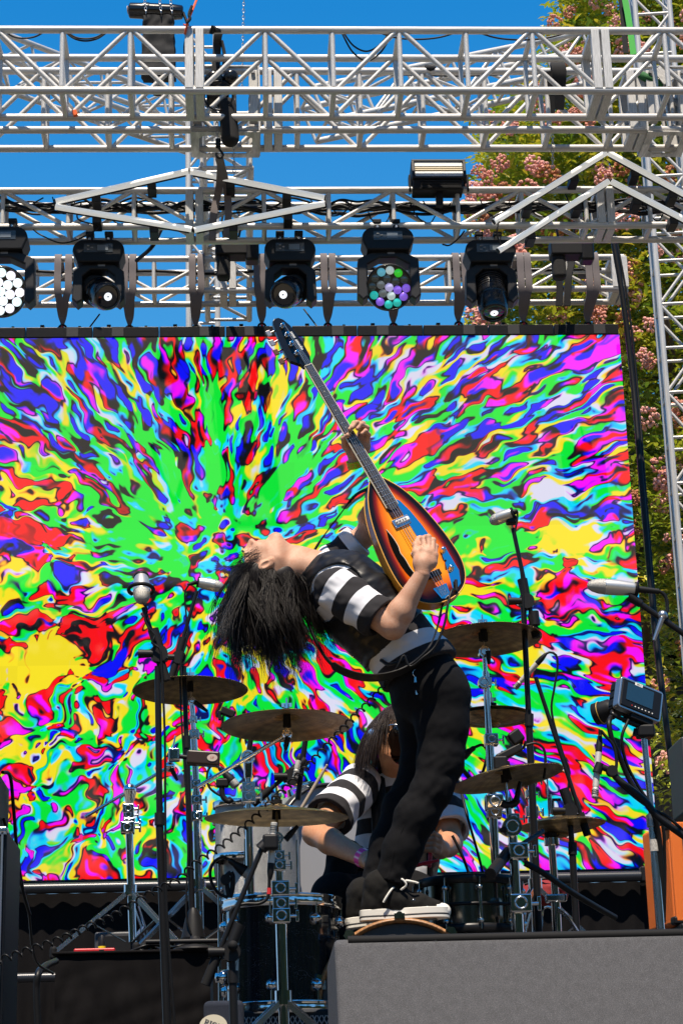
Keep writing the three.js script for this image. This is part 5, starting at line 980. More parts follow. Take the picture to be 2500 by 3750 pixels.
{ // speaker cabinet whose edge shows at the left
  const a = P(27, 3032, 6.1), t = thing('bass_cabinet', 'tall dark speaker cabinet with a silver edged grille next to the coiled cable', 'loudspeaker', V(a.x, 1.453, -6.1)), h = a.y - 1.453, w = 0.62;
  mesh('cabinet', boxG(w, h, 0.4, -w / 2, h / 2, -0.2, 0.012), M.black, t);
  mesh('grille', boxG(w - 0.035, h - 0.05, 0.012, -w / 2, h / 2, 0.008, 0.003), std(0.10, 0.11, 0.115, 0.7, 0, { bumpMap: rep(fabricN, 10), bumpScale: 0.002 }), t);
  mesh('corner_cap', boxG(0.03, 0.026, 0.05, -0.012, h - 0.008, -0.01, 0.009), M.chromeWorn, t);
  mesh('piping', merge([boxG(0.006, h - 0.03, 0.008, -0.012, h / 2, 0.012), boxG(w, 0.006, 0.008, -w / 2, h - 0.018, 0.012)]), M.steel, t);
  const b = P(5, 2835, 6.2), u = thing('bass_amplifier', 'black amplifier head standing on the dark speaker cabinet', 'amplifier', V(b.x, a.y, -6.3)), hh = b.y - a.y;
  mesh('case', boxG(0.5, hh, 0.28, -0.25, hh / 2, 0, 0.012), M.black, u); mesh('foot', boxG(0.04, 0.012, 0.04, -0.05, 0.006, 0.1), M.rubber, u);
  cable('thin black lead hanging down behind the dark speaker cabinet', [P(10, 2828, 6.25), P(35, 2835, 6.3), P(50, 2950, 6.4), P(62, 3100, 6.5), P(85, 3260, 6.6), P(110, 3350, 6.7)], 0.006, 'leads beside the speaker cabinet');
  cable('second thin black lead looping down beside the first', [P(14, 3000, 6.25), P(40, 3080, 6.35), P(55, 3150, 6.45), P(80, 3250, 6.6), P(105, 3330, 6.8), P(120, 3470, 7.0), P(140, 3530, 7.2), P(195, 3565, 7.4)], 0.005, 'leads beside the speaker cabinet');
  cable('thick black lead arching over the corner of the draped riser', [P(140, 3760, 7.6), P(135, 3620, 7.6), P(140, 3570, 7.6), P(165, 3540, 7.7), P(205, 3520, 7.9)], 0.014, 'leads beside the speaker cabinet');
}
{ // orange amplifier
  const a = P(2441, 3010, 7.9), b = P(2440, 3386, 7.9), t = thing('orange_amplifier', 'bright orange guitar amplifier beside the camera stand', 'amplifier', V(a.x, b.y, -7.9)), h = a.y - b.y, w = 0.6;
  const or = std(0.86, 0.17, 0.006, 0.55, 0, { bumpMap: rep(grain, 8), bumpScale: 0.0012 });
  const g = new THREE.Group(); t.rotation.y = 0.16;
  mesh('case', boxG(w, h, 0.3, w / 2, h / 2, -0.15, 0.014), or, t);
  mesh('frame_rail', boxG(0.05, h - 0.02, 0.02, 0.028, h / 2, 0.006, 0.006), or, t); mesh('frame_rail', boxG(w - 0.02, 0.045, 0.02, w / 2, h - 0.024, 0.006, 0.006), or, t);
  mesh('grille', boxG(w - 0.1, h - 0.1, 0.008, w / 2, h / 2, 0.002), std(0.05, 0.045, 0.04, 0.8), t);
  for (const y of [0.015, h - 0.015]) mesh('corner_guard', boxG(0.05, 0.034, 0.05, 0.018, y, -0.01, 0.01), M.black, t);
  mesh('handle', curveG([V(0.2, h, -0.15), V(0.25, h + 0.03, -0.15), V(0.35, h + 0.03, -0.15), V(0.4, h, -0.15)], 0.012, 20, 8), M.black, t);
  const s = thing('amplifier_stand', 'dark equipment case carrying the orange amplifier', 'case', V(a.x - 0.02, 1.453, -8.05)), hs = b.y - 1.453;
  mesh('case', boxG(0.62, hs, 0.42, 0.34, hs / 2, 0, 0.012), M.black, s); mesh('latch', boxG(0.04, 0.05, 0.01, 0.2, hs * 0.6, 0.214), M.steel, s);
  const k = thing('dark_cabinet', 'dark cabinet standing behind the orange amplifier below the tree', 'loudspeaker', P(2495, 2990, 9)); mesh('case', boxG(0.3, 0.34, 0.3, 0.14, 0.17, 0, 0.01), std(0.03, 0.035, 0.04, 0.6), k); mesh('grille', boxG(0.24, 0.28, 0.01, 0.14, 0.17, 0.154), M.black, k);
}
{ // video camera on a chrome stand
  const [t, L] = stand('chrome stand with white tape that carries the video camera', 2385, 3000, 6.7, 'camera stand', 'camera_stand');
  rod(t, 'upper_tube', L(2356, 2700), L(2385, 2990), 0.0105, M.chromeWorn); rod(t, 'lower_tube', L(2384, 2980), L(2418, 3420), 0.0145, M.chromeWorn); rod(t, 'base_tube', L(2418, 3420), L(2460, 4080), 0.0145, M.chromeWorn);
  mesh('lock', cylG(L(2384, 2985), L(2388, 3028), 0.02), M.steel, t); mesh('tape', cylG(L(2393, 3075), L(2396, 3118), 0.0165), std(0.62, 0.6, 0.56, 0.8, 0, { map: rep(scuffs, 1, 1) }), t);
  mesh('ball_head', merge([boxG(0.06, 0.045, 0.06, L(2360, 2680).x, L(2360, 2680).y, 0, 0.01), cylG(L(2335, 2672), L(2330, 2695), 0.016), cylG(L(2358, 2640), L(2358, 2668), 0.018)]), M.black, t);
  const c = P(2322, 2572, 6.7), m = thing('video_camera', 'boxy black video camera with a rear screen and silver trim aimed at the drummer', 'camera', c); m.rotation.set(-0.1, 0.42, -0.24);
  mesh('body', boxG(0.166, 0.105, 0.075, 0, 0, 0, 0.008), M.black, m);
  mesh('silver_frame', new THREE.ExtrudeGeometry((() => { const s = new THREE.Shape(), r = (p, w, h, q) => { p.moveTo(-w + q, -h); p.lineTo(w - q, -h); p.quadraticCurveTo(w, -h, w, -h + q); p.lineTo(w, h - q); p.quadraticCurveTo(w, h, w - q, h); p.lineTo(-w + q, h); p.quadraticCurveTo(-w, h, -w, h - q); p.lineTo(-w, -h + q); p.quadraticCurveTo(-w, -h, -w + q, -h); }; r(s, 0.0865, 0.056, 0.012); const o = new THREE.Path(); r(o, 0.082, 0.0515, 0.01); s.holes.push(o); return s; })(), { depth: 0.03, bevelEnabled: true, bevelSize: 0.0015, bevelThickness: 0.0015 }).translate(0, 0, 0.006), std(0.5, 0.5, 0.52, 0.3, 0.9), m);
  const back = mesh('back_panel', boxG(0.16, 0.1, 0.006, 0, 0, 0.0395, 0.004), M.blackMetal, m);
  mesh('screen', boxG(0.108, 0.066, 0.003, -0.008, 0.008, 0.043, 0.001), phys(0.012, 0.03, 0.05, 0.06, 0, { clearcoat: 1 }), back);
  for (let i = 0; i < 7; i++) mesh('button', new THREE.CylinderGeometry(0.0022, 0.0022, 0.002, 10).rotateX(1.57).translate(-0.036 + i * 0.014, -0.039, 0.0435), i ? M.white : M.red, back);
  const lt = textTex('MS 2', 128, 64, 'bold 40px sans-serif'); const lab = mesh('sticker', boxG(0.03, 0.011, 0.002, -0.018, 0.045, 0.0435), M.white, back); mesh('lettering', new THREE.PlaneGeometry(0.026, 0.013).translate(-0.018, 0.045, 0.0452), std(0.02, 0.02, 0.02, 0.6, 0, { alphaMap: lt, transparent: true }), lab);
  for (let i = 0; i < 3; i++) mesh('port_cover', boxG(0.004, 0.022, 0.03, -0.084, 0.03 - i * 0.03, -0.012, 0.002), M.blackMetal, m);
  const lens = mesh('lens', orient(lathe([[0.034, 0], [0.034, 0.012], [0.03, 0.014], [0.031, 0.035], [0.037, 0.04], [0.037, 0.07], [0.039, 0.075], [0.039, 0.1], [0.034, 0.102], [0.03, 0.09], [0.001, 0.085]], 32), V(-0.03, -0.012, -0.037), V(-0.55, -0.28, -1)), M.black, m);
  mesh('focus_ring', orient(new THREE.TorusGeometry(0.0385, 0.0018, 6, 36).rotateX(1.57).translate(0, 0.078, 0), V(-0.03, -0.012, -0.037), V(-0.55, -0.28, -1)), std(0.5, 0.3, 0.05, 0.4), lens);
  mesh('handle', curveG([V(-0.07, -0.05, -0.02), V(-0.08, -0.075, 0), V(-0.02, -0.085, 0.01), V(0.05, -0.078, 0.01), V(0.07, -0.05, 0)], 0.008, 30, 8), M.blackMetal, m);
  mesh('base_plate', boxG(0.09, 0.02, 0.06, 0.02, -0.066, 0, 0.004), M.black, m);
  cable('thick black lead looping under the video camera', [P(2235, 2625, 6.65), P(2228, 2650, 6.62), P(2240, 2710, 6.62), P(2262, 2760, 6.64), P(2300, 2850, 6.66), P(2345, 2920, 6.66), P(2390, 2980, 6.66), P(2410, 3060, 6.68), P(2422, 3200, 6.7), P(2425, 3350, 6.72)], 0.009, 'leads round the camera stand');
  cable('thin black lead running from the video camera down its stand', [P(2300, 2635, 6.65), P(2275, 2700, 6.64), P(2290, 2790, 6.66), P(2330, 2870, 6.68), P(2376, 2940, 6.68), P(2420, 3010, 6.68), P(2432, 3150, 6.7), P(2430, 3380, 6.72)], 0.006, 'leads round the camera stand');
}
{ // things on the draped riser
  const Y = P(480, 3490, 8.3).y + 0.006;
  const b = thing('red_case', 'flat red case lying on the draped riser', 'case', V(P(350, 3480, 8.5).x, Y, -8.5)); mesh('lid', boxG(0.17, 0.03, 0.12, 0, 0.016, 0, 0.006), std(0.5, 0.015, 0.02, 0.4), b); mesh('latch', boxG(0.02, 0.016, 0.006, 0.03, 0.016, 0.062), M.black, b);
  const y = thing('yellow_bottle', 'small dark bottle with a yellow band on the draped riser', 'bottle', V(P(374, 3480, 8.6).x, Y, -8.6)); mesh('body', lathe([[0.001, 0], [0.016, 0], [0.016, 0.07], [0.008, 0.085], [0.008, 0.1], [0.001, 0.1]], 18), M.black, y); mesh('band', new THREE.CylinderGeometry(0.0165, 0.0165, 0.028, 18).translate(0, 0.04, 0), std(0.75, 0.6, 0.01, 0.5), y);
  const s = thing('small_speaker', 'small dark monitor box behind the empty boom stand', 'loudspeaker', V(P(435, 3400, 9.1).x, Y, -9.1)); mesh('case', boxG(0.2, 0.16, 0.16, 0, 0.08, 0, 0.01), std(0.05, 0.05, 0.055, 0.5), s); mesh('grille', boxG(0.17, 0.12, 0.008, 0, 0.08, 0.083), M.black, s);
  for (let k = 0; k < 12; k++) { const pts = []; for (let i = 0; i <= 8; i++) pts.push(V(P(440 + i * 42, 3480, 8.4).x + rr(-0.02, 0.02), Y + 0.006 + rr(0, 0.045) * Math.sin(i / 8 * 3.14), -8.38 - rr(0, 0.3))); solo('floor_cable', curveG(pts, 0.006, 60, 6), M.cable, 'black cable in the tangle lying on the draped riser', 'cable', 'tangled cables on the draped riser'); }
  const p = thing('disc_stand', 'low black round base lying among the tangled cables', 'stand base', V(P(715, 3480, 8.35).x, Y, -8.35)); mesh('disc', lathe([[0.001, 0], [0.09, 0], [0.09, 0.012], [0.03, 0.03], [0.018, 0.06], [0.001, 0.06]], 30), M.black, p); mesh('leg', cylG(V(-0.2, 0.04, 0.02), V(0.16, 0.035, 0.05), 0.01), M.black, p);
  const z = thing('grille_box', 'dark box with a diamond mesh grille below the floor tom', 'loudspeaker', P(1010, 3790, 6.75)); mesh('case', boxG(0.42, 0.16, 0.2, 0, 0, -0.12, 0.008), M.black, z);
  for (let i = 0; i < 26; i++) { for (const s2 of [-1, 1]) mesh('mesh_wire', cylG(V(-0.2 + i * 0.016 - 0.03 * s2, -0.06, -0.014 + s2 * 0.001), V(-0.2 + i * 0.016 + 0.03 * s2, 0.06, -0.014 + s2 * 0.001), 0.0018, 0.0018, 5), M.steel, z); }
  const bag = thing('printed_bag', 'dark blue bag with cream lettering beside the floor tom leg', 'bag', P(786, 3745, 6.6)); mesh('cloth', boxG(0.13, 0.16, 0.04, 0.03, -0.01, -0.03, 0.018), std(0.012, 0.018, 0.035, 0.85, 0, { bumpMap: rep(fabricN, 2), bumpScale: 0.002 }), bag);
  mesh('emblem', new THREE.CylinderGeometry(0.045, 0.045, 0.003, 30).scale(1, 1, 0.8).rotateX(1.57).translate(-0.004, -0.01, -0.0075), std(0.6, 0.55, 0.42, 0.8), bag); const ll = textTex('RION', 256, 96, 'bold 78px serif'); mesh('lettering', new THREE.PlaneGeometry(0.075, 0.03).rotateZ(-0.35).translate(-0.004, -0.006, -0.005), std(0.02, 0.025, 0.05, 0.8, 0, { alphaMap: ll, transparent: true }), bag);
}
{ // red stand bag and dark cases behind the hi-hat
  const t = thing('red_cloth', 'dull red cloth bundle half hidden behind the hi-hat stand', 'cloth', P(1990, 3270, 8.6)); const g = new THREE.SphereGeometry(0.09, 24, 16), p = g.attributes.position; for (let i = 0; i < p.count; i++) { const k = 1 + 0.18 * noise3(p.getX(i) * 14, p.getY(i) * 14, p.getZ(i) * 14); p.setXYZ(i, p.getX(i) * k * 1.1, p.getY(i) * k * 0.6, p.getZ(i) * k); } g.computeVertexNormals(); mesh('cloth', g, std(0.22, 0.012, 0.014, 0.85), t); mesh('cord', curveG([V(-0.09, 0.03, 0.06), V(0, 0.05, 0.08), V(0.09, 0.02, 0.06)], 0.006, 16, 6), M.cable, t);
}
// ================================================================ bass guitar
const BG = {}; // shared with the player
{
  const N = P(1127, 1341, 6.78), E = P(1434, 1856, 6.74), a = E.clone().sub(N).normalize(), view = camera.position.clone().sub(E).normalize();
  let w0 = a.clone().cross(view).normalize(); if (w0.x < 0) w0.negate();                       // across the neck, to the upper right
  const n0 = w0.clone().cross(a).normalize(); if (n0.dot(view) < 0) n0.negate();
  const th = 0.47, n = n0.clone().multiplyScalar(Math.cos(th)).addScaledVector(w0, Math.sin(th)).normalize(), w = w0.clone().multiplyScalar(Math.cos(th)).addScaledVector(n0, -Math.sin(th)).normalize();
  const k = N.distanceTo(E) / 599.6, kw = -k / Math.cos(th), ka = -kw;   // own x runs to the lower left
  const t = thing('bass_guitar', 'teardrop shaped sunburst electric bass guitar with a black headstock held up to the sky', 'bass guitar', N);
  // local: x = across (w), y = along (a), z = out of the face (n); own turned frame
  t.quaternion.setFromRotationMatrix(new THREE.Matrix4().makeBasis(w.clone().negate(), a, n)); t.updateMatrixWorld(true);
    BG.at = (s, p, z) => N.clone().addScaledVector(w, p * ka).addScaledVector(a, s * k).addScaledVector(n, z);
  const S = (s, p) => new THREE.Vector2(p * kw, s * k);
  const prof = [[478, 0], [482, 14], [492, 26], [511, 38], [540, 55], [575, 70], [620, 84], [670, 95], [720, 103], [770, 109], [815, 112], [855, 112], [890, 107], [920, 97], [945, 82], [963, 62], [974, 40], [979, 18], [980, 0]];
  const out = [...prof.map(([s, p]) => S(s, p)), ...prof.slice(1, -1).reverse().map(([s, p]) => S(s, -p))];
  const curve = new THREE.SplineCurve([...out, out[0]]), op = curve.getPoints(160); op.pop();
  const T = 0.052, hwAt = (s) => { for (let i = 0; i + 1 < prof.length; i++) if (s <= prof[i + 1][0]) { const u = (s - prof[i][0]) / (prof[i + 1][0] - prof[i][0]); return prof[i][1] + (prof[i + 1][1] - prof[i][1]) * u; } return 1; };
  const burst = (d, c) => { const s = (x, y) => { const q = Math.min(1, Math.max(0, (d - x) / (y - x))); return q * q * (3 - 2 * q); }; const A = [0.008, 0.006, 0.006], B = [0.20, 0.008, 0.006], C = [0.74, 0.13, 0.005], D = [0.88, 0.31, 0.012]; const m = (p, q, u) => p.map((v, i) => v + (q[i] - v) * u); let r = m(A, B, s(0.16, 0.32)); r = m(r, C, s(0.30, 0.5)); return m(r, D, s(0.45, 0.9)); };
  // sides and back
  const sideG = (() => { const pos = [], col = [], idx = [], n2 = op.length; for (let i = 0; i < n2; i++) for (const z of [0, -T]) { pos.push(op[i].x, op[i].y, z); const s = op[i].y / k, u = Math.min(1, Math.max(0, (s - 570) / 60)), v = Math.min(1, Math.max(0, (s - 640) / 130)); const c0 = [0.01, 0.008, 0.007], c1 = [0.42, 0.03, 0.01], c2 = [0.72, 0.30, 0.03]; const c = c0.map((x, q) => (x + (c1[q] - x) * u)).map((x, q) => x + (c2[q] - x) * v); col.push(...c); } for (let i = 0; i < n2; i++) { const A = i * 2, B = i * 2 + 1, C = ((i + 1) % n2) * 2, D = C + 1; idx.push(A, B, C, B, D, C); } const g = new THREE.BufferGeometry(); g.setAttribute('position', new THREE.Float32BufferAttribute(pos, 3)); g.setAttribute('color', new THREE.Float32BufferAttribute(col, 3)); g.setIndex(idx); g.computeVertexNormals(); return g; })();
  const body = mesh('body', sideG, phys(1, 1, 1, 0.28, 0, { vertexColors: true, clearcoat: 0.4, clearcoatRoughness: 0.12, specularIntensity: 0.5, side: THREE.DoubleSide }), t);
  mesh('back', new THREE.ShapeGeometry(new THREE.Shape(op)).translate(0, 0, -T), M.blackGloss, body);
  const topG = (() => { // face with the burst dyed by the distance from its rim
    const pos = [], col = [], idx = [], R = 44, Q = 26;
    for (let i = 0; i <= R; i++) { const s = 478.5 + (980 - 479) * i / R, hw = hwAt(s); for (let j = 0; j <= Q; j++) { const f = j / Q * 2 - 1, p = f * hw; pos.push(p * kw, s * k, 0.0006); const d = Math.min(1 - Math.abs(f) + 0.0, (980 - s) / 110, 1) ; const e = Math.min(Math.min((1 - Math.abs(f)) * hw / 95 * 1.15, (980 - s) / 120), (s - 470) / 90); col.push(...burst(e)); } }
    for (let i = 0; i < R; i++) for (let j = 0; j < Q; j++) { const A = i * (Q + 1) + j, B = A + 1, C = A + Q + 1, D = C + 1; idx.push(A, B, D, A, D, C); }
    const g = new THREE.BufferGeometry(); g.setAttribute('position', new THREE.Float32BufferAttribute(pos, 3)); g.setAttribute('color', new THREE.Float32BufferAttribute(col, 3)); g.setIndex(idx); g.computeVertexNormals(); return g; })();
  mesh('sunburst_top', topG, phys(1, 1, 1, 0.22, 0, { vertexColors: true, clearcoat: 0.22, clearcoatRoughness: 0.1, specularIntensity: 0.35, side: THREE.DoubleSide }), body);
  const bind = std(0.72, 0.36, 0.06, 0.4), cream = std(0.62, 0.55, 0.4, 0.45);
  for (const z of [0.0, -T]) mesh('binding', new THREE.TubeGeometry(new THREE.CatmullRomCurve3(op.map(p => V(p.x, p.y, z)), true), 200, 0.0022, 6, true), bind, body);
  const shp = (pts, d, z) => { const g = new THREE.ExtrudeGeometry(new THREE.Shape(new THREE.SplineCurve(pts.map(([s, p]) => S(s, p))).getPoints(40)), { depth: d, bevelEnabled: false }); return g.translate(0, 0, z); };
  const poly = (pts, d, z, bev = 0) => new THREE.ExtrudeGeometry(new THREE.Shape(pts.map(([s, p]) => S(s, p))), { depth: d, bevelEnabled: !!bev, bevelSize: bev, bevelThickness: bev, bevelSegments: 2 }).translate(0, 0, z);
  // sound hole, a curved slit with cream edging
  const slit = [[668, -56], [720, -70], [780, -76], [840, -72], [880, -58], [893, -45], [870, -46], [830, -52], [790, -52], [765, -55], [740, -50], [700, -51], [668, -56]];
  const sl = mesh('sound_hole', shp(slit, 0.0006, 0.0008), phys(0.003, 0.003, 0.003, 0.9, 0, { specularIntensity: 0.08 }), body);
  mesh('sound_hole_edge', new THREE.TubeGeometry(new THREE.CatmullRomCurve3(slit.slice(5).map(([s, p]) => V(p * kw, s * k, 0.0014))), 40, 0.0016, 6), cream, sl);
  // mirror plates
  const mirror = std(0.85, 0.86, 0.88, 0.03, 1);
  mesh('pickguard', poly([[572, 17], [590, 33], [640, 46], [700, 55], [760, 60], [790, 56], [806, 44], [800, 30], [770, 23], [700, 21], [640, 19]], 0.0012, 0.0012), mirror, body);
  const cp = mesh('control_plate', poly([[800, 78], [815, 84], [900, 84], [945, 66], [958, 44], [950, 34], [925, 40], [880, 52], [830, 62], [805, 66]], 0.0012, 0.0012), mirror, body);
  for (const [s, p] of [[815, 70], [885, 62]]) mesh('knob', lathe([[0.011, 0], [0.011, 0.005], [0.009, 0.008], [0.009, 0.016], [0.0075, 0.02], [0.0005, 0.021]], 24).rotateX(Math.PI / 2).translate(p * kw, s * k, 0.0026), M.chrome, cp);
  mesh('switch', cylG(V(62 * kw, 850 * k, 0.002), V(54 * kw, 856 * k, 0.018), 0.0035), M.black, cp);
  mesh('jack_plug', cylG(V(54 * kw, 930 * k, 0.01), V(38 * kw, 965 * k, 0.012), 0.006, 0.005), M.black, cp);
  // pickups
  for (const s of [664, 795]) {
    const pk = mesh('pickup', merge([boxG(0.066, 0.034, 0.006, 0, s * k, 0.004, 0.001)]), M.chromeWorn, body);
    mesh('cover', boxG(0.056, 0.017, 0.009, -0.004, s * k - 0.002, 0.009, 0.004), std(0.75, 0.75, 0.72, 0.35), pk);
    for (let i = 0; i < 4; i++) mesh('pole_piece', new THREE.CylinderGeometry(0.0024, 0.0024, 0.002, 10).rotateX(1.57).translate(-0.016 + i * 0.012, s * k - 0.002, 0.0138), M.blackMetal, pk);
    for (const q of [-1, 1]) mesh('screw', new THREE.SphereGeometry(0.0022, 8, 6).translate(q * 0.029, s * k + 0.012, 0.0075), M.chrome, pk);
  }
  mesh('bridge', boxG(0.06, 0.022, 0.012, 0, 880 * k, 0.007, 0.002), M.blackMetal, body);
  const tp = mesh('tailpiece', poly([[925, -24], [925, 24], [968, 16], [975, 0], [968, -16]], 0.003, 0.002), M.chrome, body);
  // neck
  const neck = mesh('neck', (() => { const g = new THREE.CylinderGeometry(1, 1, 1, 20, 1, false, 0, 6.2832); const p = g.attributes.position; for (let i = 0; i < p.count; i++) { const u = p.getY(i) + 0.5, s = u * 640, hw = (13 + 7 * u) * ka; p.setXYZ(i, p.getX(i) * hw, s * k, Math.min(0.0, p.getZ(i)) * 0.021 + 0.004); } g.computeVertexNormals(); return g; })(), std(0.05, 0.02, 0.012, 0.35), t);
  const fb = mesh('fretboard', poly([[0, -12.5], [0, 12.5], [600, 19.5], [612, 10], [612, -14], [600, -19.5]], 0.006, 0.003), std(0.022, 0.014, 0.011, 0.5), neck);
  for (const q of [-1, 1]) mesh('binding', cylG(V(q * 12.8 * kw, 0, 0.006), V(q * 20 * kw, 600 * k, 0.006), 0.0028), cream, neck);
  let fp = 0; const sc = 860;
  for (let i = 1; i <= 20; i++) { const s = sc * (1 - Math.pow(2, -i / 12)); if (s > 608) break; const hw = (12.5 + 7 * s / 600) * ka; mesh('fret', cylG(V(-hw, s * k, 0.0094), V(hw, s * k, 0.0094), 0.0011, 0.0011, 6), M.chrome, fb); if ([3, 5, 7, 9, 12, 15, 17].includes(i)) { const s0 = sc * (1 - Math.pow(2, -(i - 0.5) / 12)); mesh('fret_dot', new THREE.CylinderGeometry(0.0028, 0.0028, 0.0006, 14).rotateX(1.57).translate(0, s0 * k, 0.0094), cream, fb); } }
  mesh('nut', boxG(26 * ka, 0.004, 0.006, 0, 0, 0.009, 0.001), cream, neck);
  for (let i = 0; i < 4; i++) mesh('string', curveG([V((-8 + i * 5.4) * kw, 0, 0.0125), V((-11.5 + i * 7.7) * kw, 612 * k, 0.017), V((-13 + i * 8.7) * kw, 880 * k, 0.0165), V((-10 + i * 6.7) * kw, 962 * k, 0.008)], 0.00105, 16, 5), std(0.75, 0.74, 0.72, 0.25, 0.9), t);
  // headstock
  const hs = mesh('headstock', poly([[-213, -16], [-212, -4], [-200, 7], [-170, 17], [-96, 25], [-34, 22], [-12, 14], [0, 13], [0, -13], [-14, -18], [-40, -43], [-60, -46], [-112, -43], [-195, -29], [-208, -24]], 0.014, -0.012, 0.002), M.blackGloss, t);
  const pegs = [[-176, -8], [-137, -11], [-98, -14], [-58, -14]];
  pegs.forEach(([s, p], i) => {
    const b = mesh('tuning_post', merge([cylG(V(p * kw, s * k, 0.003), V(p * kw, s * k, 0.008), 0.009), cylG(V(p * kw, s * k, 0.008), V(p * kw, s * k, 0.026), 0.0062, 0.0055)]), M.chrome, hs);
    mesh('wound_string', new THREE.TorusGeometry(0.0068, 0.0012, 6, 20).translate(p * kw, s * k, 0.017), M.steel, b);
    const x0 = (p - 32) * kw, sx = 0.024;
    const kx = -(hwHead(s)) * kw; const key = mesh('tuning_key', merge([cylG(V(kx - 0.004, s * k, -0.008), V(kx + 0.016, s * k + 0.001, -0.012), 0.0035), boxG(0.02, 0.026, 0.006, kx + 0.025, s * k + 0.001, -0.012, 0.003)]), i < 2 ? std(0.5, 0.42, 0.38, 0.3, 1) : std(0.16, 0.08, 0.05, 0.35, 0.8), hs);
    mesh('string', cylG(V(p * kw - 0.006, s * k, 0.016), V((-8 + (3 - i) * 5.4) * kw, 0, 0.0125), 0.00105, 0.00105, 5), std(0.75, 0.74, 0.72, 0.25, 0.9), hs);
  });
  function hwHead(s) { return s < -112 ? 43 - (-112 - s) * 0.17 : 44; }
  const tx = textTex('Wyman  Bass', 1024, 128, 'italic bold 104px sans-serif');
  const lg = new THREE.PlaneGeometry(0.135, 0.017); lg.rotateZ(-Math.PI / 2 + 0.04); mesh('lettering', lg.translate(9.5 * kw, -104 * k, 0.0045), std(0.7, 0.7, 0.68, 0.5, 0, { alphaMap: tx, transparent: true, side: THREE.DoubleSide }), hs);
  BG.strapTop = BG.at(496, -28, -0.03); BG.strapTail = BG.at(978, -8, -0.026); BG.jack = BG.at(966, 38, 0.012);
}
// ================================================================ people
const skinT = dataTex(512, 512, (u, v) => { const n = 0.5 + 0.3 * noise2(u * 9, v * 9) + 0.2 * noise2(u * 30, v * 30) + 0.22 * noise2(u * 110, v * 110), k = Math.min(1, Math.max(0, n)); return [0.98 - 0.05 * k, 0.98 - 0.13 * k, 0.98 - 0.17 * k]; }, true);
const skin = phys(0.60, 0.36, 0.245, 0.46, 0, { specularIntensity: 0.6, bumpMap: rep(grain, 9), bumpScale: 0.0006, map: rep(skinT, 2.4) });
const skinTan = phys(0.57, 0.30, 0.165, 0.42, 0, { specularIntensity: 0.7, map: rep(skinT, 2.4) });
const hairM = phys(0.011, 0.008, 0.0068, 0.44, 0, { specularIntensity: 0.5 });
const stripeT = (() => { const d = new Uint8Array(64 * 4); for (let i = 0; i < 64; i++) { const w = i < 32, v = w ? 208 : 28; d.set([v, w ? 209 : 26, w ? 214 : 29, 255], i * 4); } const t = new THREE.DataTexture(d, 64, 1, THREE.RGBAFormat); t.colorSpace = THREE.SRGBColorSpace; t.wrapS = t.wrapT = THREE.RepeatWrapping; t.magFilter = THREE.LinearFilter; t.needsUpdate = true; return t; })();
const jersey = std(1, 1, 1, 0.92, 0, { map: stripeT });
const denim = phys(0.007, 0.007, 0.008, 0.85, 0, { specularIntensity: 0.2, bumpMap: rep(fabricN, 30), bumpScale: 0.0005, side: THREE.DoubleSide });
const leather = phys(0.008, 0.008, 0.009, 0.42, 0, { specularIntensity: 0.55, side: THREE.DoubleSide });
jersey.side = THREE.DoubleSide;
function setUV(g, fn) { const p = g.attributes.position, u = new Float32Array(p.count * 2); for (let i = 0; i < p.count; i++) { const q = fn(p.getX(i), p.getY(i), p.getZ(i)); u[i * 2] = q[0]; u[i * 2 + 1] = q[1]; } g.setAttribute('uv', new THREE.BufferAttribute(u, 2)); return g; }
const along = (A, B) => { const d = B.clone().sub(A).normalize(); return (x, y, z) => (x - A.x) * d.x + (y - A.y) * d.y + (z - A.z) * d.z; };
const boxOf = (pts, pad) => { const b = new THREE.Box3().setFromPoints(pts).expandByScalar(pad); return [b.min, b.max]; };
const ell = (x, y, z, c, r) => { const a = (x - c[0]) / r[0], b = (y - c[1]) / r[1], d = (z - c[2]) / r[2], q = Math.sqrt(a * a + b * b + d * d); return q < 1e-6 ? -Math.min(...r) : (q - 1) * q / Math.sqrt((a / r[0]) ** 2 + (b / r[1]) ** 2 + (d / r[2]) ** 2); };
const smax = (a, b, k) => -smin(-a, -b, k);
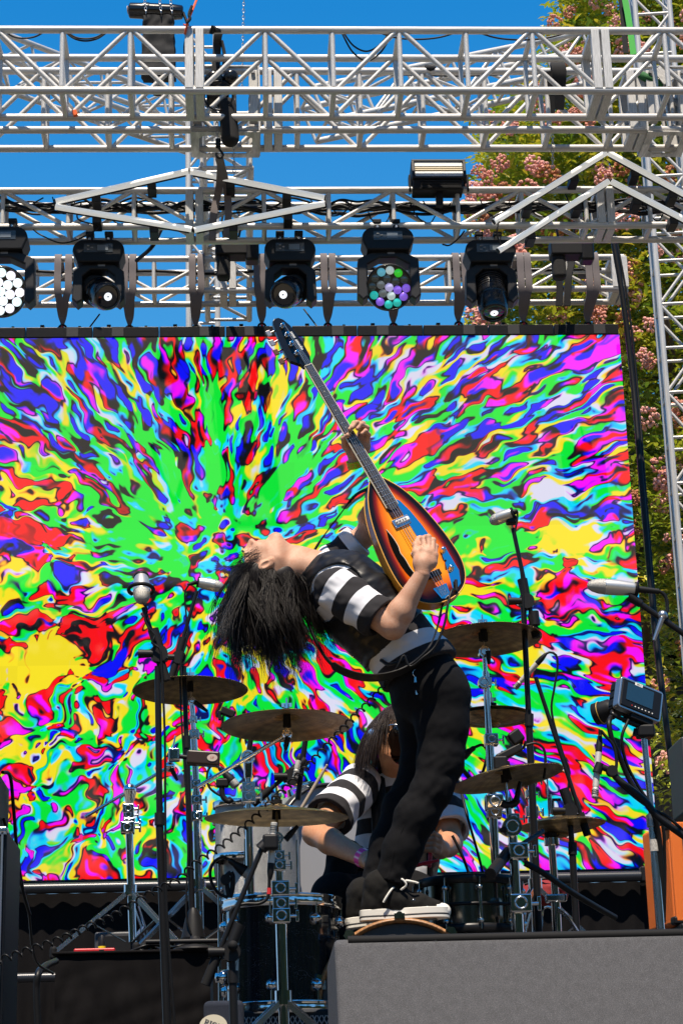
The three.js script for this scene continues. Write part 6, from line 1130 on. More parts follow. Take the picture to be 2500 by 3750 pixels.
// a head in its own frame: x forward, y up to the crown, z to the side
function headField(x, y, z, mouth) {
  const az = Math.abs(z);
  let d = ell(x, y, z, [-0.014, 0.036, 0], [0.098, 0.097, 0.077]);
  d = smin(d, ell(x, y, z, [0.03, -0.03, 0], [0.07, 0.085, 0.062]), 0.05);
  d = smin(d, cap(x, y, az, { x: 0.0, y: -0.058, z: 0.052 }, { x: 0.07, y: -0.098, z: 0.02 }, 0.018, 0.017), 0.03);
  d = smin(d, Math.hypot(x - 0.083, y + 0.101, z) - 0.0185, 0.03);
  d = smin(d, cap(x, y, az, { x: 0.09, y: 0.034, z: 0.008 }, { x: 0.078, y: 0.034, z: 0.045 }, 0.011, 0.01), 0.02);          // brow
  d = smin(d, ell(x, y, az, [0.07, -0.022, 0.04], [0.024, 0.022, 0.02]), 0.03);                                              // cheek
  d = smax(d, -(Math.hypot(x - 0.104, y - 0.011, az - 0.032) - 0.0175), 0.018);                                              // socket
  d = smin(d, ell(x, y, az, [0.078, 0.01, 0.032], [0.0145, 0.012, 0.016]), 0.006);                                           // closed eye
  d = smin(d, cap(x, y, z, { x: 0.094, y: 0.022, z: 0 }, { x: 0.116, y: -0.017, z: 0 }, 0.0075, 0.0115), 0.014);             // nose
  d = smin(d, Math.hypot(x - 0.105, y + 0.02, az - 0.0125) - 0.0085, 0.008);
  d = smax(d, -(Math.hypot(x - 0.112, y + 0.0295, az - 0.007) - 0.004), 0.003);                                              // nostril
  const m = Math.hypot((x - 0.094) / 1.0, (y + 0.058) / (mouth ? 1.0 : 0.6), 0);
  d = smin(d, cap(x, y, az, { x: 0.101, y: -0.046 + (mouth ? 0.004 : 0), z: 0 }, { x: 0.09, y: -0.052, z: 0.022 }, 0.0085, 0.0045), 0.006); // lips
  d = smin(d, cap(x, y, az, { x: 0.098, y: mouth ? -0.083 : -0.064, z: 0 }, { x: 0.088, y: mouth ? -0.068 : -0.06, z: 0.022 }, 0.008, 0.0045), 0.006);
  if (mouth) d = smax(d, -ell(x, y, z, [0.108, -0.063, 0], [0.042, 0.0165, 0.0235]), 0.005);
  // ear
  let e = ell(x, y, az, [-0.006, -0.004, 0.079], [0.0175, 0.031, 0.0085]); e = smax(e, -ell(x, y, az, [-0.003, 0.0, 0.088], [0.0095, 0.02, 0.0075]), 0.004); e = smin(e, Math.hypot(x - 0.002, y + 0.03, az - 0.077) - 0.008, 0.006);
  return smin(d, e, 0.008);
}
function strandG(list, sides = 3) { // list of {pts, r}
  const pos = [], idx = [], nor = [];
  for (const { pts, r } of list) {
    const n = pts.length, b0 = pos.length / 3; let prev = V(0, 0, 1);
    for (let i = 0; i < n; i++) {
      const T = pts[Math.min(n - 1, i + 1)].clone().sub(pts[Math.max(0, i - 1)]).normalize(); let a = prev.clone().addScaledVector(T, -prev.dot(T)); if (a.lengthSq() < 1e-6) a = V(1, 0, 0); a.normalize(); prev = a; const b = T.clone().cross(a), rr0 = r * (i < n * 0.6 ? 1 : Math.max(0.05, 1 - (i / (n - 1) - 0.6) / 0.4));
      for (let k = 0; k < sides; k++) { const c = k / sides * 6.2832, v = a.clone().multiplyScalar(Math.cos(c)).addScaledVector(b, Math.sin(c)); pos.push(pts[i].x + v.x * rr0, pts[i].y + v.y * rr0, pts[i].z + v.z * rr0); nor.push(v.x, v.y, v.z); }
      if (i) for (let k = 0; k < sides; k++) { const A = b0 + (i - 1) * sides + k, B = b0 + (i - 1) * sides + (k + 1) % sides, C = A + sides, D = B + sides; idx.push(A, B, C, B, D, C); }
    }
  }
  const g = new THREE.BufferGeometry(); g.setAttribute('position', new THREE.Float32BufferAttribute(pos, 3)); g.setAttribute('normal', new THREE.Float32BufferAttribute(nor, 3)); g.setIndex(idx); return g;
}
// ---------------------------------------------------------------- the bass player
{
  const Z0 = 6.9, p = thing('person', 'bass player in striped shirt, black vest and jeans arching backwards on the bass drum', 'person', P(1450, 3372, 6.85));
  const Lw = (g) => { g.translate(-p.position.x, -p.position.y, -p.position.z); return g; };
  const zc = -Z0;
  // trunk
  const tj = [[1566, 2525, 0.128], [1524, 2432, 0.112], [1425, 2322, 0.116], [1330, 2228, 0.126], [1243, 2150, 0.112], [1196, 2108, 0.066]].map(([x, y, r]) => { const q = P(x, y, Z0); return [V(q.x, q.y, 0), r]; });
  const trunk = (x, y, z) => chain(x, y, (z - zc) * 0.70, tj, 0.06);
  const S1 = P(1228, 2160, 6.735), E1 = P(1437, 2294, 6.66), W1 = P(1545, 2103, 6.605), S2 = P(1222, 2058, 7.04), E2 = P(1362, 1938, 6.98), W2 = P(1300, 1688, 6.835);
  const f1 = E1.clone().lerp(W1, 0.28), f2 = E2.clone().lerp(W2, 0.28);
  const arm1 = [[S1, 0.056], [S1.clone().lerp(E1, 0.55), 0.05], [E1, 0.0435], [f1, 0.044], [W1, 0.0265]], arm2 = [[S2, 0.052], [E2, 0.042], [f2, 0.041], [W2, 0.026]];
  const hc = P(966, 2086, 6.88), hu = V(-0.865, -0.5, 0.0).normalize(), hf = V(-0.5, 0.865, 0.03).normalize();
  { const q = P(966 - 87, 2086 + 50, 6.88).sub(hc).normalize(); hu.copy(q); hf.addScaledVector(hu, -hf.dot(hu)).normalize(); }
  const hr = V(0, 0, 1).addScaledVector(hu, -hu.z).addScaledVector(hf, -hf.z).normalize();
  const hs = 0.97, toHead = (x, y, z) => { const a = x - hc.x, b = y - hc.y, c = z - hc.z; return [(a * hf.x + b * hf.y + c * hf.z) / hs, (a * hu.x + b * hu.y + c * hu.z) / hs, (a * hr.x + b * hr.y + c * hr.z) / hs]; };
  const fromHead = (f, u, r) => hc.clone().addScaledVector(hf, f * hs).addScaledVector(hu, u * hs).addScaledVector(hr, r * hs);
  const neck = [[fromHead(-0.03, -0.045, 0), 0.06], [P(1105, 2078, 6.885), 0.056], [P(1190, 2110, 6.9), 0.064]];
  const neckF = (x, y, z) => smin(chain(x, y, z, neck, 0.03), cap(x, y, z, fromHead(0.03, -0.1, 0), P(1165, 2050, 6.89), 0.026, 0.024), 0.04);
  // body surface: neck, shoulders and arms at 6 mm
  const headF = (x, y, z) => { const [a, b, c] = toHead(x, y, z); return a * a + b * b + c * c > 0.06 ? 1 : headField(a, b, c, true) * hs; };
  const bodyF = (x, y, z) => { let d = trunk(x, y, z) + 0.012; d = smin(d, smin(headF(x, y, z), neckF(x, y, z), 0.03), 0.05); d = smin(d, chain(x, y, z, arm1, 0.02), 0.03); d = smin(d, chain(x, y, z, arm2, 0.02), 0.03); return d; };
  const collarCut = along(P(1150, 2080, 6.9), P(1250, 2160, 6.9));
  const G = [];
  G.push(surfaceNets((x, y, z) => Math.max(bodyF(x, y, z), -0.012 - collarCut(x, y, z)), ...boxOf([S1, E1, W1, S2, E2, W2, P(1130, 2100, 6.9), P(1566, 2525, 6.9)], 0.11), 0.0065));
  // head and neck at 3 mm
  G.push(surfaceNets((x, y, z) => Math.max(bodyF(x, y, z), collarCut(x, y, z) - 0.012), ...boxOf([fromHead(0.13, -0.12, 0), fromHead(-0.12, 0.14, 0), fromHead(0, 0, 0.1), fromHead(0, 0, -0.1), P(1180, 2000, 6.9), P(1180, 2150, 6.9)], 0.012), 0.0035));
  // plucking hand
  const Q = (x, y, z) => P(x, y, z);
  const hand1 = { palm: [[W1, 0.0265], [Q(1548, 2065, 6.607), 0.027], [Q(1560, 2030, 6.612), 0.025]], spread: [[Q(1553, 2016, 6.618), Q(1588, 2034, 6.61), 0.0175, 0.015], [Q(1540, 2060, 6.612), Q(1580, 2062, 6.61), 0.021, 0.019]],
    fingers: [[[1554, 2012, 6.617], [1550, 1972, 6.634], [1541, 1972, 6.66], [1536, 1988, 6.672]], [[1570, 2008, 6.608], [1568, 1966, 6.62], [1557, 1968, 6.655], [1551, 1988, 6.67]], [[1583, 2015, 6.606], [1585, 1978, 6.62], [1572, 1980, 6.652], [1566, 2000, 6.668]], [[1591, 2030, 6.611], [1595, 2000, 6.625], [1584, 2002, 6.652], [1578, 2018, 6.666]]].map((f, i) => f.map((q, j) => [Q(...q), [0.0108, 0.0098, 0.0088, 0.0078][j] * [1, 1.02, 0.96, 0.86][i]])),
    thumb: [[Q(1536, 2072, 6.61), 0.0175], [Q(1523, 2024, 6.622), 0.0135], [Q(1522, 1996, 6.638), 0.0118], [Q(1531, 1973, 6.655), 0.0092]] };
  const handF = (h) => (x, y, z) => { let d = chain(x, y, z, h.palm, 0.02); for (const [a, b, ra, rb] of h.spread) d = smin(d, cap(x, y, z, a, b, ra, rb), 0.02); let e = 1e9; for (const f of h.fingers) e = Math.min(e, chain(x, y, z, f, 0.006)); d = smin(d, e, 0.007); return smin(d, chain(x, y, z, h.thumb, 0.008), 0.012); };
  G.push(surfaceNets(handF(hand1), ...boxOf([Q(1500, 2110, 6.6), Q(1610, 1950, 6.68), W1], 0.03), 0.003));
  // fretting hand, wrapped round the neck
  const nk = (s, pp, z) => BG.at(s, pp, z);
  const hand2 = { palm: [[W2, 0.026], [Q(1312, 1650, 6.82), 0.027], [Q(1326, 1618, 6.805), 0.026]], spread: [[Q(1322, 1596, 6.80), Q(1338, 1636, 6.80), 0.017, 0.016], [Q(1296, 1650, 6.82), Q(1330, 1640, 6.81), 0.02, 0.018]],
    fingers: [[[1323, 1594, 6.80], [1316, 1556, 6.765], [1296, 1550, 6.738], [1281, 1572, 6.732]], [[1331, 1602, 6.80], [1328, 1552, 6.76], [1306, 1548, 6.732], [1290, 1566, 6.728]], [[1337, 1614, 6.80], [1343, 1566, 6.762], [1322, 1554, 6.734], [1309, 1570, 6.73]], [[1341, 1630, 6.80], [1349, 1592, 6.765], [1338, 1578, 6.738], [1325, 1588, 6.735]]].map((f, i) => f.map((q, j) => [Q(...q), [0.0108, 0.0098, 0.0088, 0.0078][j] * [1, 1.02, 0.96, 0.86][i]])),
    thumb: [[Q(1290, 1664, 6.83), 0.0175], [Q(1264, 1632, 6.80), 0.0135], [Q(1260, 1606, 6.765), 0.0118], [Q(1274, 1594, 6.742), 0.0092]] };
  G.push(surfaceNets(handF(hand2), ...boxOf([Q(1240, 1700, 6.84), Q(1365, 1530, 6.72), W2], 0.03), 0.003));
  const bg = mergeGeometries(G); setUV(bg, (x, y, z) => [x + z * 0.7, y + z * 0.7]); mesh('body', Lw(bg), skin, p);
  // teeth
  { const gs = []; for (let i = -3; i <= 3; i++) { const q = fromHead(0.0945 - Math.abs(i) * 0.0022, -0.0515, i * 0.0062), g = boxG(0.006, 0.008, 0.0056, 0, 0, 0, 0.0015).applyMatrix4(new THREE.Matrix4().makeBasis(hf, hu, hr)).translate(q.x, q.y, q.z); gs.push(g); } const tt = mesh('teeth', Lw(merge(gs)), std(0.72, 0.66, 0.5, 0.3), p); tt.userData.kind = 'stuff'; }
  { const q = fromHead(0.062, -0.062, 0), g = new THREE.SphereGeometry(1, 20, 14).scale(0.03, 0.021, 0.026).applyMatrix4(new THREE.Matrix4().makeBasis(hf, hu, hr)).translate(q.x, q.y, q.z); mesh('mouth', Lw(g), std(0.12, 0.02, 0.018, 0.5), p); }
  mesh('eyelash', Lw(strandG([{ pts: [0.014, 0.024, 0.034, 0.044].map((r, i) => fromHead([0.0935, 0.0945, 0.091, 0.0835][i], [0.006, 0.003, 0.004, 0.008][i], r)), r: 0.0016 }], 5)), hairM, p);
  { const q = (u, f0, f1) => [0.018, 0.034, 0.05].map((r, i) => fromHead(f0 + (f1 - f0) * i / 2 - 0.002, u - Math.abs(i - 1) * 0.002, r)); mesh('eyebrow', Lw(strandG([{ pts: q(0.036, 0.1, 0.083), r: 0.004 }], 5)), hairM, p); }
  // shirt trunk and sleeves
  const hemP = along(P(1548, 2440, 6.9), P(1591, 2530, 6.9)), vestP = along(P(1496, 2306, 6.9), P(1600, 2405, 6.9));
  const ax = along(tj[3][0], tj[1][0]), hemN = tj[1][0].clone().sub(tj[3][0]).normalize(), per = 0.112;
  const wr = (x, y, z) => 0.004 * noise3(x * 9 + y * 5, y * 11 - x * 4, z * 6) + 0.0012 * noise3(x * 24 + y * 10, y * 24, z * 14);
  const shF = (x, y, z) => { let d = trunk(x, y, z) - 0.006 + wr(x, y, z) * 0.7 - 0.012 * Math.max(0, Math.min(1, 1 + hemP(x, y, z) / 0.06)); d = smin(d, neckF(x, y, z) - 0.004, 0.02); const a = (x - tj[5][0].x) * (tj[4][0].x - tj[5][0].x) + (y - tj[5][0].y) * (tj[4][0].y - tj[5][0].y); const cutN = along(P(1128, 2062, 6.9), P(1250, 2160, 6.9))(x, y, z); d = Math.max(d, 0.018 - cutN); const hem = hemP(x, y, z); return Math.max(d, hem - 0.014); };
  const sg = surfaceNets(shF, ...boxOf([P(1100, 2000, 6.7), P(1680, 2560, 7.1)], 0.06), 0.0065); setUV(sg, (x, y, z) => [hemP(x, y, z) / 0.118 + 0.80, z]); mesh('shirt', Lw(sg), jersey, p);
  const sleeve = (S, E, cutk, ph, r0, r1) => {
    const A = along(S, E), L = S.distanceTo(E), M1 = S.clone().lerp(E, cutk), f = (x, y, z) => { const d = cap(x, y, z, S, M1, r0, r1) + wr(x, y, z) * 1.6; const inner = cap(x, y, z, S, M1.clone().lerp(E, 0.4), r0 - 0.02, r1 - 0.017); const t = A(x, y, z); return Math.max(Math.max(d, t - L * cutk), t > L * cutk - 0.05 ? -inner : -1); };
    const g = surfaceNets(f, ...boxOf([S, M1], 0.1), 0.005); setUV(g, (x, y, z) => [(A(x, y, z)) / per + ph, z]); return mesh('sleeve', Lw(g), jersey, p);
  };
  sleeve(S1, E1, 0.8, 0.08, 0.079, 0.074); sleeve(S2, E2, 0.66, 0.30, 0.068, 0.064);
  // leather vest over the trunk
  const vF = (x, y, z) => {
    let d = trunk(x, y, z) - 0.013 + 0.005 * noise3(x * 7 - y * 4, y * 10 + x * 6, z * 5) + 0.0016 * noise3(x * 18 - y * 12, y * 24, z * 10);
    const cutN = along(P(1160, 2066, 6.9), P(1250, 2160, 6.9))(x, y, z); d = Math.max(d, 0.012 - cutN);
    d = Math.max(d, vestP(x, y, z) - 0.012 * noise2(z * 6, 2));
    d = Math.max(d, 0.092 - Math.hypot(x - S1.x - 0.0, y - S1.y + 0.0) + (z < zc ? 1 : 0) * -9);
    d = Math.max(d, z < zc ? 0.08 - Math.hypot(x - S2.x, y - S2.y) : -1);
    return d;
  };
  const vg = surfaceNets(vF, ...boxOf([P(1100, 2000, 6.7), P(1680, 2560, 7.1)], 0.06), 0.006); mesh('vest', Lw(vg), leather, p);
  mesh('vest_hem', Lw(curveG([P(1395, 2418, 6.78), P(1420, 2432, 6.74), P(1460, 2425, 6.70), P(1490, 2400, 6.72)], 0.007, 20, 7)), leather, p);
  // jeans
  const leg1 = [[P(1618, 2560, 6.82), 0.1], [P(1618, 2660, 6.815), 0.088], [P(1612, 2790, 6.81), 0.0775], [P(1582, 2890, 6.8), 0.066], [P(1524, 2988, 6.805), 0.0695], [P(1472, 3112, 6.815), 0.063], [P(1432, 3236, 6.82), 0.057]], leg2 = [[P(1545, 2560, 6.99), 0.095], [P(1545, 2680, 6.99), 0.078], [P(1540, 2800, 6.985), 0.07], [P(1515, 2885, 6.98), 0.064], [P(1470, 2960, 6.98), 0.064], [P(1420, 3090, 6.98), 0.058], [P(1372, 3252, 6.98), 0.055]];
  const fold = (x, y, z) => { const k = P(1585, 2890, 6.8).y, kn = Math.exp(-(((y - k) / 0.16) ** 2)), hp = Math.exp(-(((y - P(1600, 2600, 6.8).y) / 0.15) ** 2)), cf = Math.exp(-(((y - P(1440, 3200, 6.8).y) / 0.07) ** 2)); return (0.0022 * kn + 0.0006 * hp + 0.0024 * cf + 0.0002) * (noise3(x * 9 + y * 10, y * 20 - x * 14, z * 7) + 0.5 * noise3(x * 16 - y * 8, y * 16 + x * 24, z * 12 + 4)) + 0.0004 * noise3(x * 26, y * 26, z * 26); };
  const jF = (x, y, z) => { let d = smin(chain(x, y, z, leg1, 0.03), chain(x, y, z, leg2, 0.03), 0.012); const pv = smin(cap(x, y, (z - zc) * 0.72, tj[0][0], tj[1][0], 0.137, 0.118), 9, 0.01); d = smin(d, pv, 0.05); d += fold(x, y, z); d = Math.max(d, -0.03 - hemP(x, y, z)); const c1 = along(leg1[5][0], leg1[6][0])(x, y, z) - leg1[5][0].distanceTo(leg1[6][0]), c2 = along(leg2[5][0], leg2[6][0])(x, y, z) - leg2[5][0].distanceTo(leg2[6][0]); if (y < leg1[4][0].y) d = Math.max(d, z > -6.9 ? c1 : c2); return d; };
  const jg = surfaceNets(jF, ...boxOf([P(1400, 2360, 6.7), P(1740, 2400, 7.1), P(1280, 3270, 6.75), P(1700, 3270, 7.1)], 0.05), 0.0065); setUV(jg, (x, y, z) => [x + z, y]); const jeans = mesh('jeans', Lw(jg), denim, p);
  mesh('seam', Lw(strandG([{ pts: [[1560, 2640], [1568, 2760], [1545, 2880], [1492, 2985], [1446, 3110], [1404, 3225]].map(([x, y], i) => P(x, y, 6.752 + (i === 3 ? -0.004 : 0))), r: 0.0022 }], 5)), denim, jeans);
  // shoes: canvas high-tops
  const canvas = phys(0.012, 0.0115, 0.011, 0.9, 0, { specularIntensity: 0.3, bumpMap: rep(fabricN, 40), bumpScale: 0.0006 }), rubberW = std(0.68, 0.66, 0.6, 0.55), stripeK = std(0.015, 0.015, 0.018, 0.6);
  function shoe(heel, toe, ankle) { // heel and toe: points under the sole
    const d = toe.clone().sub(heel), L = d.length(); d.normalize(); const sd = V(0, 0, 1).addScaledVector(d, -d.z).normalize(), up = sd.clone().cross(d).normalize(), at = (x, y, z) => heel.clone().addScaledVector(d, x * L).addScaledVector(up, y).addScaledVector(sd, z);
    const B = new THREE.Matrix4().makeBasis(d, up, sd).setPosition(heel);
    const uj = [[ankle, 0.047], [at(0.235, 0.115, 0), 0.046], [at(0.15, 0.055, 0), 0.036], [at(0.42, 0.062, 0), 0.041], [at(0.66, 0.046, 0), 0.036], [at(0.86, 0.036, 0), 0.027]];
    const uF = (x, y, z) => { let q = cap(x, y, z, uj[0][0], uj[1][0], uj[0][1], uj[1][1]); q = smin(q, cap(x, y, z, uj[1][0], uj[2][0], uj[1][1], uj[2][1]), 0.03); q = smin(q, cap(x, y, z, uj[1][0], uj[3][0], uj[1][1], uj[3][1]), 0.03); q = smin(q, chain(x, y, z, uj.slice(2), 0.03), 0.03); q += 0.0016 * noise3(x * 26, y * 26, z * 26); const h = (x - heel.x) * up.x + (y - heel.y) * up.y + (z - heel.z) * up.z; return Math.max(q, 0.022 - h); };
    const g = surfaceNets(uF, ...boxOf([at(0, 0, -0.06), at(1, 0.05, 0.06), ankle], 0.055), 0.004); setUV(g, (x, y, z) => [x + z, y]);
    const sh = mesh('shoe', Lw(g), canvas, p);
    const o = [[0.0, 0.02], [0.03, 0.031], [0.15, 0.036], [0.4, 0.036], [0.6, 0.044], [0.75, 0.048], [0.88, 0.041], [0.96, 0.027], [1.0, 0.0]], pts = [...o.map(q => new THREE.Vector2(q[0] * L, q[1])), ...o.slice(0, -1).reverse().map(q => new THREE.Vector2(q[0] * L, -q[1]))];
    const sp = new THREE.Shape(new THREE.SplineCurve([...pts, pts[0]]).getPoints(80));
    const sl = (h, y, gr, m, n) => mesh(n, Lw(new THREE.ExtrudeGeometry(sp, { depth: h, bevelEnabled: true, bevelSize: gr, bevelThickness: 0.002, bevelSegments: 2 }).rotateX(Math.PI / 2).translate(0, y + h, 0).applyMatrix4(B)), m, sh);
    sl(0.007, 0.002, 0.0042, rubberW, 'outsole'); sl(0.0032, 0.0105, 0.0046, stripeK, 'sole_stripe'); sl(0.019, 0.0155, 0.004, rubberW, 'sole');
    const tF = (x, y, z) => { const a = at(0.9, 0.026, 0), q = at(0.94, 0.024, 0); return Math.max(cap(x, y, z, at(0.84, 0.026, 0), q, 0.034, 0.027), at(0.86, 0, 0).sub(V(x, y, z)).dot(d)); };
    mesh('toe_cap', Lw(surfaceNets(tF, ...boxOf([at(0.8, 0, -0.04), at(1, 0.05, 0.04)], 0.03), 0.004)), rubberW, sh);
    for (let i = 0; i < 5; i++) { const u = 0.45 + i * 0.075, h = 0.103 - i * 0.0125; mesh('lace', Lw(curveG([at(u, h - 0.016, 0.036 - i * 0.001), at(u + 0.015, h, 0.02), at(u + 0.03, h + 0.001, -0.005), at(u + 0.035, h - 0.015, -0.034)], 0.0038, 14, 6)), rubberW, sh); mesh('eyelet', Lw(new THREE.TorusGeometry(0.004, 0.0014, 5, 12).applyMatrix4(new THREE.Matrix4().makeBasis(d, up, sd).setPosition(at(u, h - 0.019, 0.0405)))), M.chromeWorn, sh); }
    for (const q of [[[0.42, 0.11, 0.03], [0.36, 0.10, 0.055], [0.27, 0.065, 0.06], [0.25, 0.055, 0.058]], [[0.42, 0.112, 0.03], [0.47, 0.13, 0.06], [0.52, 0.11, 0.062], [0.46, 0.095, 0.05]], [[0.42, 0.112, 0.03], [0.5, 0.125, 0.05], [0.6, 0.12, 0.055], [0.66, 0.115, 0.05]]]) mesh('lace', Lw(curveG(q.map(e => at(...e)), 0.004, 18, 6)), rubberW, sh);
    return { sh, at, d, up, sd };
  }
  shoe(P(1322, 3376, 6.83), P(1642, 3362, 6.83), P(1428, 3224, 6.825));
  const s2 = shoe(P(1272, 3405, 6.985), P(1575, 3368, 6.985), P(1364, 3256, 6.98));
  { const tx = textTex('ALL STAR', 256, 64, 'bold 46px sans-serif'); const q = s2.at(0.04, 0.02, 0.036), g = new THREE.PlaneGeometry(0.04, 0.01).applyMatrix4(new THREE.Matrix4().makeBasis(s2.d, s2.up, s2.sd).setPosition(q)); mesh('heel_lettering', Lw(g), std(0.02, 0.03, 0.08, 0.6, 0, { alphaMap: tx, transparent: true }), s2.sh); }
  // wristband
  { const c = P(1300, 1698, 6.842), d2 = W2.clone().sub(E2).normalize(); const g = orient(new THREE.CylinderGeometry(0.031, 0.0315, 0.026, 30, 1, true), c, d2); const t2 = dataTex(64, 16, (u, v) => { const o = noise2(u * 22, v * 3) > 0.15 && v > 0.15 && v < 0.85; return o ? [0.95, 0.5, 0.1] : [0.62, 0.85, 0.12]; }, true); mesh('wristband', Lw(g), std(1, 1, 1, 0.5, 0, { map: t2, side: THREE.DoubleSide }), p); }
  // keys on the belt loop
  { const K = (x, y) => P(x, y, 6.735); const r = mesh('key_ring', Lw(new THREE.TorusGeometry(0.013, 0.0014, 6, 26).rotateY(0.4).translate(K(1523, 2466).x, K(1523, 2466).y, K(1523, 2466).z)), M.chrome, p); mesh('key', Lw(merge([cylG(K(1521, 2480), K(1522, 2500), 0.006, 0.008, 8), boxG(0.007, 0.044, 0.0025, K(1524, 2521).x, K(1524, 2521).y, K(1524, 2521).z)])), M.chromeWorn, r); mesh('key', Lw(boxG(0.007, 0.04, 0.0025, 0, 0, 0).rotateZ(0.1).translate(K(1519, 2508).x, K(1519, 2508).y, K(1519, 2508).z - 0.004)), std(0.4, 0.33, 0.2, 0.3, 1), r); }
  // hair: a dark scalp and strands thrown back, hanging down
  const capF = (x, y, z) => { const [a, b, c] = toHead(x, y, z); let d = Math.min(ell(a, b, c, [-0.02, 0.042, 0], [0.103, 0.102, 0.084]), ell(a, b, c, [-0.06, -0.035, 0], [0.062, 0.085, 0.07])); d = Math.max(d, (a - 0.055) * 0.9 + (0.075 - b) * 0.42); d = Math.max(d, 0.0215 - Math.hypot(a + 0.004, b + 0.008) + (Math.abs(c) < 0.06 ? -9 : 0)); return d * hs; };
  mesh('hair_base', Lw(surfaceNets(capF, ...boxOf([fromHead(0.12, 0.16, 0.1), fromHead(-0.13, -0.12, -0.1), fromHead(-0.13, 0.16, 0), fromHead(0.12, -0.12, 0)], 0.02), 0.005)), hairM, p);
  const list = [];
  const locks = []; for (let i = 0; i < 210; i++) locks.push({ f: rr(-1, 1), u: rr(-0.8, 1), r: rr(-1, 1), dx: rr(-0.13, 0.10), dz: rr(-0.10, 0.10), len: rr(0.15, 0.36), bend: rr(-0.5, 0.5) });
  for (let i = 0; i < 8200; i++) {
    const th = rr(0, 6.2832), ph = Math.acos(rr(-0.85, 1)), f = Math.sin(ph) * Math.cos(th), r = Math.sin(ph) * Math.sin(th), u = Math.cos(ph);
    const nape = i % 4 === 0 && f < 0.1; const F = nape ? -0.052 + 0.055 * f : -0.02 + 0.1 * f, U = nape ? -0.035 + 0.075 * u : 0.042 + 0.1 * u, Rr = (nape ? 0.066 : 0.082) * r; if (F > 0.028 + (U - 0.07) * 0.42) continue; if (U < -0.035 && F > -0.03) continue;
    let bk = null, bd = 1e9; for (const q of locks) { const e = (q.f - f) ** 2 + (q.u - u) ** 2 + (q.r - r) ** 2; if (e < bd) { bd = e; bk = q; } }
    const root = fromHead(F, U, Rr), nrm = hf.clone().multiplyScalar(f).addScaledVector(hu, u).addScaledVector(hr, r).normalize();
    const len = bk.len * rr(0.72, 1.08), n = 15, st = len / (n - 1), pts = [root], stray = rnd() < 0.16 ? 3.2 : 1.1; let dir = nrm.clone().multiplyScalar(0.38).addScaledVector(hf, -0.55).add(V(bk.dx * 2, -0.25, bk.dz * 2)).normalize();
    const aim = V(bk.dx + 0.045 + rr(-0.03, 0.03) * stray + (nape ? 0.16 : 0.08) * Math.max(0, -f) - 0.05 * Math.max(0, u), 0, bk.dz + rr(-0.03, 0.03) * stray), jx = rr(-1, 1), jz = rr(-1, 1);
    for (let j = 1; j < n; j++) {
      const k = j / n; dir.add(V(aim.x * 0.9 + bk.bend * 0.45 * Math.sin(k * 4.5 + bk.dx * 40), -0.30, aim.z * 0.9 + bk.bend * 0.3 * Math.cos(k * 5 + bk.dz * 40))).add(V(jx * 0.03 * stray * Math.sin(k * 7), 0, jz * 0.03 * stray)).normalize();
      const q = pts[j - 1].clone().addScaledVector(dir, st); const [a, b, c] = toHead(q.x, q.y, q.z), e = ((a + 0.02) / 0.108) ** 2 + ((b - 0.04) / 0.107) ** 2 + (c / 0.088) ** 2;
      if (e < 1) { const w = fromHead(-0.02, 0.04, 0); q.sub(w).multiplyScalar(1 / Math.sqrt(e)).add(w); } pts.push(q);
    }
    list.push({ pts, r: rr(0.0005, 0.0012) });
  }
  for (let i = 0; i < 130; i++) { // loose wisps over brow, cheek and away from the head
    const a = rr(0, 1), root = fromHead(0.05 + 0.03 * a - 0.05 * rnd(), 0.085 - 0.1 * a, 0.074 + 0.008 * rnd()), pts = [root]; let d = hu.clone().multiplyScalar(rr(0.2, 0.9)).addScaledVector(hf, rr(-0.1, 0.75)).add(V(0, -0.3, 0.15)).normalize(); const L = rr(0.05, 0.13); for (let j = 1; j < 9; j++) { d.add(V(rr(-0.08, 0.02), -0.13, rr(-0.05, 0.05))).normalize(); pts.push(pts[j - 1].clone().addScaledVector(d, L / 8)); } list.push({ pts, r: 0.0005 });
  }
  const hr_ = mesh('hair', Lw(strandG(list)), hairM, p);
  // guitar strap
  const strap = thing('guitar_strap', 'thin black strap looping from the bass over the player and under his back', 'strap', BG.strapTop);
  const SL = (g) => g.translate(-strap.position.x, -strap.position.y, -strap.position.z);
  mesh('upper_strap', SL(ribbonG([BG.strapTop, P(1300, 1815, 6.85), P(1240, 1890, 6.92), P(1180, 1970, 6.98), P(1148, 2020, 7.02)], 0.012, 0.004, V(0.5, 0.5, 0.7), 24)), M.rubber, strap);
  mesh('lower_strap', SL(ribbonG([P(1120, 2240, 6.93), P(1135, 2300, 6.86), P(1165, 2365, 6.8), P(1212, 2430, 6.76), P(1280, 2468, 6.73), P(1360, 2482, 6.70), P(1440, 2470, 6.68), P(1510, 2436, 6.67), P(1565, 2380, 6.66), P(1600, 2300, 6.68), P(1615, 2230, 6.72), BG.strapTail], (u) => u < 0.28 ? 0.012 : u < 0.75 ? 0.03 : 0.02, 0.005, (u) => V(0.3, 0.6, 0.75), 80)), leather, strap);
  // coiled lead
  const co = thing('coiled_cable', 'long black curly lead stretching from the bass player down to the cabinet', 'cable', P(1405, 2510, 6.7));
  const path = new THREE.CatmullRomCurve3([[1412, 2490, 6.74], [1403, 2515, 6.74], [1285, 2638, 6.65], [1189, 2740, 6.58], [1117, 2816, 6.53], [1051, 2883, 6.48], [1005, 2928, 6.44], [895, 3030, 6.38], [804, 3104, 6.34], [717, 3162, 6.3], [649, 3225, 6.26], [574, 3259, 6.22], [488, 3311, 6.17], [402, 3362, 6.12], [316, 3397, 6.06], [230, 3437, 6.0], [115, 3477, 5.95], [-10, 3520, 5.9]].map(q => P(...q)), false, 'centripetal');
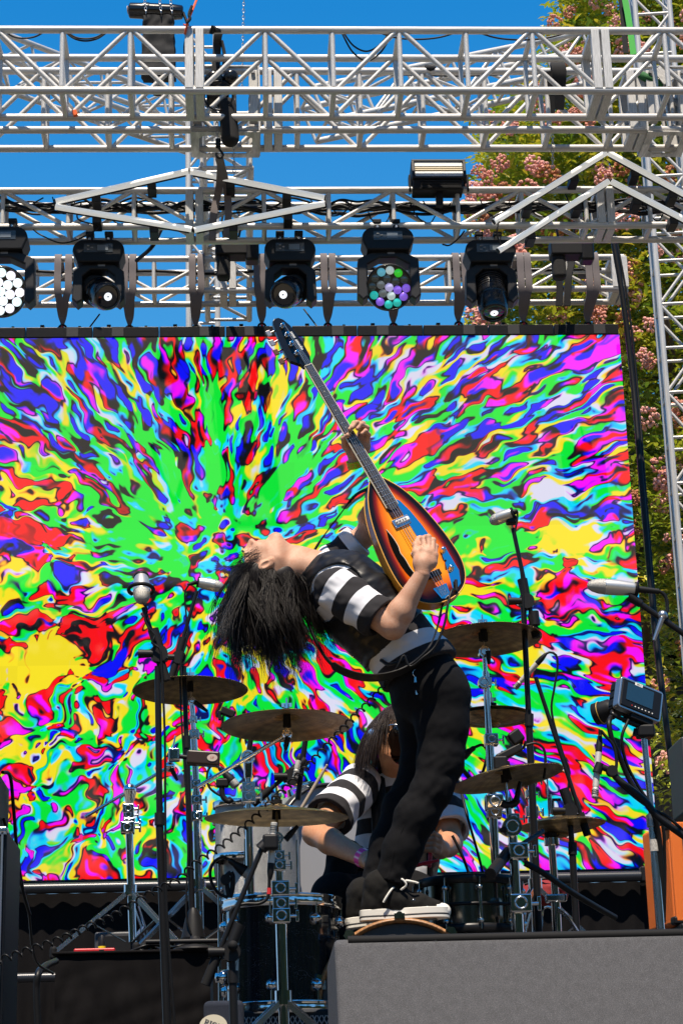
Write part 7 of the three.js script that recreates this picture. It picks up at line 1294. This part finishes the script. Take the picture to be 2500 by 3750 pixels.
  const turns = 54, hp = [], n3 = turns * 12; for (let i = 0; i <= n3; i++) { const u = i / n3, q = path.getPointAt(u), T = path.getTangentAt(u), s = V(0, 0, 1).addScaledVector(T, -T.z).normalize(), b = T.clone().cross(s), a = u * turns * 6.2832, r = 0.0105 * Math.min(1, u * 40); hp.push(q.addScaledVector(s, Math.cos(a) * r).addScaledVector(b, Math.sin(a) * r)); }
  mesh('coil', new THREE.TubeGeometry(new THREE.CatmullRomCurve3(hp.map(q => loc(co, q))), n3 * 1.2 | 0, 0.0033, 6), M.cable, co);
  mesh('tail', curveG([BG.jack, P(1655, 2160, 6.68), P(1640, 2210, 6.66), P(1625, 2290, 6.65), P(1590, 2370, 6.65), P(1545, 2410, 6.65), P(1500, 2440, 6.66), P(1478, 2400, 6.66), P(1465, 2420, 6.66), P(1450, 2450, 6.67), P(1420, 2485, 6.72), P(1412, 2490, 6.74)].map(q => loc(co, q)), 0.0045, 90, 7), M.cable, co);
  const pk = solo('guitar_pick', (() => { const s = new THREE.Shape(); s.moveTo(0, -0.012); s.quadraticCurveTo(0.012, 0, 0.009, 0.009); s.quadraticCurveTo(0, 0.013, -0.009, 0.009); s.quadraticCurveTo(-0.012, 0, 0, -0.012); return new THREE.ExtrudeGeometry(s, { depth: 0.001, bevelEnabled: false }).rotateX(0.4).rotateZ(0.3).translate(P(1538, 1974, 6.663).x, P(1538, 1974, 6.663).y, -6.663); })(), std(0.8, 0.62, 0.02, 0.4), 'small yellow pick between thumb and finger of the bass player', 'pick');
}
// ---------------------------------------------------------------- the drummer
{
  const Z0 = 7.85, p = thing('person', 'drummer in striped shirt, dark vest and sunglasses seated behind the standing bass player', 'person', P(1450, 3420, 7.9));
  const Lw = (g) => { g.translate(-p.position.x, -p.position.y, -p.position.z); return g; };
  const J = (x, y, z, r) => [P(x, y, z), r];
  const zc = -Z0, tj = [J(1440, 3240, Z0, 0.15), J(1455, 3080, Z0, 0.145), J(1468, 2950, Z0, 0.15), J(1470, 2880, Z0 - 0.02, 0.11)];
  const trunk = (x, y, z) => { let d = 1e9; for (let i = 0; i + 1 < tj.length; i++) d = smin(d, cap(x, y, zc + (z - zc) * 1.35, tj[i][0], tj[i + 1][0], tj[i][1], tj[i + 1][1]), 0.06); return d; };
  const S1 = P(1322, 2868, 7.8), E1 = P(1152, 3052, 7.5), W1 = P(1345, 3150, 7.22), S2 = P(1612, 2880, 7.8), E2 = P(1648, 3085, 7.62), W2 = P(1612, 3112, 7.3);
  const arm1 = [[S1, 0.062], [E1, 0.045], [E1.clone().lerp(W1, 0.3), 0.047], [W1, 0.03]], arm2 = [[S2, 0.062], [E2, 0.045], [E2.clone().lerp(W2, 0.3), 0.045], [W2, 0.03]];
  const hc = P(1452, 2712, 7.7), hu = V(0.08, 0.88, -0.12).normalize(), hf = V(0.34, -0.2, 0.9); hf.addScaledVector(hu, -hf.dot(hu)).normalize(); const hr = hu.clone().cross(hf).normalize();
  const toHead = (x, y, z) => { const a = x - hc.x, b = y - hc.y, c = z - hc.z; return [a * hf.x + b * hf.y + c * hf.z, a * hu.x + b * hu.y + c * hu.z, a * hr.x + b * hr.y + c * hr.z]; }, fromHead = (f, u, r) => hc.clone().addScaledVector(hf, f).addScaledVector(hu, u).addScaledVector(hr, r);
  const neck = [[fromHead(-0.02, -0.06, 0), 0.056], [P(1465, 2865, 7.83), 0.064]];
  const F = (x, y, z) => { const [a, b, c] = toHead(x, y, z); let d = trunk(x, y, z) + 0.012; d = smin(d, smin(a * a + b * b + c * c > 0.06 ? 1 : headField(a, b, c, false), chain(x, y, z, neck, 0.03), 0.03), 0.04); d = smin(d, chain(x, y, z, arm1, 0.02), 0.03); return smin(d, chain(x, y, z, arm2, 0.02), 0.03); };
  const yc = P(1465, 2850, 7.8).y, G = [];
  G.push(surfaceNets((x, y, z) => Math.max(F(x, y, z), y - yc - 0.01), ...boxOf([S1, E1, W1, S2, E2, W2, tj[0][0]], 0.12), 0.008));
  G.push(surfaceNets((x, y, z) => Math.max(F(x, y, z), yc - 0.012 - y), ...boxOf([fromHead(0.12, 0.14, 0.1), fromHead(-0.12, -0.12, -0.1), P(1465, 2870, 7.8)], 0.03), 0.0042));
  function fist(W, tip, side, nrm) { // hand closed round a stick; W wrist, tip = towards the knuckles, side = along the stick
    const t = tip.clone().normalize(), s = side.clone().addScaledVector(t, -side.dot(t)).normalize(), n = nrm.clone().addScaledVector(t, -nrm.dot(t)).addScaledVector(s, -nrm.dot(s)).normalize(), at = (a, b, c) => W.clone().addScaledVector(t, a).addScaledVector(s, b).addScaledVector(n, c);
    const fg = [-1.5, -0.5, 0.5, 1.5].map((k, i) => [[at(0.075, k * 0.019, 0.006), 0.0108], [at(0.105, k * 0.019, -0.006), 0.0102], [at(0.098, k * 0.0185, -0.036), 0.0094], [at(0.072, k * 0.018, -0.04), 0.0084]]), th = [[at(0.03, 0.026, -0.008), 0.016], [at(0.062, 0.04, -0.022), 0.0125], [at(0.086, 0.03, -0.04), 0.0105]];
    const f = (x, y, z) => { let d = smin(cap(x, y, z, at(-0.01, 0, 0), at(0.07, 0.015, 0), 0.03, 0.021), cap(x, y, z, at(0, 0, 0), at(0.07, -0.018, 0), 0.028, 0.019), 0.02), e = 1e9; for (const c of fg) e = Math.min(e, chain(x, y, z, c, 0.006)); return smin(smin(d, e, 0.007), chain(x, y, z, th, 0.008), 0.01); };
    G.push(surfaceNets(f, ...boxOf([at(-0.03, 0, 0), at(0.12, 0.05, 0), at(0.12, -0.05, -0.05), at(0, 0, 0.03)], 0.03), 0.0038)); return at(0.085, 0, -0.02);
  }
  const g1 = fist(W1, W1.clone().sub(E1), V(0, 0, 1), V(0, 1, 0)), g2 = fist(W2, V(-0.25, 0.12, 0.9), V(0.1, 1, 0), V(1, 0, 0.2));
  const bg = mergeGeometries(G); setUV(bg, (x, y, z) => [x, y]); mesh('body', Lw(bg), skinTan, p);
  // striped shirt
  const per = 0.118, y0 = P(1450, 3000, Z0).y, wr = (x, y, z) => 0.005 * noise3(x * 8, y * 9, z * 6) + 0.0015 * noise3(x * 22, y * 22, z * 12);
  const sh = surfaceNets((x, y, z) => Math.max(Math.max(smin(trunk(x, y, z), chain(x, y, z, neck.map(q => [q[0], q[1] - 0.012]), 0.03), 0.04) - 0.006 + wr(x, y, z), y - yc - 0.03), tj[0][0].y - 0.02 - y), ...boxOf([P(1250, 2780, 7.6), P(1700, 3320, 8.1)], 0.08), 0.008); setUV(sh, (x, y, z) => [(y - y0 + 0.03 * noise2(x * 4, 1)) / per + 0.12, z]); mesh('shirt', Lw(sh), jersey, p);
  const sleeve = (S, E, cut, ph) => { const A = along(S, E), L = S.distanceTo(E), m = S.clone().lerp(E, cut), g = surfaceNets((x, y, z) => { const t = A(x, y, z); return Math.max(Math.max(cap(x, y, z, S, m, 0.086, 0.088) + wr(x, y, z) * 1.4, t - L * cut), t > L * cut - 0.05 ? -cap(x, y, z, S, E, 0.072, 0.066) : -1); }, ...boxOf([S, m], 0.12), 0.006); setUV(g, (x, y, z) => [A(x, y, z) / per + ph, z]); mesh('sleeve', Lw(g), jersey, p); };
  sleeve(S1, E1, 0.72, 0.22); sleeve(S2, E2, 0.8, 0.35);
  // open vest
  const vg = surfaceNets((x, y, z) => { let d = trunk(x, y, z) - 0.016 + 0.004 * noise3(x * 9, y * 9, z * 6); const xc = P(1478, 3000, Z0).x; d = Math.max(d, y - yc - 0.005); d = Math.max(d, tj[0][0].y - 0.06 - y); if (z > zc) d = Math.max(d, 0.075 + 0.0 * y - Math.abs(x - xc)); d = Math.max(d, Math.abs(x - xc) - 0.135); return d; }, ...boxOf([P(1250, 2780, 7.6), P(1700, 3380, 8.1)], 0.08), 0.008); mesh('vest', Lw(vg), leather, p);
  // trousers: thighs spread round the snare
  const l1 = [J(1400, 3270, 7.8, 0.1), J(1230, 3290, 7.4, 0.085), J(1240, 3620, 7.35, 0.065)], l2 = [J(1490, 3270, 7.8, 0.1), J(1660, 3350, 7.55, 0.085), J(1650, 3700, 7.5, 0.065)];
  const tg = surfaceNets((x, y, z) => smin(chain(x, y, z, l1, 0.04), chain(x, y, z, l2, 0.04), 0.04) + 0.004 * noise3(x * 10, y * 12, z * 8), ...boxOf([...l1, ...l2].map(q => q[0]), 0.12), 0.009); setUV(tg, (x, y, z) => [x + z, y]); mesh('trousers', Lw(tg), denim, p);
  // coat hanging from the stool at his side
  const jk = surfaceNets((x, y, z) => { const A = P(1262, 3130, 7.55), B = P(1232, 3275, 7.5), C = P(1300, 3150, 7.7); return smin(cap(x, y, z, A, B, 0.055, 0.07), cap(x, y, z, A, C, 0.05, 0.06), 0.04) + 0.006 * noise3(x * 12, y * 9, z * 9); }, ...boxOf([P(1180, 3080, 7.5), P(1340, 3340, 7.8)], 0.08), 0.008); setUV(jk, (x, y, z) => [x, y]); mesh('coat_tail', Lw(jk), denim, p);
  // hair
  const brown = phys(0.022, 0.013, 0.009, 0.45, 0, { specularIntensity: 0.45 });
  const capF = (x, y, z) => { const [a, b, c] = toHead(x, y, z); return Math.max(ell(a, b, c, [-0.02, 0.042, 0], [0.106, 0.102, 0.086]), Math.min((a - 0.055) * 0.9 + (0.06 - b) * 0.5, 9)); };
  mesh('hair_base', Lw(surfaceNets(capF, ...boxOf([fromHead(0.12, 0.16, 0.1), fromHead(-0.13, -0.12, -0.1)], 0.05), 0.006)), brown, p);
  const list = []; for (let i = 0; i < 2600; i++) { const th = rr(0, 6.2832), ph = Math.acos(rr(-0.3, 1)), f = Math.sin(ph) * Math.cos(th), r = Math.sin(ph) * Math.sin(th), u = Math.cos(ph), FF = -0.02 + 0.108 * f, U = 0.042 + 0.104 * u, R = 0.088 * r; if (FF > 0.075 + (U - 0.1) * 0.9) continue; const root = fromHead(FF, U, R), pts = [root]; let d = hf.clone().multiplyScalar(f).addScaledVector(hr, r).multiplyScalar(0.5).add(V(-0.15, -0.4, 0.2)).normalize(); const L = rr(0.16, 0.27) * (f > 0.35 && Math.abs(r) < 0.6 ? 0.5 : 1); for (let j = 1; j < 11; j++) { d.add(V(-0.03 + rr(-0.09, 0.09), -0.35, 0.02 + rr(-0.09, 0.09))).normalize(); const q = pts[j - 1].clone().addScaledVector(d, L / 10), [a, b, c] = toHead(q.x, q.y, q.z), e = ((a + 0.016) / 0.11) ** 2 + ((b - 0.03) / 0.115) ** 2 + (c / 0.09) ** 2; if (e < 1) { const w = fromHead(-0.016, 0.03, 0); q.sub(w).multiplyScalar(1 / Math.sqrt(e)).add(w); } pts.push(q); } list.push({ pts, r: rr(0.0006, 0.0015) }); }
  mesh('hair', Lw(strandG(list)), brown, p);
  // sunglasses
  const sg = mesh('sunglasses', Lw(merge([-1, 1].map(s => orient(new THREE.SphereGeometry(0.03, 18, 12).scale(1, 0.35, 0.75), fromHead(0.098, 0.008, s * 0.034), hf, hr)))), phys(0.004, 0.004, 0.005, 0.05, 0, { clearcoat: 1 }), p);
  mesh('frame', Lw(curveG([fromHead(0.0, 0.018, -0.086), fromHead(0.085, 0.026, -0.066), fromHead(0.114, 0.022, -0.02), fromHead(0.118, 0.02, 0), fromHead(0.114, 0.022, 0.02), fromHead(0.085, 0.026, 0.066), fromHead(0.0, 0.018, 0.086)], 0.0032, 40, 6)), M.chromeWorn, sg);
  // headphones
  const hp = mesh('headphones', Lw(curveG([-0.094, -0.08, -0.045, 0, 0.045, 0.08, 0.094].map((r, i) => fromHead(-0.01, [0.0, 0.075, 0.125, 0.148, 0.125, 0.075, 0.0][i], r)), 0.008, 40, 8)), M.black, p);
  for (const s of [-1, 1]) mesh('ear_cup', Lw(orient(lathe([[0.001, 0], [0.03, 0], [0.036, 0.008], [0.036, 0.02], [0.026, 0.03], [0.001, 0.032]], 22), fromHead(-0.006, -0.004, s * 0.088), hr.clone().multiplyScalar(s))), std(0.12, 0.22, 0.42, 0.4), hp);
  // wristband
  { const c = E1.clone().lerp(W1, 0.94), g = orient(new THREE.CylinderGeometry(0.0345, 0.036, 0.028, 28, 1, true), c, W1.clone().sub(E1)); const t = dataTex(32, 8, (u) => (noise2(u * 9, 2) > 0.1 ? [0.98, 0.9, 0.85] : [0.92, 0.1, 0.55]), true); mesh('wristband', Lw(g), std(1, 1, 1, 0.4, 0, { map: t, side: THREE.DoubleSide }), p); }
  // sticks
  const stick = (a, b, label, m) => { const t = thing('drumstick', label, 'drumstick', a, 'drumsticks'), d = b.clone().sub(a), l = d.length(); d.normalize(); mesh('shaft', orient(lathe([[0.001, 0], [0.0065, 0.003], [0.0075, 0.02], [0.0075, l * 0.75], [0.0042, l * 0.955]], 16), V(0, 0, 0), d), m, t); mesh('tip', orient(lathe([[0.0042, l * 0.955], [0.0035, l * 0.96], [0.0058, l * 0.98], [0.004, l], [0.0005, l + 0.001]], 14), V(0, 0, 0), d), m, t); };
  const redS = std(0.62, 0.02, 0.035, 0.4), wood = std(0.3, 0.24, 0.18, 0.6);
  stick(g2.clone().add(V(-0.01, -0.09, 0.02)), g2.clone().add(V(0.012, 0.13, -0.02)), 'red drumstick held upright in the fist behind the jeans', redS);
  stick(P(1430, 3190, 7.15), P(1606, 3150, 7.1), 'red drumstick lying level across the front of the drummer', redS);
  stick(P(1095, 2975, 7.9), P(1198, 2800, 7.9), 'worn grey drumstick leaning up behind the pale cymbal', wood);
  // his stool
  const st = thing('drum_stool', 'round black drum stool under the drummer', 'stool', V(P(1440, 3300, 7.95).x, 1.785, -7.95)), hS = P(1440, 3345, 7.95).y - 1.785;
  mesh('seat', lathe([[0.001, hS - 0.09], [0.15, hS - 0.09], [0.165, hS - 0.07], [0.165, hS - 0.03], [0.14, hS], [0.001, hS + 0.005]], 36), leather, st); mesh('post', cylG(V(0, 0.1, 0), V(0, hS - 0.09, 0), 0.018), M.chrome, st);
  for (let i = 0; i < 3; i++) { const a = i * 2.09 + 0.5; mesh('leg', cylG(V(0, 0.22, 0), V(Math.cos(a) * 0.24, 0.012, Math.sin(a) * 0.24), 0.011), M.chromeWorn, st); }
}
renderer.render(scene, camera);
